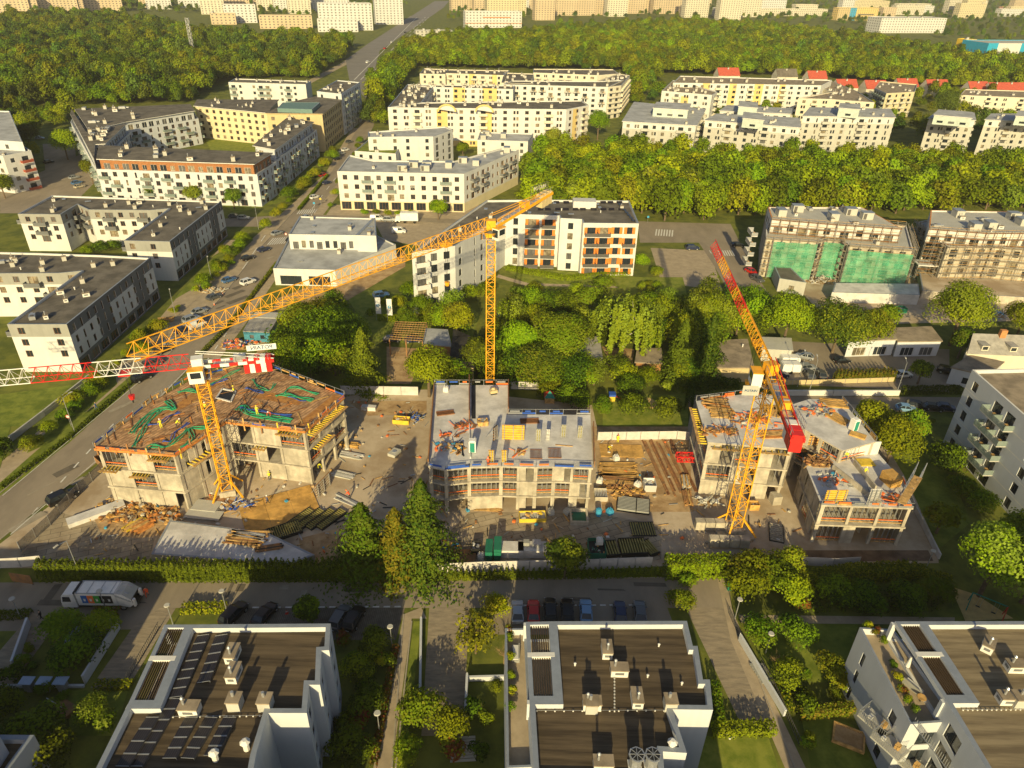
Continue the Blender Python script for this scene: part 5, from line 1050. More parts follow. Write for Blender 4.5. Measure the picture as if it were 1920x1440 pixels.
# ------------------------------------------------------------------ walls, fences, ramps
def fence(label, px, h, m_, name='fence', cat='fence', post=METAL, sp=2.6, w=.06, group=None, z=0):
    p = gp(*px); f = thing(name, label, cat, p[0], group); pm = MB(); 
    for a, c in zip(p, p[1:]):
        n = max(1, int((c - a).length / sp))
        for i in range(n):
            u, v = a.lerp(c, i / n), a.lerp(c, (i + 1) / n); d = (v - u).normalized() * .07; up = Vector((0, 0, h / 2 + .05)); pm.bar(u + d + up, v - d + up, w, m_, h - .1)
            q = MB(); q.bar(u, u + Vector((0, 0, h + .1)), .1, post); q.build('post', f)
    pm.build('panel', f); return f
fence('white sheet fence between the tall conifers and the round dark tree', [(820, 1077), (905, 1073), (992, 1071)], 2.2, SHEETW); fence('grey-white sheet fence right of the round dark tree', [(992, 1071), (1090, 1069), (1222, 1064)], 2.2, SHEETW)
fence('white sheet fence at the back of the yard between left and middle shells', [(640, 740), (720, 741), (785, 742)], 2.2, SHEETW); fence('short white fence behind the middle shell', [(958, 730), (1010, 732)], 2.0, SHEETW)
fence('white fence with rebar tips beyond the timber yard', [(1120, 826), (1200, 825), (1268, 824), (1292, 826)], 2.0, SHEETW); fence('pale sheet fence closing the site at the lower left corner', [(0, 1066), (40, 1064), (82, 1060)], 2.0, SHEETW)
MESHF = mat('site_mesh', (.3, .27, .22), .6, .2, 1, alpha=.55); fence('grey mesh fence along the avenue side of the site', [(40, 1035), (95, 985), (150, 925), (196, 882)], 2.0, MESHF); fence('rusty boarded fence under the avenue verge', [(196, 882), (180, 868), (240, 820)], 1.4, PLYD)
fence('white panels below the far right shell', [(1500, 1060), (1560, 1063), (1610, 1060)], 1.8, SHEETW); fence('low concrete wall along the far right of the site', [(1715, 960), (1760, 1050)], 1.2, CONCL, 'wall', 'wall', w=.25, sp=6)
fence('long white wall above the side street with parked dark cars', [(1470, 742), (1560, 742), (1685, 742)], 1.4, CAPW, 'wall', 'wall', w=.35, sp=12); fence('brick and timber fence in front of the clipped conifers', [(1460, 722), (1560, 720), (1675, 716)], 1.2, W_SAND, w=.15)
fence('grey wall curving along the lower left path', [(20, 830), (85, 780), (170, 712)], 1.4, W_LGREY, 'wall', 'wall', w=.3, sp=8); fence('dark stone wall beside the shaded path', [(85, 780), (130, 745), (205, 690)], .8, W_GREY, 'wall', 'wall', w=.3, sp=9)
f = thing('banner_fence', 'blue picture banner fence with red posts behind the middle crane', 'fence', G(930, 600)); bb = MB(); p = gp((930, 604), (1010, 602), (1060, 600), (1045, 615))
for i in range(5):
    u, v = p[0].lerp(p[1], i / 5), p[0].lerp(p[1], (i + 1) / 5); bb.bar(u + Vector((.1, 0, 1.6)), v + Vector((-.1, 0, 1.6)), .06, mat('banner_blue', (.1, .14, .24), .7, .4, .3, contrast=1), 2.8)
    q = MB(); q.bar(u, u + Vector((0, 0, 3.1)), .16, REDP); q.build('post', f)
bb.build('panel', f)
# garden walls and ramps of the estate
for lb, px, h in (('white ramp wall left of the vine-covered pergola garden', [(28, 1255), (57, 1172)], 1.6), ('white ramp wall right of the vine-covered pergola garden', [(160, 1283), (225, 1178)], 1.6), ('low wall between driveway and grass strip left of the thin yellow tree', [(790, 1165), (788, 1305)], .9), ('white driveway wall right of the thin yellow tree', [(876, 1275), (872, 1360)], 1.4),
        ('pale retaining wall between right driveway and footpath', [(1385, 1200), (1470, 1345)], 1.3), ('low garden wall across the end of the left ramps', [(-40, 1289), (160, 1289)], .5), ('white wall at the head of the small shaded garden', [(876, 1277), (948, 1275)], .9)): fence(lb, px, h, W_BLUE, 'wall', 'wall', w=.3, sp=20, post=CAPW, group='ramp and garden walls of the estate')
for lb, px in (('dark railing along the right footpath and steps', [(1366, 1150), (1395, 1215), (1470, 1345)]), ('railing along the left ramp edge', [(240, 1275), (300, 1175)]), ('railing on the far side of the steps', [(1424, 1243), (1445, 1280), (1500, 1400)])):
    p = gp(*px); f = thing('railing', lb, 'railing', p[0]); m = MB()
    for a, c in zip(p, p[1:]):
        n = max(2, int((c - a).length / .35))
        for h in (.1, 1.05): m.bar(a + Vector((0, 0, h)), c + Vector((0, 0, h)), .06, RAILM)
        for i in range(n): q = a.lerp(c, i / n); m.bar(q + Vector((0, 0, .1)), q + Vector((0, 0, 1.05)), .035, RAILM)
    m.build('bars', f)
st = thing('steps', 'grey concrete steps interrupting the right footpath', 'steps', G(1430, 1265)); m = MB()
for i in range(8): a, c = G(1405 + i * 3.2, 1248 + i * 4.6), G(1432 + i * 3.2, 1248 + i * 4.6); m.bar(a + Vector((0, 0, .06 + .02 * (8 - i))), c + Vector((0, 0, .06 + .02 * (8 - i))), .34, W_GREY, .12)
m.build('treads', st)
# ------------------------------------------------------------------ vegetation
def leafmat(name, c, c2, rnd=0.0, tr=.22): return mat(name, c, .75, .3, .4, col2=c2, contrast=.35, rnd=rnd, spec=.15, trans=tr + .12)
L_LIME = leafmat('lime_leaves', (0.201, 0.275, 0.00366), (0.317, 0.384, 0.0061), .8); L_MID = leafmat('mid_leaves', (0.128, 0.201, 0.00488), (0.213, 0.287, 0.00854), .8); L_DARK = leafmat('dark_leaves', (.05, .085, .006), (.09, .13, .01), .8)
L_OLIVE = leafmat('olive_leaves', (0.146, 0.177, 0.00732), (0.238, 0.262, 0.0122), .8); L_PALE = leafmat('pale_leaves', (0.201, 0.262, 0.022), (0.293, 0.348, 0.0366), .6); L_BLUE = leafmat('bluish_leaves', (0.0915, 0.152, 0.022), (0.146, 0.213, 0.0317), .8)
L_FIR = leafmat('fir_needles', (.08, .11, .006), (.14, .175, .012), .4, .1); L_FIRY = leafmat('yellow_fir_needles', (.19, .18, .008), (.27, .24, .015), .4, .1)
L_YEL = leafmat('yellow_leaves', (.28, .28, .008), (.37, .35, .015), .3); L_RED = leafmat('red_leaves', (.2, .05, .02), (.3, .11, .025), .3); L_ORG = leafmat('orange_leaves', (.3, .17, .02), (.24, .23, .03), .3)
L_HEDGE = leafmat('hedge_leaves', (.125, .165, .005), (.19, .225, .008), .2); L_HEDGED = leafmat('dark_hedge_leaves', (.075, .11, .006), (.12, .155, .009), .2)
BARK = mat('bark', (.13, .095, .06), .95, .3, 2.0); BARKW = mat('birch_bark', (.5, .47, .4), .9, .3, 2.0)
def quads(name, c, nrm, size, mats, mi, aspect=1.0):
    """mesh of many small leaf faces: centres c (n,3), normals, sizes"""
    n = len(c); rs = np.random.RandomState(n + int(abs(c[0, 0]) * 1000) % 999)
    nrm = nrm / (np.linalg.norm(nrm, axis=1, keepdims=True) + 1e-9); a = rs.normal(size=(n, 3)); u = np.cross(nrm, a); u /= np.linalg.norm(u, axis=1, keepdims=True) + 1e-9; v = np.cross(nrm, u)
    s = size.reshape(-1, 1) * .5; u = u * s; v = v * s * aspect; bend = nrm * s * .35
    P_ = np.empty((n, 4, 3)); P_[:, 0] = c - u * 1.0 - bend; P_[:, 1] = c - v * .9 + bend * .3; P_[:, 2] = c + u * 1.0 - bend; P_[:, 3] = c + v * .9 + bend * .3
    me = bpy.data.meshes.new(name); me.vertices.add(n * 4); me.vertices.foreach_set('co', P_.reshape(-1).astype(np.float32)); me.loops.add(n * 4); me.loops.foreach_set('vertex_index', np.arange(n * 4, dtype=np.int32))
    me.polygons.add(n); me.polygons.foreach_set('loop_start', np.arange(0, n * 4, 4, dtype=np.int32)); me.polygons.foreach_set('loop_total', np.full(n, 4, dtype=np.int32))
    for m in mats: me.materials.append(m)
    me.polygons.foreach_set('material_index', mi.astype(np.int32)); me.update(calc_edges=True); return me
def crown_mesh(seed, rx, rz, zc, nl, n, leaf, mats, low=-.55, spread=.62):
    """lobed crown: leaf clumps on nl overlapping lobes spread through the crown's volume; local z is height above ground"""
    rs = np.random.RandomState(seed); cs, rr = [], []
    for i in range(nl):
        while True:
            d = rs.normal(size=3); d /= np.linalg.norm(d)
            if d[2] > low: break
        k = rs.uniform(.45, 1) * spread; cs.append((d[0] * rx * k, d[1] * rx * k, zc + d[2] * rz * k)); rr.append(rs.uniform(.3, .52))
    cs, rr = np.array(cs), np.array(rr); w = rr ** 2; li = rs.choice(nl, n, p=w / w.sum()); d = rs.normal(size=(n, 3)); d /= np.linalg.norm(d, axis=1, keepdims=True); d[:, 2] = np.where(d[:, 2] < -.5, -d[:, 2], d[:, 2])
    f = rs.uniform(.72, 1.06, size=(n, 1)); sc = np.array([rx, rx, (rx + rz) / 2]); c = cs[li] + d * rr[li][:, None] * sc * f
    nrm = d * 1.0 + rs.normal(size=(n, 3)) * .32 + np.array([0, -.12, .25]); mi = np.where(rs.uniform(size=n) < .75, li % len(mats), rs.randint(0, len(mats), n))
    return quads('crown', c, nrm, leaf * rs.uniform(.6, 1.35, n), mats, mi)
def fir_mesh(seed, r, h, n, leaf, mats, arms=8, z0=.06):
    rs = np.random.RandomState(seed); t = rs.uniform(0, 1, n) ** 1.35; tier = np.floor(t * 16); base = (r * (1 - t) ** .72 + .2); jag = .58 + .42 * (1 - (t * 16 - tier)); arm = (rs.randint(0, arms, n) + tier * .37) * 2 * math.pi / arms + rs.normal(size=n) * .22
    per = .78 + .3 * np.sin(arm * 3 + tier * 1.3 + seed) + .14 * np.sin(arm * 7 + tier * 2.1); rad_ = base * jag * per * (rs.uniform(.12, 1, n) ** .5); z = h * (z0 + (1 - z0) * t) - rad_ * .34 + rs.normal(size=n) * .1
    c = np.stack([rad_ * np.cos(arm), rad_ * np.sin(arm), np.maximum(z, .1)], 1); nrm = np.stack([np.cos(arm) * .75, np.sin(arm) * .75, np.full(n, .75)], 1) + rs.normal(size=(n, 3)) * .4
    return quads('crown', c, nrm, leaf * rs.uniform(.6, 1.3, n), mats, ((rs.uniform(size=n) < .35) * (len(mats) - 1)).astype(int), .55)
def willow_mesh(seed, r, h, n, leaf, mats):
    rs = np.random.RandomState(seed); k = 120; a = rs.uniform(0, 6.283, k); rr = r * rs.uniform(.25, 1, k) ** .6; zt = h * (1 - .35 * (rr / r) ** 2) * rs.uniform(.85, 1.02, k); ln = h * rs.uniform(.25, .62, k); i = rs.randint(0, k, n); t = rs.uniform(0, 1, n)
    c = np.stack([rr[i] * np.cos(a[i]) * (1 + .1 * t) + rs.normal(size=n) * .28, rr[i] * np.sin(a[i]) * (1 + .1 * t) + rs.normal(size=n) * .28, zt[i] - ln[i] * t], 1); nrm = np.stack([np.cos(a[i]), np.sin(a[i]), .3 + .8 * (1 - t)], 1) + rs.normal(size=(n, 3)) * .5
    return quads('crown', c, nrm, leaf * rs.uniform(.6, 1.3, n), mats, i % len(mats), 1.0)
def trunk_mesh(h, r, m_, limbs=5, seed=0, bare=0):
    mb = MB(); rs = random.Random(seed); mb.cyl((0, 0, 0), (0, 0, h * .45), r, r * .75, m_, 8); mb.cyl((0, 0, h * .45), (rs.uniform(-.3, .3), rs.uniform(-.3, .3), h * .85), r * .75, r * .2, m_, 6)
    for i in range(limbs):
        a = i * 2.4 + rs.random(); z = h * rs.uniform(.3, .6); L = h * rs.uniform(.22, .36); e = Vector((math.cos(a) * L, math.sin(a) * L, z + L * 1.0)); mb.cyl((0, 0, z), e, r * .4, r * .12, m_, 5)
        for j in range(bare): e2 = e + Vector((rs.uniform(-1, 1), rs.uniform(-1, 1), rs.uniform(.2, 1))) * L * .7; mb.cyl(Vector((0, 0, z)).lerp(e, .6), e2, r * .16, r * .05, m_, 4)
    return mb.mesh('trunk')
def tree_proto(crown, trunk, name='tree'): return (name, crown, trunk)
def plant(proto, p, label, cat, group=None, rz=None, sc=(1, 1, 1)):
    name, cm, tm_ = proto; t = thing(name, label, cat, p, group, rng.uniform(0, 6.28) if rz is None else rz); t.scale = sc
    c = inst('crown' if tm_ else 'foliage', cm, t, (0, 0, 0), rel=True)
    if tm_: inst('trunk', tm_, t, (0, 0, 0), rel=True)
    return t
TRK = trunk_mesh(10, .28, BARK, 6, 1)
def broad(seed, h, r, mats, n=2600, leaf=.6, nl=26, low=-.55, trunk=BARK, bare=0): return ('broadleaf_tree', crown_mesh(seed, r, h * .42, h * .6, nl, n, leaf, mats, low), trunk_mesh(h, .13 + h * .018, trunk, 6, seed, bare))
def fir(seed, h, r, mats, n=9000, leaf=.55): return ('conifer_tree', fir_mesh(seed, r, h, n, leaf, mats), trunk_mesh(h * .95, .12 + h * .012, BARK, 0, seed))
for i, (px, h, r, mats, lb, kind) in enumerate((
    ((622, 695), 15.5, 8, (L_MID, L_DARK, L_LIME), 'big dense green tree right of the avenue behind the left shell', 'b'), ((600, 655), 13, 7, (L_MID, L_OLIVE), 'broad tree behind the big one, next to the white flags', 'b'), ((545, 690), 10, 5, (L_DARK, L_MID), 'dark tree at the left end of the clump beside the left crane sign', 'b'), ((580, 700), 9, 4.6, (L_MID, L_DARK), 'lower green tree tucked under the left side of the big dense one', 'b'),
    ((686, 728), 14.5, 6.2, (L_FIR, L_OLIVE), 'tall olive spruce in front of the dismantled shed', 'f'), ((805, 744), 12, 5.6, (L_LIME, L_MID), 'round bright green tree left of the middle shell', 'b'), ((972, 690), 12, 5.8, (L_LIME, L_MID), 'bright green tree right of the middle crane mast', 'b'), ((1050, 700), 15, 7.6, (L_OLIVE, L_MID), 'large spreading olive tree behind the garden cabin', 'b'),
    ((1005, 728), 10, 7, (L_MID, L_OLIVE, L_DARK), 'wide tree behind the middle shell, right of the crane mast', 'b'), ((858, 630), 9, 4.4, (L_OLIVE, L_LIME), 'rounded tree over the charred shed', 'b'), ((895, 700), 9, 4, (L_DARK, L_MID), 'small dark tree directly left of the middle crane mast', 'b'),
    ((1166, 662), 16, 8.2, (L_PALE, L_OLIVE), 'weeping birch with white limbs above the garden huts', 'w'), ((1270, 712), 15, 6, (L_FIR, L_OLIVE), 'dense spruce, left one of the pair by the side street', 'f'), ((1318, 716), 16.5, 6.6, (L_FIR, L_DARK), 'dense spruce, right one of the pair by the side street', 'f'),
    ((1325, 625), 11, 7, (L_LIME, L_PALE), 'lime tree just left of the red jib tip', 'b'), ((1402, 605), 10, 5, (L_LIME, L_MID), 'small lime tree right of the red jib', 'b'), ((1468, 645), 13.5, 7.2, (L_LIME, L_MID), 'rounded lime tree in front of the netted flats', 'b'), ((1560, 662), 12.5, 8.6, (L_OLIVE, L_DARK), 'wide dark olive tree over the white garages', 'b'), ((1625, 655), 10.5, 5.6, (L_OLIVE, L_MID), 'olive tree joined to the right of the wide dark one', 'b'), ((1650, 622), 8, 4, (L_MID, L_LIME), 'light green tree behind the garages', 'b'),
    ((1780, 648), 16.5, 8.2, (L_LIME, L_MID, L_PALE), 'tall airy green tree before the scaffolded grey flats', 'b'), ((1795, 672), 8, 3.4, (L_MID, L_OLIVE), 'narrow tree at the end of the garages', 'b'), ((1905, 632), 10, 6, (L_OLIVE, L_LIME), 'olive tree at the right edge beside the bagged rubble', 'b'), ((1720, 720), 6, 2.8, (L_MID, L_DARK), 'small round tree beside the white parked car', 'b'),
    ((1662, 868), 10, 5.6, (L_LIME, L_MID), 'leafy tree between far right shell and white flats', 'b'), ((1622, 826), 9, 4.6, (L_LIME, L_OLIVE), 'light tree touching the toilet cabin shell', 'b'), ((1700, 830), 7, 3.8, (L_MID, L_OLIVE), 'tree behind the leafy one beside the white flats', 'b'),
    ((1835, 1118), 13, 6.2, (L_PALE, L_LIME), 'tall birch above the sandy play area', 'b'), ((1915, 1130), 14, 6.5, (L_DARK, L_MID), 'dark tree at the right edge beside the play area', 'b'), ((1895, 1060), 11, 4.6, (L_PALE, L_MID), 'birch at the right edge behind the dark tree', 'b'),
    ((797, 1070), 17.5, 8.4, (L_FIR, L_DARK), 'tallest spruce in front of the building site', 'f'), ((688, 1068), 13, 8.2, (L_FIR, L_MID), 'wide low spruce left of the tallest one', 'f'), ((748, 1072), 12.5, 5.2, (L_FIRY, L_FIR), 'yellowing spruce wedged between two green ones', 'f'), ((1058, 1084), 7, 3.6, (L_DARK, L_OLIVE), 'round dark tree on the hedge line below the middle shell', 'b'),
    ((892, 1225), 8, 2.6, (L_YEL, L_OLIVE), 'thin yellow-green tree between the driveway and the middle house', 'y'), ((585, 1166), 4.2, 2.6, (L_DARK, L_MID), 'round dark tree between the parked cars on the left', 'b'), ((128, 300), 13, 7, (L_MID, L_LIME), 'big round tree at the corner of the white U-shaped estate', 'b'), ((66, 305), 9, 3.4, (L_LIME, L_YEL), 'yellow-green tree beside the car park at the left edge', 'b'),
    ((60, 285), 13, 6, (L_DARK, L_BLUE), 'dark tree behind the car park at the left edge', 'b'), ((10, 372), 9, 4.5, (L_DARK, L_MID), 'dark tree in front of the red-brown balconies', 'b'), ((175, 345), 10, 4.2, (L_MID, L_OLIVE), 'slim tree along the flank of the white U-shaped estate', 'b'), ((210, 372), 8, 3, (L_MID, L_PALE), 'birch at the left end of the row before the white estate', 'b'), ((288, 378), 7, 3.2, (L_PALE, L_MID), 'birch second from left before the white estate', 'b'), ((366, 385), 8, 3.4, (L_PALE, L_OLIVE), 'birch third from left before the white estate', 'b'), ((440, 392), 8, 3.4, (L_PALE, L_MID), 'birch at the right end of the row before the white estate', 'b'),
    ((822, 412), 7, 4, (L_LIME, L_MID), 'rounded lime tree at the end of the long white corner building', 'b'), ((1120, 262), 15, 6.5, (L_LIME, L_MID), 'bright tall tree at the flank of the white courtyard estate', 'b'), ((1035, 285), 12, 5, (L_PALE, L_OLIVE), 'pale tree before the yellow-striped end of the courtyard estate', 'b'), ((1762, 240), 22, 8, (L_DARK, L_BLUE), 'tallest dark tree between the estates on the right', 'b'), ((1730, 262), 12, 5, (L_MID, L_LIME), 'light tree at the foot of the tallest dark one', 'b'), ((225, 155), 20, 9, (L_DARK, L_OLIVE), 'big dark round tree at the edge of the left wood', 'b'), ((868, 298), 8, 3.5, (L_LIME, L_MID), 'small lime tree in the court behind the long corner building', 'b'), ((1755, 1000), 6, 3, (L_OLIVE, L_MID), 'shrubby tree on the lawn below the white flats', 'b'))):
    if kind == 'f': pr = fir(100 + i, h, r, mats)
    elif kind == 'w': pr = ('weeping_birch', willow_mesh(100 + i, r, h, 11000, .5, mats), trunk_mesh(h * .78, .35, BARKW, 8, i, 1))
    elif kind == 'y': pr = ('broadleaf_tree', crown_mesh(100 + i, r, h * .48, h * .52, 40, 900, .4, mats, -1, .9), trunk_mesh(h, .16, BARK, 9, i, 3))
    else: pr = broad(100 + i, h, r, mats, n=int(1200 + r * r * 190), leaf=.4, nl=int(22 + r * 2))
    plant(pr, G(*px), lb, 'tree', rz=0 if kind == 'f' else None)
# grove: the trees that show largest stand alone, the ranks behind are one wood
def pool(base, n, leaf, count=3, sets=((L_LIME, L_MID), (L_MID, L_LIME), (L_OLIVE, L_MID), (L_LIME, L_PALE))):
    return [('broadleaf_tree', crown_mesh(base + i, 5.4, 5.8, 5.6, 28, n, leaf, sets[i % len(sets)], -.95), TRK) for i in range(count)]
gp_ = pool(300, 2000, .72, 8, ((L_LIME, L_MID), (L_LIME, L_LIME), (L_MID, L_LIME), (L_OLIVE, L_LIME), (L_LIME, L_PALE), (L_MID, L_LIME), (L_LIME, L_PALE), (L_MID, L_MID)))
def scatter(px, sp, seed, jit=.42):
    poly = [(p.x, p.y) for p in gp(*px)]; r = random.Random(seed); xs, ys = [p[0] for p in poly], [p[1] for p in poly]; out = []; row = 0; y = min(ys)
    while y < max(ys):
        x = min(xs) + (row % 2) * sp / 2
        while x < max(xs):
            p = (x + r.uniform(-jit, jit) * sp, y + r.uniform(-jit, jit) * sp)
            if inpoly(p, poly): out.append(p)
            x += sp
        y += sp * .87; row += 1
    return out
FOOT = []
for o in bpy.data.objects:
    if o.name.split('.')[0] in ('wall', 'stair_tower', 'upper_storey', 'terrace_wing', 'lift_housing', 'slab') and o.type == 'MESH':
        vs_ = [v.co for v in o.data.vertices]
        if vs_: off = OFF.get(o.name, (0, 0, 0)); FOOT.append((min(v.x for v in vs_) + off[0], max(v.x for v in vs_) + off[0], min(v.y for v in vs_) + off[1], max(v.y for v in vs_) + off[1]))
def clear(p, m=4.0): return not any(a - m < p[0] < b + m and c - m < p[1] < d + m for a, b, c, d in FOOT)
gpts = [p for p in scatter([(948, 405), (1195, 413), (1372, 418), (1420, 402), (1700, 402), (1990, 402), (2000, 322), (1850, 316), (1500, 302), (1330, 288), (1150, 290), (1000, 300), (975, 330)], 8.2, 5) if clear(p, 3)]
gpts.sort(key=lambda p: p[1])
r = random.Random(11); GN_ = 'trees of the lime-green grove'
GL = ('bright lime tree crown in the dense grove between scaffolding and grey slab blocks', 'mid-green tree crown in the dense grove between scaffolding and grey slab blocks', 'olive tree crown in the dense grove between scaffolding and grey slab blocks')
NIND = 165
for p in gpts[:NIND]:
    k = r.randrange(8); s = r.uniform(1.0, 1.4); q = ('broadleaf_tree', gp_[k][1], gp_[k][2]); plant(q, (p[0], p[1], 0), GL[0 if k in (0, 1, 4, 6) else 1 if k in (2, 7) else 2], 'tree', GN_, None, (s, s, s * r.uniform(.85, 1.15)))
# far woods: one object each, crowns instanced on points by geometry nodes
far_src = []
def wood(name, label, pts, srcs, seed, smin=.9, smax=1.5):
    r = random.Random(seed); pts = [p for p in pts if r.random() > .06]; me = bpy.data.meshes.new(name); me.from_pydata([(p[0], p[1], 0) for p in pts], [], []); n = len(pts)
    for an, ty, vals in (('tall', 'FLOAT', [r.choice((.85, .95, 1, 1.05, 1.2)) for _ in range(n)]), ('size', 'FLOAT', [smin + (smax - smin) * r.random() ** 1.6 for _ in range(n)]), ('turn', 'FLOAT', [r.uniform(0, 6.28) for _ in range(n)]), ('pick', 'INT', [int(abs(math.sin(p[0] * .011 + 1) + math.sin(p[1] * .013) + r.gauss(0, .8)) * 2.2) % len(srcs) for p in pts])):
        a = me.attributes.new(an, ty, 'POINT'); a.data.foreach_set('value', vals)
    o = bpy.data.objects.new(name, me); COL.objects.link(o); o['kind'] = 'stuff'; o['label'] = label; o['category'] = 'trees'
    ng = bpy.data.node_groups.new(name, 'GeometryNodeTree'); ng.interface.new_socket('Geometry', in_out='INPUT', socket_type='NodeSocketGeometry'); ng.interface.new_socket('Geometry', in_out='OUTPUT', socket_type='NodeSocketGeometry')
    N, Lk = ng.nodes, ng.links; gi, go = N.new('NodeGroupInput'), N.new('NodeGroupOutput'); jn = N.new('GeometryNodeJoinGeometry')
    for s in reversed(srcs):
        oi = N.new('GeometryNodeObjectInfo'); oi.inputs['Object'].default_value = s; oi.inputs['As Instance'].default_value = True; Lk.new(oi.outputs['Geometry'], jn.inputs[0])
    io = N.new('GeometryNodeInstanceOnPoints'); io.inputs['Pick Instance'].default_value = True; Lk.new(gi.outputs[0], io.inputs['Points']); Lk.new(jn.outputs[0], io.inputs['Instance'])
    def attr(nm, ty): a = N.new('GeometryNodeInputNamedAttribute'); a.data_type = ty; a.inputs['Name'].default_value = nm; return a.outputs[0]
    Lk.new(attr('pick', 'INT'), io.inputs['Instance Index']); cx = N.new('ShaderNodeCombineXYZ'); Lk.new(attr('turn', 'FLOAT'), cx.inputs[2]); Lk.new(cx.outputs[0], io.inputs['Rotation']); vm = N.new('ShaderNodeCombineXYZ'); vm.inputs[0].default_value = vm.inputs[1].default_value = 1; Lk.new(attr('tall', 'FLOAT'), vm.inputs[2]); vs3 = N.new('ShaderNodeVectorMath'); vs3.operation = 'SCALE'; Lk.new(vm.outputs[0], vs3.inputs[0]); Lk.new(attr('size', 'FLOAT'), vs3.inputs['Scale']); Lk.new(vs3.outputs[0], io.inputs['Scale']); Lk.new(io.outputs[0], go.inputs[0])
    o.modifiers.new('trees', 'NODES').node_group = ng; return o
def src(i, mats, n=1200, leaf=.75, x=0):
    """one real tree at the wood's edge whose crown the wood repeats"""
    t = plant(('broadleaf_tree', crown_mesh(500 + i, *((4.4, 6.2, 6.4, 22) if i in (4, 6) else (6.4, 4.8, 5.4, 30) if i == 2 else (5.4, 5.4, 5.6, 26)), n, leaf, mats, -.6), TRK), x, 'tree at the edge of the far woods', 'tree', 'trees at the edge of the far woods'); return [c for c in t.children if c.name.startswith('crown')][0]
bpy.context.view_layer.update()
S_ = [src(i, m_, x=G(*px)) for i, (m_, px) in enumerate((((L_LIME, L_MID), (700, 200)), ((L_LIME, L_LIME), (708, 180)), ((L_OLIVE, L_MID), (130, 222)), ((L_DARK, L_BLUE), (250, 188)), ((L_MID, L_OLIVE), (395, 165)), ((L_LIME, L_OLIVE), (1215, 150)), ((L_BLUE, L_MID), (1700, 150)), ((L_MID, L_MID), (1900, 165))))]
wp = [p for p in gpts[NIND:]]; wood('grove', 'rear ranks of the lime-green grove', wp, [S_[0], S_[1], S_[5], S_[1]], 1, .85, 1.15)
lw = [p for p in scatter([(-350, 230), (0, 212), (100, 205), (360, 196), (430, 150), (560, 148), (590, 150), (640, 112), (664, 88), (660, 86), (600, 86), (490, 80), (380, 72), (230, 40), (0, 42), (-300, 46)], 7.0, 21) if clear(p, 4)]
wood('woodland', 'dark mixed wood left of the avenue', lw, [S_[2], S_[3], S_[4], S_[6], S_[0], S_[7]], 2, .75, 1.5)
rw = [p for p in scatter([(690, 232), (722, 140), (752, 98), (795, 88), (870, 74), (980, 76), (1060, 62), (1280, 52), (1420, 58), (1640, 82), (1800, 120), (2100, 136), (2100, 178), (1900, 174), (1820, 168), (1500, 146), (1240, 140), (1190, 200), (1170, 135), (780, 128), (752, 160), (722, 205)], 7.0, 22) if clear(p, 4)]
wood('woodland', 'sunlit wood behind the white estates right of the avenue', rw, [S_[0], S_[1], S_[5], S_[4], S_[6], S_[2], S_[7]], 3, .75, 1.45)
fw = [p for p in scatter([(-700, 40), (230, 24), (590, 34), (700, 40), (770, 8), (640, -6), (-700, -10)], 22, 23) + scatter([(835, 40), (1280, 34), (1650, 52), (1800, 80), (2300, 110), (2700, 30), (1900, -2), (1300, -2), (860, 8)], 30, 24) if clear(p, 6)]
wood('woodland', 'far scattered trees between city blocks at the top', fw, [S_[3], S_[6], S_[7], S_[4]], 4, .6, 1.1)
bw = [p for p in scatter([(1230, 172), (1500, 200), (1730, 180), (2000, 200), (2000, 262), (1690, 262), (1500, 250), (1170, 262), (1180, 190)], 13, 25) if clear(p, 3)] + [p for p in scatter([(640, 235), (720, 240), (750, 160), (690, 150), (700, 200)], 8, 26) if clear(p, 3)] + [p for p in scatter([(-100, 330), (60, 270), (140, 225), (60, 215), (-100, 225)], 9, 27) if clear(p, 3)]
wood('woodland', 'loose trees between the estates', bw, [S_[0], S_[4], S_[2], S_[3]], 5, .6, 1.1)
# hedges
def hedge(label, px, w, h, mats, cone=0.0, name='hedge', dens=48, leaf=.24, group=None, seed=1):
    p = gp(*px); rs = np.random.RandomState(seed); C_, N_ = [], []
    for a, c in zip(p, p[1:]):
        L = (c - a).length; d = (c - a) / L; s = Vector((-d.y, d.x, 0)); n = max(30, int(L * (h * 2 + w) * dens)); t = rs.uniform(0, L, n); per = rs.uniform(-1, 1, n); hh = h * (1 - cone * np.abs(((t / .85) % 1) - .5) * 2) * (1 + .05 * np.sin(t * 1.7))
        top = w / (2 * h + w); isT = np.abs(per) < top; side = np.sign(per)
        y = np.where(isT, per / top * w / 2, side * w / 2 * (1 - .25 * cone)); z = np.where(isT, hh, hh * (1 - (np.abs(per) - top) / (1 - top)))
        y = y * (1 - cone * .75 * np.clip(z / h - .3, 0, 1)) * (.85 + .15 * np.sin(t * 7.3)) + rs.normal(size=n) * .07; z = np.maximum(.05, z + rs.normal(size=n) * .08)
        pts = np.array([a.x, a.y, 0])[None] - np.array(p[0])[None] + t[:, None] * np.array(d)[None] + y[:, None] * np.array(s)[None]; pts[:, 2] = z; C_.append(pts)
        N_.append(np.where(isT[:, None], np.array([[0, 0, 1.0]]), side[:, None] * np.array(s)[None] + np.array([[0, 0, .3]])) + rs.normal(size=(n, 3)) * .5)
    c = np.concatenate(C_); nn = np.concatenate(N_); me = quads(name, c, nn, leaf * rs.uniform(.6, 1.4, len(c)), mats, rs.randint(0, len(mats), len(c))); o = bpy.data.objects.new(name, me); COL.objects.link(o); o.location = p[0]; OFF[o.name] = tuple(p[0]); return tag(o, label, 'hedge', group)
hedge('long clipped conifer hedge below the building site, left half', [(78, 1086), (420, 1087), (735, 1085)], 1.5, 3.9, (L_HEDGE, L_HEDGED), .25, dens=60)
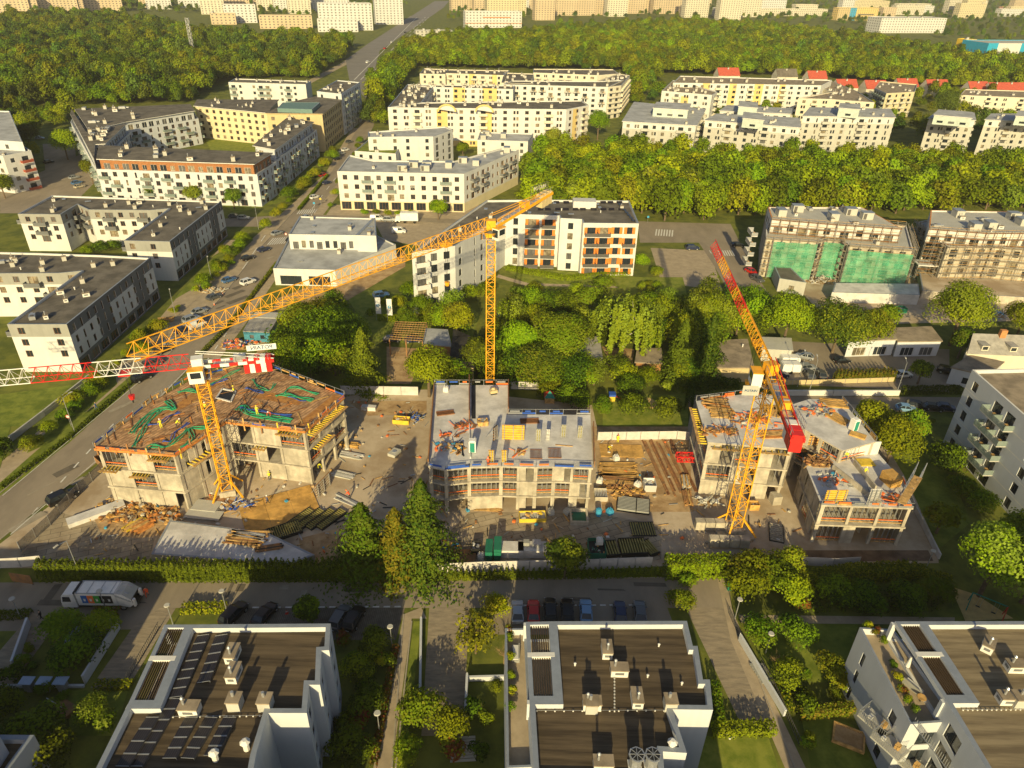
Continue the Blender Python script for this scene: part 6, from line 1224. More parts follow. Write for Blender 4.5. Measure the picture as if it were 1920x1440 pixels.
hedge('row of small pointed conifers along the white sheet fence', [(838, 1087), (990, 1084)], .9, 2.1, (L_HEDGE, L_HEDGED), .75); hedge('dark pointed conifers along the shaded sheet fence', [(995, 1084), (1240, 1080)], .9, 2.0, (L_HEDGED, L_HEDGE), .7, seed=3); hedge('low clipped hedge under the tall conifers', [(740, 1088), (835, 1087)], .9, 1.1, (L_HEDGE, L_HEDGED))
hedge('dense bright hedge at the right end of the estate road', [(1244, 1078), (1300, 1078), (1366, 1075)], 2.6, 3.4, (L_HEDGE, L_LIME), .1, leaf=.28); hedge('clipped hedge under the far right shell', [(1495, 1100), (1600, 1085), (1700, 1080), (1775, 1110)], 2.4, 2.4, (L_HEDGED, L_OLIVE), .05, leaf=.28)
hedge('lit grass-topped hedge at the end of the right driveway', [(1330, 1375), (1450, 1372)], 1.6, 1.5, (L_HEDGE, L_MID)); hedge('low lit hedge strip on the estate road near the left house', [(342, 1145), (425, 1143)], 1.7, .9, (L_HEDGE, L_YEL)); hedge('low hedge strip behind the garbage truck', [(178, 1150), (228, 1149)], 1.6, .9, (L_OLIVE, L_RED)); hedge('low hedge strip at the lower left edge of the road', [(-20, 1158), (60, 1155)], 1.4, .8, (L_HEDGED, L_OLIVE))
hedge('hedge closing the ramps at the left', [(180, 1290), (250, 1288)], 1.2, 1.0, (L_HEDGE, L_YEL)); hedge('red-leaved border along the narrow footpath', [(742, 1215), (722, 1320), (700, 1440)], .9, .8, (L_RED, L_ORG, L_OLIVE)); hedge('orange and green hedge between the right gardens', [(1495, 1345), (1600, 1335)], 1.2, 1.5, (L_ORG, L_HEDGE, L_HEDGE)); hedge('ragged hedge beside the right footpath', [(1455, 1275), (1480, 1340)], 1.0, 1.2, (L_MID, L_YEL)); hedge('ivy hedge beside the middle house', [(1338, 1290), (1350, 1370)], 1.0, 1.6, (L_MID, L_HEDGE))
hedge('hedge along the avenue verge', [(0, 918), (130, 822), (255, 712)], .9, .6, (L_HEDGED, L_OLIVE)); hedge('hedge between avenue and site verge', [(374, 670), (430, 612), (520, 495)], .9, .8, (L_HEDGED, L_OLIVE)); hedge('hedge behind the avenue flats', [(560, 395), (615, 330)], 1, 1, (L_MID, L_LIME)); hedge('clipped conifers above the brick fence', [(1562, 716), (1675, 713)], 1.5, 3.2, (L_HEDGED, L_ORG, L_OLIVE), .55, leaf=.3); hedge('dark hedge along the side street with parked dark cars', [(1690, 738), (1800, 736)], 1.6, 1.6, (L_HEDGED, L_DARK)); hedge('hedge at the garden wall behind the middle shell', [(1010, 745), (1060, 730)], 2, 3, (L_LIME, L_HEDGE)); hedge('dark hedge between garden and right shell', [(1290, 770), (1296, 730), (1385, 726)], 1.6, 2, (L_HEDGED, L_DARK))
hedge('hedge rows in the garden of the white and orange flats', [(710, 600), (838, 606)], 1.6, 1.4, (L_LIME, L_MID)); hedge('planted border along the garden path of the white and orange flats', [(950, 505), (1060, 525), (1180, 515)], 2.2, 1.2, (L_LIME, L_OLIVE))
# shrubs
SHR, SHL = [[('shrub', crown_mesh(700 + i, 1.6, 1.1, .9, nl, n, lf, m_, -.1), None) for i, m_ in enumerate(((L_LIME, L_MID), (L_MID, L_DARK), (L_OLIVE, L_MID), (L_YEL, L_LIME), (L_RED, L_OLIVE), (L_PALE, L_MID)))] for nl, n, lf in ((12, 700, .26), (18, 2600, .14))]
SN = ('lime', 'mid-green', 'olive', 'yellow-green', 'reddish', 'pale green')
def shrub(k, px, s, where, grp=None): plant((SHL if s > 1.4 else SHR)[k], G(*px), '%s shrub %s' % (SN[k], where), 'shrub', grp, None, (s, s, s))
for k, px, s, w in ((0, (1395, 1120), 2.6, 'at the corner of the right footpath, biggest of its clump'), (1, (1445, 1100), 2.4, 'behind the biggest corner shrub'), (0, (1475, 1125), 2.2, 'at the right end of the sunlit clump by the footpath'), (2, (1405, 1085), 2.6, 'touching the bright hedge end'), (2, (1470, 1075), 2.2, 'below the far right crane pit'), (4, (1500, 1142), 1.0, 'at the foot of the sunlit clump'),
        (1, (1560, 1130), 2.2, 'in the shaded bed, left end'), (1, (1620, 1140), 2.2, 'in the shaded bed, middle'), (1, (1690, 1140), 2.2, 'in the shaded bed, right of the middle'), (2, (1750, 1125), 2.0, 'in the shaded bed, right end'), (1, (1765, 880), 2.8, 'standing alone on the lawn before the white flats'), (2, (1800, 930), 2.0, 'along the white flats, first below the round one'), (2, (1835, 960), 2.2, 'along the white flats, second below the round one'), (1, (1850, 900), 1.5, 'tight against the white flats'),
        (2, (1420, 1200), 2.0, 'on the shaded lawn by the footpath'), (1, (1490, 1200), 2.0, 'on the shaded lawn before the right house'), (2, (1560, 1275), 1.9, 'at the corner of the right house'), (1, (1475, 1280), 1.8, 'behind the garden fence right of the steps'), (3, (1580, 1290), 1.0, 'lit below the corner of the right house'), (1, (700, 1220), 1.8, 'with white blossom beside the left house'), (3, (715, 1245), .9, 'glowing beside the white-blossomed one'), (1, (670, 1270), 1.7, 'in the shaded garden by the left house, upper'), (1, (690, 1330), 1.8, 'in the shaded garden by the left house, lower'), (1, (655, 1420), 2.0, 'at the foot of the left house'),
        (2, (790, 1350), 2.2, 'at the end of the left driveway'), (0, (840, 1375), 1.8, 'sunlit below the driveway wall'), (4, (850, 1415), 1.2, 'in the small garden by the middle house'), (2, (765, 1420), 1.5, 'at the lower end of the grass strip'), (1, (150, 1240), 2.4, 'climbing over the slatted pergola, front'), (0, (120, 1200), 2.2, 'climbing over the slatted pergola, left side'), (0, (195, 1195), 2.0, 'climbing over the slatted pergola, right side'), (1, (75, 1390), 2.6, 'in the lower left garden'), (1, (90, 1430), 2.4, 'at the bottom edge of the lower left garden'), (5, (175, 1345), 1.6, 'beside the parapet of the left house'), (5, (205, 1365), 1.3, 'under the parapet of the left house'), (1, (20, 1330), 1.8, 'in the shade at the left edge'),
        (2, (60, 845), 1.6, 'on the verge between two footpaths'), (3, (140, 760), 1.7, 'yellow-tipped on the verge, nearer'), (3, (185, 728), 1.8, 'yellow-tipped on the verge, farther'), (1, (5, 860), 2.0, 'at the left edge of the lower footpath'), (0, (385, 535), 1.8, 'on the verge beside the dark avenue facade'), (3, (425, 480), 1.8, 'on the verge near the first crossing'), (0, (455, 455), 1.8, 'on the verge by the notched flats'), (1, (410, 505), 1.6, 'in the verge bed by the avenue cars'), (3, (300, 625), 1.8, 'behind the roadside works'), (0, (270, 665), 1.6, 'behind the yellow jib tip'), (0, (545, 375), 2.6, 'round street tree by the avenue, nearest'), (0, (570, 355), 2.4, 'round street tree by the avenue, second'), (3, (590, 335), 2.2, 'round street tree by the avenue, third'), (3, (610, 315), 2.2, 'round street tree by the avenue, fourth'), (0, (625, 300), 2.2, 'round street tree by the avenue, farthest'),
        (0, (683, 404), 1.2, 'before the shop fronts, leftmost of the small round row'), (0, (705, 404), 1.2, 'before the shop fronts, second of the small round row'), (0, (727, 405), 1.2, 'before the shop fronts, third of the small round row'), (0, (748, 406), 1.2, 'before the shop fronts, fourth of the small round row'), (0, (770, 406), 1.2, 'before the shop fronts, rightmost of the small round row'), (1, (215, 470), 1.8, 'in the court between the grey and white flats'), (1, (190, 475), 2.0, 'in the court left of the first one'), (0, (165, 480), 1.6, 'at the entrance of the grey flats court'),
        (0, (790, 590), 2.6, 'before the left wing of the white and orange flats'), (2, (830, 600), 2.2, 'before the garden hedge of the orange flats'), (0, (770, 560), 2.4, 'right of the white flags'), (3, (745, 580), 2.0, 'beside the orange beehive hut'), (0, (880, 560), 2.0, 'at the right wing corner of the white and orange flats'), (2, (910, 560), 2.4, 'in the garden behind the middle mast'), (0, (1000, 555), 2.0, 'by the garden path, left'), (0, (1080, 560), 2.2, 'by the garden path, middle'), (2, (1130, 545), 2.2, 'by the garden path, right'), (5, (970, 565), 2.2, 'with white blossom in the garden'), (0, (1200, 500), 2.0, 'at the corner of the fenced car park'), (2, (1230, 520), 1.8, 'by the wall of the fenced car park'), (2, (1105, 580), 3.4, 'large, in front of the blue banner fence'),
        (1, (1180, 740), 2.4, 'in the garden beyond the timber yard, left'), (0, (1165, 720), 2.6, 'in the garden behind the timber yard, clipped round'), (1, (1185, 780), 2.4, 'clipped round by the garden path'), (1, (1250, 785), 2.4, 'in the garden corner by the right shell'), (0, (1215, 720), 2.2, 'clipped, next to the white box hut'), (3, (1075, 715), 2.8, 'tall, golden, before the garden cabin'), (3, (1100, 720), 2.2, 'golden, right of the tall golden one'), (2, (1130, 775), 1.8, 'by the rusty fence of the timber yard'), (1, (1090, 765), 2.0, 'behind the rear edge of the middle shell'), (2, (1060, 755), 2.0, 'beside the green and red tent'), (5, (1250, 735), 1.4, 'white-flowering by the garden sand pit'), (3, (930, 1150), 1.6, 'half bare beside the thin yellow tree'), (2, (1275, 1140), 1.6, 'dry, at the end of the parked cars'), (2, (1285, 1100), 1.2, 'dry, by the estate road')): shrub(k, px, s, w)
# fill of the gardens: middle band and shaded estate gardens
MIDP = pool(400, 3200, .42, 6, ((L_LIME, L_MID), (L_MID, L_DARK), (L_OLIVE, L_MID), (L_MID, L_LIME), (L_PALE, L_LIME), (L_DARK, L_MID)))
r = random.Random(61); BUSY = [G(*p) for p in ((760, 640), (770, 690), (820, 635), (870, 660), (920, 600), (1100, 665), (1215, 680), (1375, 670), (1455, 650), (1030, 752), (715, 600), (1155, 675), (990, 535), (1147, 750), (1212, 756))]
def free(p, d): return clear(p, d * .4) and all((p[0] - b_.x) ** 2 + (p[1] + 3 - b_.y) ** 2 > (d + 4.6) ** 2 for b_ in BUSY)
for p in scatter([(530, 700), (560, 610), (700, 585), (860, 600), (1260, 570), (1420, 590), (1430, 700), (1300, 722), (1290, 745), (1120, 745), (960, 728), (790, 738), (640, 736)], 5.8, 62):
    if not free(p, 2.5): continue
    k = r.randrange(6); sc_ = r.uniform(.6, 1.05); plant(('broadleaf_tree', MIDP[k][1], MIDP[k][2]), (p[0], p[1], 0), '%s garden tree among the sheds behind the building site' % ('lime', 'dark green', 'olive', 'mid-green', 'pale', 'deep green')[k], 'tree', 'garden trees behind the building site', None, (sc_, sc_, sc_ * r.uniform(.8, 1.05)))
for px, sp_, lb, ks in ((((640, 1195), (735, 1195), (715, 1440), (640, 1440)), 3.0, 'shaded garden right of the left house', (1, 2, 4, 1)), (((1395, 1180), (1600, 1185), (1560, 1280), (1440, 1290)), 4.4, 'lawn left of the right house', (1, 2, 1)), (((1480, 1300), (1570, 1300), (1580, 1340), (1500, 1345)), 2.4, 'dark plot below the right house', (1, 2, 1)), (((1500, 1360), (1560, 1440), (1530, 1440), (1480, 1380)), 2.2, 'strip right of the lower footpath', (2, 4, 1)), (((880, 1290), (940, 1290), (930, 1440), (880, 1440)), 2.8, 'small garden left of the middle house', (1, 2, 0)), (((0, 1300), (240, 1300), (170, 1440), (0, 1440)), 4.6, 'shaded gardens at the lower left', (1, 1, 2)), (((60, 1175), (150, 1260), (60, 1285), (0, 1285)), 3.2, 'plot behind the left ramp wall', (1, 2)), (((1640, 770), (1760, 800), (1830, 960), (1740, 900)), 6.5, 'lawn between the right shell and the white flats', (0, 1, 2)), (((300, 590), (440, 490), (475, 455), (420, 520), (330, 600)), 4.5, 'planted verge of the avenue', (0, 3, 2)), (((880, 545), (1250, 535), (1240, 580), (900, 590)), 4.2, 'garden below the white and orange flats', (0, 1, 5, 2)), (((690, 560), (850, 580), (850, 600), (690, 595)), 4.0, 'garden by the white flags', (0, 2, 1))):
    for p in scatter(px, sp_, int(px[0][0])):
        if clear(p, .3) and r.random() < .8: k = r.choice(ks); s_ = r.uniform(.55, 1.25); plant(SHR[k], (p[0], p[1], 0), '%s shrub on the %s' % (SN[k], lb), 'shrub', 'shrubs on the ' + lb, None, (s_, s_, s_ * r.uniform(.8, 1.3)))
r = random.Random(91)
for a, c, n, lb in (((500, 432), (628, 285), 13, 'left side of the upper avenue'), ((618, 395), (680, 262), 9, 'right side of the upper avenue'), ((215, 690), (300, 610), 6, 'verge under the red jib'), ((385, 545), (470, 450), 7, 'verge before the notched flats'), ((75, 835), (215, 705), 8, 'strip between the two avenue footpaths')):
    for q in range(n): p = G(*a).lerp(G(*c), (q + r.random() * .6) / n); k = r.choice((0, 0, 1, 3)); s_ = r.uniform(.8, 1.7); plant(SHL[k], p, '%s street bush on the %s' % (SN[k], lb), 'shrub', 'street bushes on the ' + lb, None, (s_, s_, s_ * 1.2))
GC_ = mat('ground_cover', (.03, .05, .01), .9, .4, 3, contrast=1)
bb = scatter([(1500, 1150), (1520, 1115), (1600, 1100), (1760, 1110), (1775, 1150)], .9, 31); c = np.array([(x, y, .35) for x, y in bb for _ in range(14)]); rs = np.random.RandomState(2); d = rs.normal(size=c.shape); d /= np.linalg.norm(d, axis=1, keepdims=True); d[:, 2] = abs(d[:, 2]); o = bpy.data.objects.new('ground_cover', quads('ground_cover', c + d * .38 - np.array([bb[0][0], bb[0][1], 0]), d, rs.uniform(.2, .4, len(c)), (L_DARK, L_MID), rs.randint(0, 2, len(c)))); COL.objects.link(o); o.location = (bb[0][0], bb[0][1], 0); o['kind'] = 'stuff'
# bare shrub twigs
tw = trunk_mesh(3.2, .1, mat('dry_twigs', (.25, .17, .08), .9, .3, 2), 16, 9, 5)
for px, lb in (((1455, 1262), 'dry leafless bush beside the right footpath steps'), ((945, 1245), 'leafless bush beside the wall of the middle house')): t = thing('bush', lb, 'shrub', G(*px)); inst('twigs', tw, t, (0, 0, 0), rel=True)
# ------------------------------------------------------------------ crane lettering
NAVY = mat('navy_letters', (.02, .08, .22), .5)
cq = cl - (cl - tl).normalized() * 1.6 + Vector((0, 0, 2.1)); board(lc, 'POTAIN', cq, dl, (0, 0, 1), 4.4, .95, CRW, NAVY, .9)
for ch in lc.children:
    if ch.name.startswith('sign_board'):
        o = bpy.data.objects.new('lettering', [x for x in ch.children][0].data); COL.objects.link(o); o.parent = ch; n_ = Vector(dl).cross(Vector((0, 0, 1))).normalized(); off = OFF[ch.name]
        mw = Matrix((dl, Vector((0, 0, 1)), n_)).transposed().to_4x4(); mw.translation = cq - n_ * .15 - Vector(off) if n_.y > 0 else cq + n_ * .03 - Vector(off); o.matrix_local = mw
cq = cm - (cm - tm).normalized() * 3.2 + Vector((0, 0, 2.0)); board(mc, 'POTAIN', cq, -dm, (0, 0, 1), 5.4, 1.3, None, mat('pale_letters', (.5, .48, .42), .6), 1.1)
rgt = Vector((1, 0, 0)); board(rc, 'POTAIN', tr_ + Vector((-2.6, -1.3, -2.6)), rgt, (0, 0, 1), 2.4, 1.6, W_LGREY, NAVY, .5)
def latpanel(m):
    c = cr + Vector((1.3, 3.2, .6))
    for i in range(7): m.bar(c + Vector((0, i * .55 - 1.6, -.9)), c + Vector((0, i * .55 - 1.6, .9)), .07, METAL)
    for z in (-.9, 0, .9): m.bar(c + Vector((0, -1.7, z)), c + Vector((0, 1.8, z)), .07, METAL)
m = MB(); latpanel(m); m.build('sign_frame', rc)
# ------------------------------------------------------------------ vehicles
TYRE = mat('tyre', (.015, .015, .015), .85); HL = mat('headlamp', (.6, .6, .6), .2); TL = mat('tail_lamp', (.4, .01, .01), .3)
def paint(name, c, metal=.15): return mat('car_paint_' + name, c, .28, .03, .5, metal=metal, spec=.6)
PNT = dict(black=paint('black', (.012, .012, .014)), white=paint('white', (.7, .7, .69)), silver=paint('silver', (.4, .42, .44), .5), red=paint('red', (.5, .02, .015)), blue=paint('blue', (.06, .14, .3)), grey=paint('grey', (.12, .125, .13), .4), darkblue=paint('darkblue', (.02, .03, .08)), beige=paint('beige', (.4, .35, .25)), lightblue=paint('lightblue', (.18, .32, .5)))
def car_proto(kind):
    """local: +x forward; returns dict of part meshes"""
    if kind == 'van': st, cab = [(-2.4, .4, 1.1, .86), (-2.3, .28, 1.25, .93), (-1, .25, 1.3, .95), (1.4, .25, 1.25, .95), (2.1, .28, 1.0, .9), (2.4, .4, .75, .78)], (-2.3, 1.5, -2.2, .85, 1.95)
    elif kind == 'suv': st, cab = [(-2.25, .45, 1.0, .84), (-2.15, .32, 1.1, .92), (-1.2, .3, 1.14, .94), (1.0, .3, 1.1, .94), (1.9, .32, .98, .9), (2.25, .45, .75, .76)], (-2.1, 1.05, -1.75, .3, 1.68)
    else: st, cab = [(-2.1, .4, .85, .78), (-2.0, .26, .95, .87), (-1.2, .24, .98, .9), (.9, .24, .94, .9), (1.75, .26, .84, .86), (2.12, .38, .65, .7)], (-1.85, .95, -1.2, .2, 1.45)
    b = MB(); P_ = PNT['grey']; rings = []
    for x, lo, hi, hw in st:
        mid = lo + (hi - lo) * .55; rings.append([(x, -hw * .92, lo), (x, hw * .92, lo), (x, hw, mid), (x, hw * .95, hi - .06), (x, hw * .8, hi), (x, -hw * .8, hi), (x, -hw * .95, hi - .06), (x, -hw, mid)])
    for r0, r1 in zip(rings, rings[1:]):
        for k in range(8): b.poly([r0[k], r1[k], r1[(k + 1) % 8], r0[(k + 1) % 8]][::-1], P_)
    b.poly(rings[0][::-1][::-1], P_); b.poly(rings[-1][::-1], P_)
    x0, x1, x2, x3, zt = cab; zb = st[2][2] - .05; wb, wt = st[2][3] * .9, st[2][3] * .72
    lo = [(x0, -wb, zb), (x1, -wb, zb), (x1, wb, zb), (x0, wb, zb)]; hi = [(x2, -wt, zt), (x3, -wt, zt), (x3, wt, zt), (x2, wt, zt)]
    rf = [(x2 - .05, -wt - .02, zt), (x3 + .06, -wt - .02, zt), (x3 + .06, wt + .02, zt), (x2 - .05, wt + .02, zt)]; b.poly([(p[0], p[1], p[2] + .05) for p in rf], P_)
    for k in range(4): a, c = rf[k], rf[(k + 1) % 4]; b.poly([a, c, (c[0], c[1], c[2] + .05), (a[0], a[1], a[2] + .05)], P_)
    for k in range(4): b.bar(lo[k], hi[k], .09, P_)
    for s in (0, 1): xm0, xm1 = x0 + (x1 - x0) * .48, x2 + (x3 - x2) * .5; y0, y1 = (-wb, -wt) if s == 0 else (wb, wt); b.bar((xm0, y0, zb), (xm1, y1, zt), .08, P_)
    if kind == 'van':
        for s in (-1, 1): b.poly([(x0, s * (wb + .012), zb), (-.3, s * (wb + .012), zb), (-.3, s * (wt + .012), zt), (x2, s * (wt + .012), zt)][::s], P_)
    b.box((x1 - .35, -wb - .12, zb), (.18, .16, .13), P_); b.box((x1 - .35, wb + .12, zb), (.18, .16, .13), P_)
    g = MB()
    for k in range(4): g.poly([lo[k], lo[(k + 1) % 4], hi[(k + 1) % 4], hi[k]], GLASS)
    R = .33 if kind != 'suv' else .37; w = MB(); w.cyl((0, -.11, 0), (0, .11, 0), R, R, TYRE, 14); w.cyl((0, -.12, 0), (0, .12, 0), R * .62, R * .62, METAL, 10)
    h = MB(); h.box((0, 0, 0), (.12, .34, .13), HL); t = MB(); t.box((0, 0, 0), (.08, .28, .16), TL); pl = MB(); pl.box((0, 0, 0), (.03, .5, .11), CAPW)
    return dict(body=b.mesh('body'), glass=g.mesh('window'), wheel=w.mesh('wheel'), head=h.mesh('headlight'), tail=t.mesh('tail_light'), plate=pl.mesh('number_plate'), wx=(-1.32, 1.32) if kind != 'van' else (-1.5, 1.5), wy=st[2][3] - .08, R=R, nose=st[-2], rear=st[1])
CAR = {k: car_proto(k) for k in ('hatch', 'suv', 'van')}
def car(px, rz, kind, colour, label, group='parked cars', z=.013, small=False, name='car', sc=1.0):
    k = CAR[kind]; p = G(*px); t = thing(name, label, 'van' if kind == 'van' else 'car', (p.x, p.y, z), group, rad(rz)); t.scale = (sc,) * 3
    b = inst('body', k['body'], t, (0, 0, 0), rel=True); b.material_slots[0].link = 'OBJECT'; b.material_slots[0].material = PNT[colour]; inst('window', k['glass'], t, (0, 0, 0), rel=True)
    for x in k['wx']:
        for y in (-k['wy'], k['wy']): inst('wheel', k['wheel'], t, (x, y, k['R']), rel=True)
    if not small:
        for s in (-1, 1): inst('headlight', k['head'], t, (k['nose'][0] + .16, s * k['nose'][3] * .72, k['nose'][2] - .26), rel=True); inst('tail_light', k['tail'], t, (k['rear'][0] - .05, s * k['rear'][3] * .76, k['rear'][2] - .28), rel=True)
        inst('number_plate', k['plate'], t, (k['rear'][0] - .11, 0, .5), rel=True)
    return t
EP = 'cars in the bays of the estate road'; AV = 'cars on the avenue'; SS = 'cars in the side streets'
for px, rz, k, c, lb in (((970, 1152), 92, 'hatch', 'silver', 'silver car, first in the bay row behind the middle house'), ((1000, 1152), 90, 'hatch', 'red', 'bright red car between silver and black ones'), ((1031, 1150), 90, 'suv', 'black', 'black car directly right of the red one'), ((1063, 1151), 88, 'suv', 'black', 'black car with roof rails, left of the light blue roof'), ((1098, 1151), 88, 'hatch', 'lightblue', 'car with light blue roof near the middle of the bay row'), ((1162, 1154), 87, 'hatch', 'darkblue', 'dark car with a free bay on its left'), ((1199, 1153), 86, 'hatch', 'grey', 'grey-blue car at the right end of the bay row'),
        ((638, 1164), 76, 'suv', 'grey', 'dark car with bright roof edge right of the round dark tree'), ((665, 1165), 76, 'suv', 'black', 'black car with red tail lights, right of the one with bright roof edge'), ((498, 1156), 70, 'hatch', 'black', 'black car alone behind the left house roof edge'), ((440, 1156), 68, 'suv', 'black', 'black car next to the low lit hedge strip')): car(px, rz, k, c, lb, EP)
a = 54
for px, rz, k, c, lb in (((466, 532), a, 'suv', 'white', 'white car driving alone up the avenue lane'), ((430, 528), a, 'hatch', 'blue', 'blue car parked before the roadside works'), ((465, 487), a, 'hatch', 'black', 'black car parked at the verge, lower of two'), ((495, 471), a, 'hatch', 'darkblue', 'dark blue car just below the zebra crossing'), ((375, 587), a, 'hatch', 'silver', 'silver car parked after the roadside works, upper'), ((360, 602), a, 'suv', 'silver', 'silver estate car parked below the upper silver one'), ((370, 613), a, 'van', 'white', 'white van overtaking the parked silver cars'), ((343, 622), a, 'hatch', 'darkblue', 'dark car half hidden under the yellow jib'), ((308, 660), a, 'hatch', 'black', 'black car below the tip of the yellow jib'), ((287, 686), a, 'suv', 'grey', 'grey car beside the red jib'), ((613, 345), 58, 'hatch', 'darkblue', 'dark blue car coming down the upper avenue'), ((606, 330), 58, 'hatch', 'red', 'red car parked on the upper avenue'), ((632, 300), 58, 'hatch', 'black', 'black car on the avenue beside the roof terraces'), ((640, 290), 60, 'hatch', 'silver', 'silver car farthest up the avenue'), ((120, 938), 52, 'suv', 'black', 'large black car parked in shade beside the site fence')): car(px, rz, k, c, lb, AV, sc=1.08 if px[0] == 120 else 1)
for px, rz, k, c, lb in (((730, 415), 0, 'suv', 'silver', 'silver car behind the shop, left of the box truck'), ((707, 413), 0, 'van', 'white', 'white van behind the shop roof'), ((748, 437), 3, 'van', 'white', 'white van parked beside the shop terrace'), ((457, 411), 5, 'hatch', 'silver', 'silver car parked before the white U-shaped estate'), ((440, 408), 5, 'hatch', 'grey', 'grey car at the kerb left of the silver one'), ((1298, 468), 5, 'suv', 'darkblue', 'dark blue car at the fenced car park entrance'), ((1382, 462), 5, 'hatch', 'black', 'black car beside the pedestrian crossing on the right'), ((1408, 512), -60, 'hatch', 'red', 'red car behind the red jib tip'), ((1420, 527), -65, 'suv', 'grey', 'grey van-like car below the red one'), ((1508, 672), 158, 'hatch', 'silver', 'silver car on the grass beside the white trailers'), ((1512, 694), 12, 'suv', 'silver', 'silver estate car beside the lamp mast'), ((1462, 707), 12, 'hatch', 'darkblue', 'dark blue car behind the crane cabin'), ((1578, 680), 8, 'hatch', 'black', 'dark car before the white garages'), ((1538, 705), 85, 'hatch', 'grey', 'small grey car seen end-on by the fence'), ((1516, 707), 85, 'suv', 'grey', 'grey car seen end-on beside the small one'), ((1692, 706), 10, 'hatch', 'white', 'white car left of the small round tree'), ((1775, 700), -30, 'suv', 'black', 'black pickup-like car by the blue-walled annex'), ((1698, 770), -10, 'hatch', 'lightblue', 'light blue car, first of the row on the side street'), ((1718, 766), -20, 'suv', 'black', 'black car next to the light blue one'), ((1748, 768), -12, 'hatch', 'black', 'black car, third of the side street row'), ((1772, 768), -12, 'hatch', 'darkblue', 'dark car at the right end of the side street row'), ((1570, 563), 15, 'suv', 'white', 'white car parked under the pale concrete wall'), ((140, 335), 60, 'hatch', 'silver', 'silver car in the left car park, nearest'), ((145, 345), 60, 'hatch', 'blue', 'blue car in the left car park'), ((150, 352), 60, 'hatch', 'beige', 'beige car in the left car park'), ((92, 306), 60, 'hatch', 'black', 'black car in the left street'), ((75, 261), 10, 'hatch', 'silver', 'silver car far back in the left street'), ((715, 557), 25, 'suv', 'blue', 'blue car behind the white flags'), ((735, 640), 10, 'hatch', 'grey', 'grey car behind the dismantled shed, left'), ((775, 641), 10, 'hatch', 'darkblue', 'dark car behind the dismantled shed, middle'), ((690, 118), 72, 'van', 'white', 'white van on the far avenue')): car(px, rz, k, c, lb, SS, small=px[1] < 400)
r = random.Random(15)
for px, c in (((590, 372), 'white'), ((575, 410), 'silver'), ((648, 283), 'white'), ((655, 268), 'grey'), ((548, 452), 'black'), ((520, 440), 'silver'), ((402, 560), 'grey'), ((325, 645), 'silver'), ((268, 712), 'black'), ((672, 175), 'silver'), ((698, 130), 'black'), ((722, 92), 'red'), ((735, 80), 'white'), ((760, 62), 'black'), ((780, 50), 'silver')): car(px, 57 if px[1] > 200 else 75, r.choice(('hatch', 'suv')), c, '%s car on the avenue, %s' % (c, 'far away among the woods' if px[1] < 200 else 'in the stretch by the shop and white blocks' if px[1] < 500 else 'near the cranes'), AV, small=True)
# box truck, trailers
t = thing('box_truck', 'white box truck in front of the long white corner building', 'truck', G(768, 417), None, rad(2)); m = MB(); m.box((0, 0, .9), (6.2, 2.4, 2.7), CRW); m.build('cargo_box').parent = t; m = MB(); m.prism([(-5, -1.1), (-3.2, -1.1), (-3.2, 1.1), (-5, 1.1)], .5, 1.6, CRW); m.prism([(-4.6, -1.05), (-3.2, -1.05), (-3.2, 1.05), (-4.6, 1.05)], 1.603, 2.5, CRW); m.build('cab').parent = t
m = MB(); m.poly([(-4.62, -.9, 1.65), (-4.62, .9, 1.65), (-4.62, .9, 2.4), (-4.62, -.9, 2.4)][::-1], GLASS); m.build('windscreen').parent = t
for x in (-4.1, -1.6, 1.8):
    for y in (-1.0, 1.0): m = MB(); m.cyl((x, y - .15, .45), (x, y + .15, .45), .45, .45, TYRE, 12); m.build('wheel').parent = t
for px, lb in (((1478, 684), 'white caravan trailer by the green garage'), ((1480, 697), 'grey covered trailer below the white caravan')):
    t = thing('trailer', lb, 'trailer', G(*px)); m = MB(); m.box((0, 0, .5), (4.2, 2.2, 1.7), CRW if 'white' in lb else W_LGREY); m.box((0, 0, 2.203), (3.9, 2.0, .2), CRW); m.build('body').parent = t
    for y in (-1.0, 1.0): m = MB(); m.cyl((0, y - .1, .35), (0, y + .1, .35), .35, .35, TYRE, 12); m.build('wheel').parent = t
# garbage truck (faces left)
t = thing('garbage_truck', 'white garbage truck with blue, orange, green and black panels standing on the estate road', 'truck', G(198, 1132), None, rad(181))
def tp(name, fn, parent=None): m = MB(); fn(m); o = m.build(name); o.parent = parent or t; return o
tp('chassis', lambda m: m.box((-.2, 0, .55), (9.6, 2.1, .45), BLACK))
def cabf(m):
    pr = [(5.1, .55), (5.15, 1.55), (4.85, 2.75), (4.55, 3.05), (3.1, 3.1), (3.05, .55)]
    for s in (-1, 1): m.poly([(x, s * 1.2, z) for x, z in pr][::-s], CRW)
    for a_, c_ in zip(pr, pr[1:] + pr[:1]): m.poly([(a_[0], -1.2, a_[1]), (a_[0], 1.2, a_[1]), (c_[0], 1.2, c_[1]), (c_[0], -1.2, c_[1])], CRW)
    m.box((5.2, 0, .5), (.25, 2.3, .5), W_LGREY); m.box((3.0, 0, 3.12), (.3, 2.3, .25), BLACK)
cb = tp('cab', cabf)
def glz(m):
    m.poly([(5.165, -1.05, 1.62), (5.165, 1.05, 1.62), (4.9, 1.05, 2.65), (4.9, -1.05, 2.65)], GLASS)
    for s in (-1, 1): m.poly([(4.95, s * 1.208, 1.65), (3.75, s * 1.208, 1.65), (3.75, s * 1.208, 2.6), (4.75, s * 1.208, 2.6)][::s], GLASS)
tp('window', glz, cb)
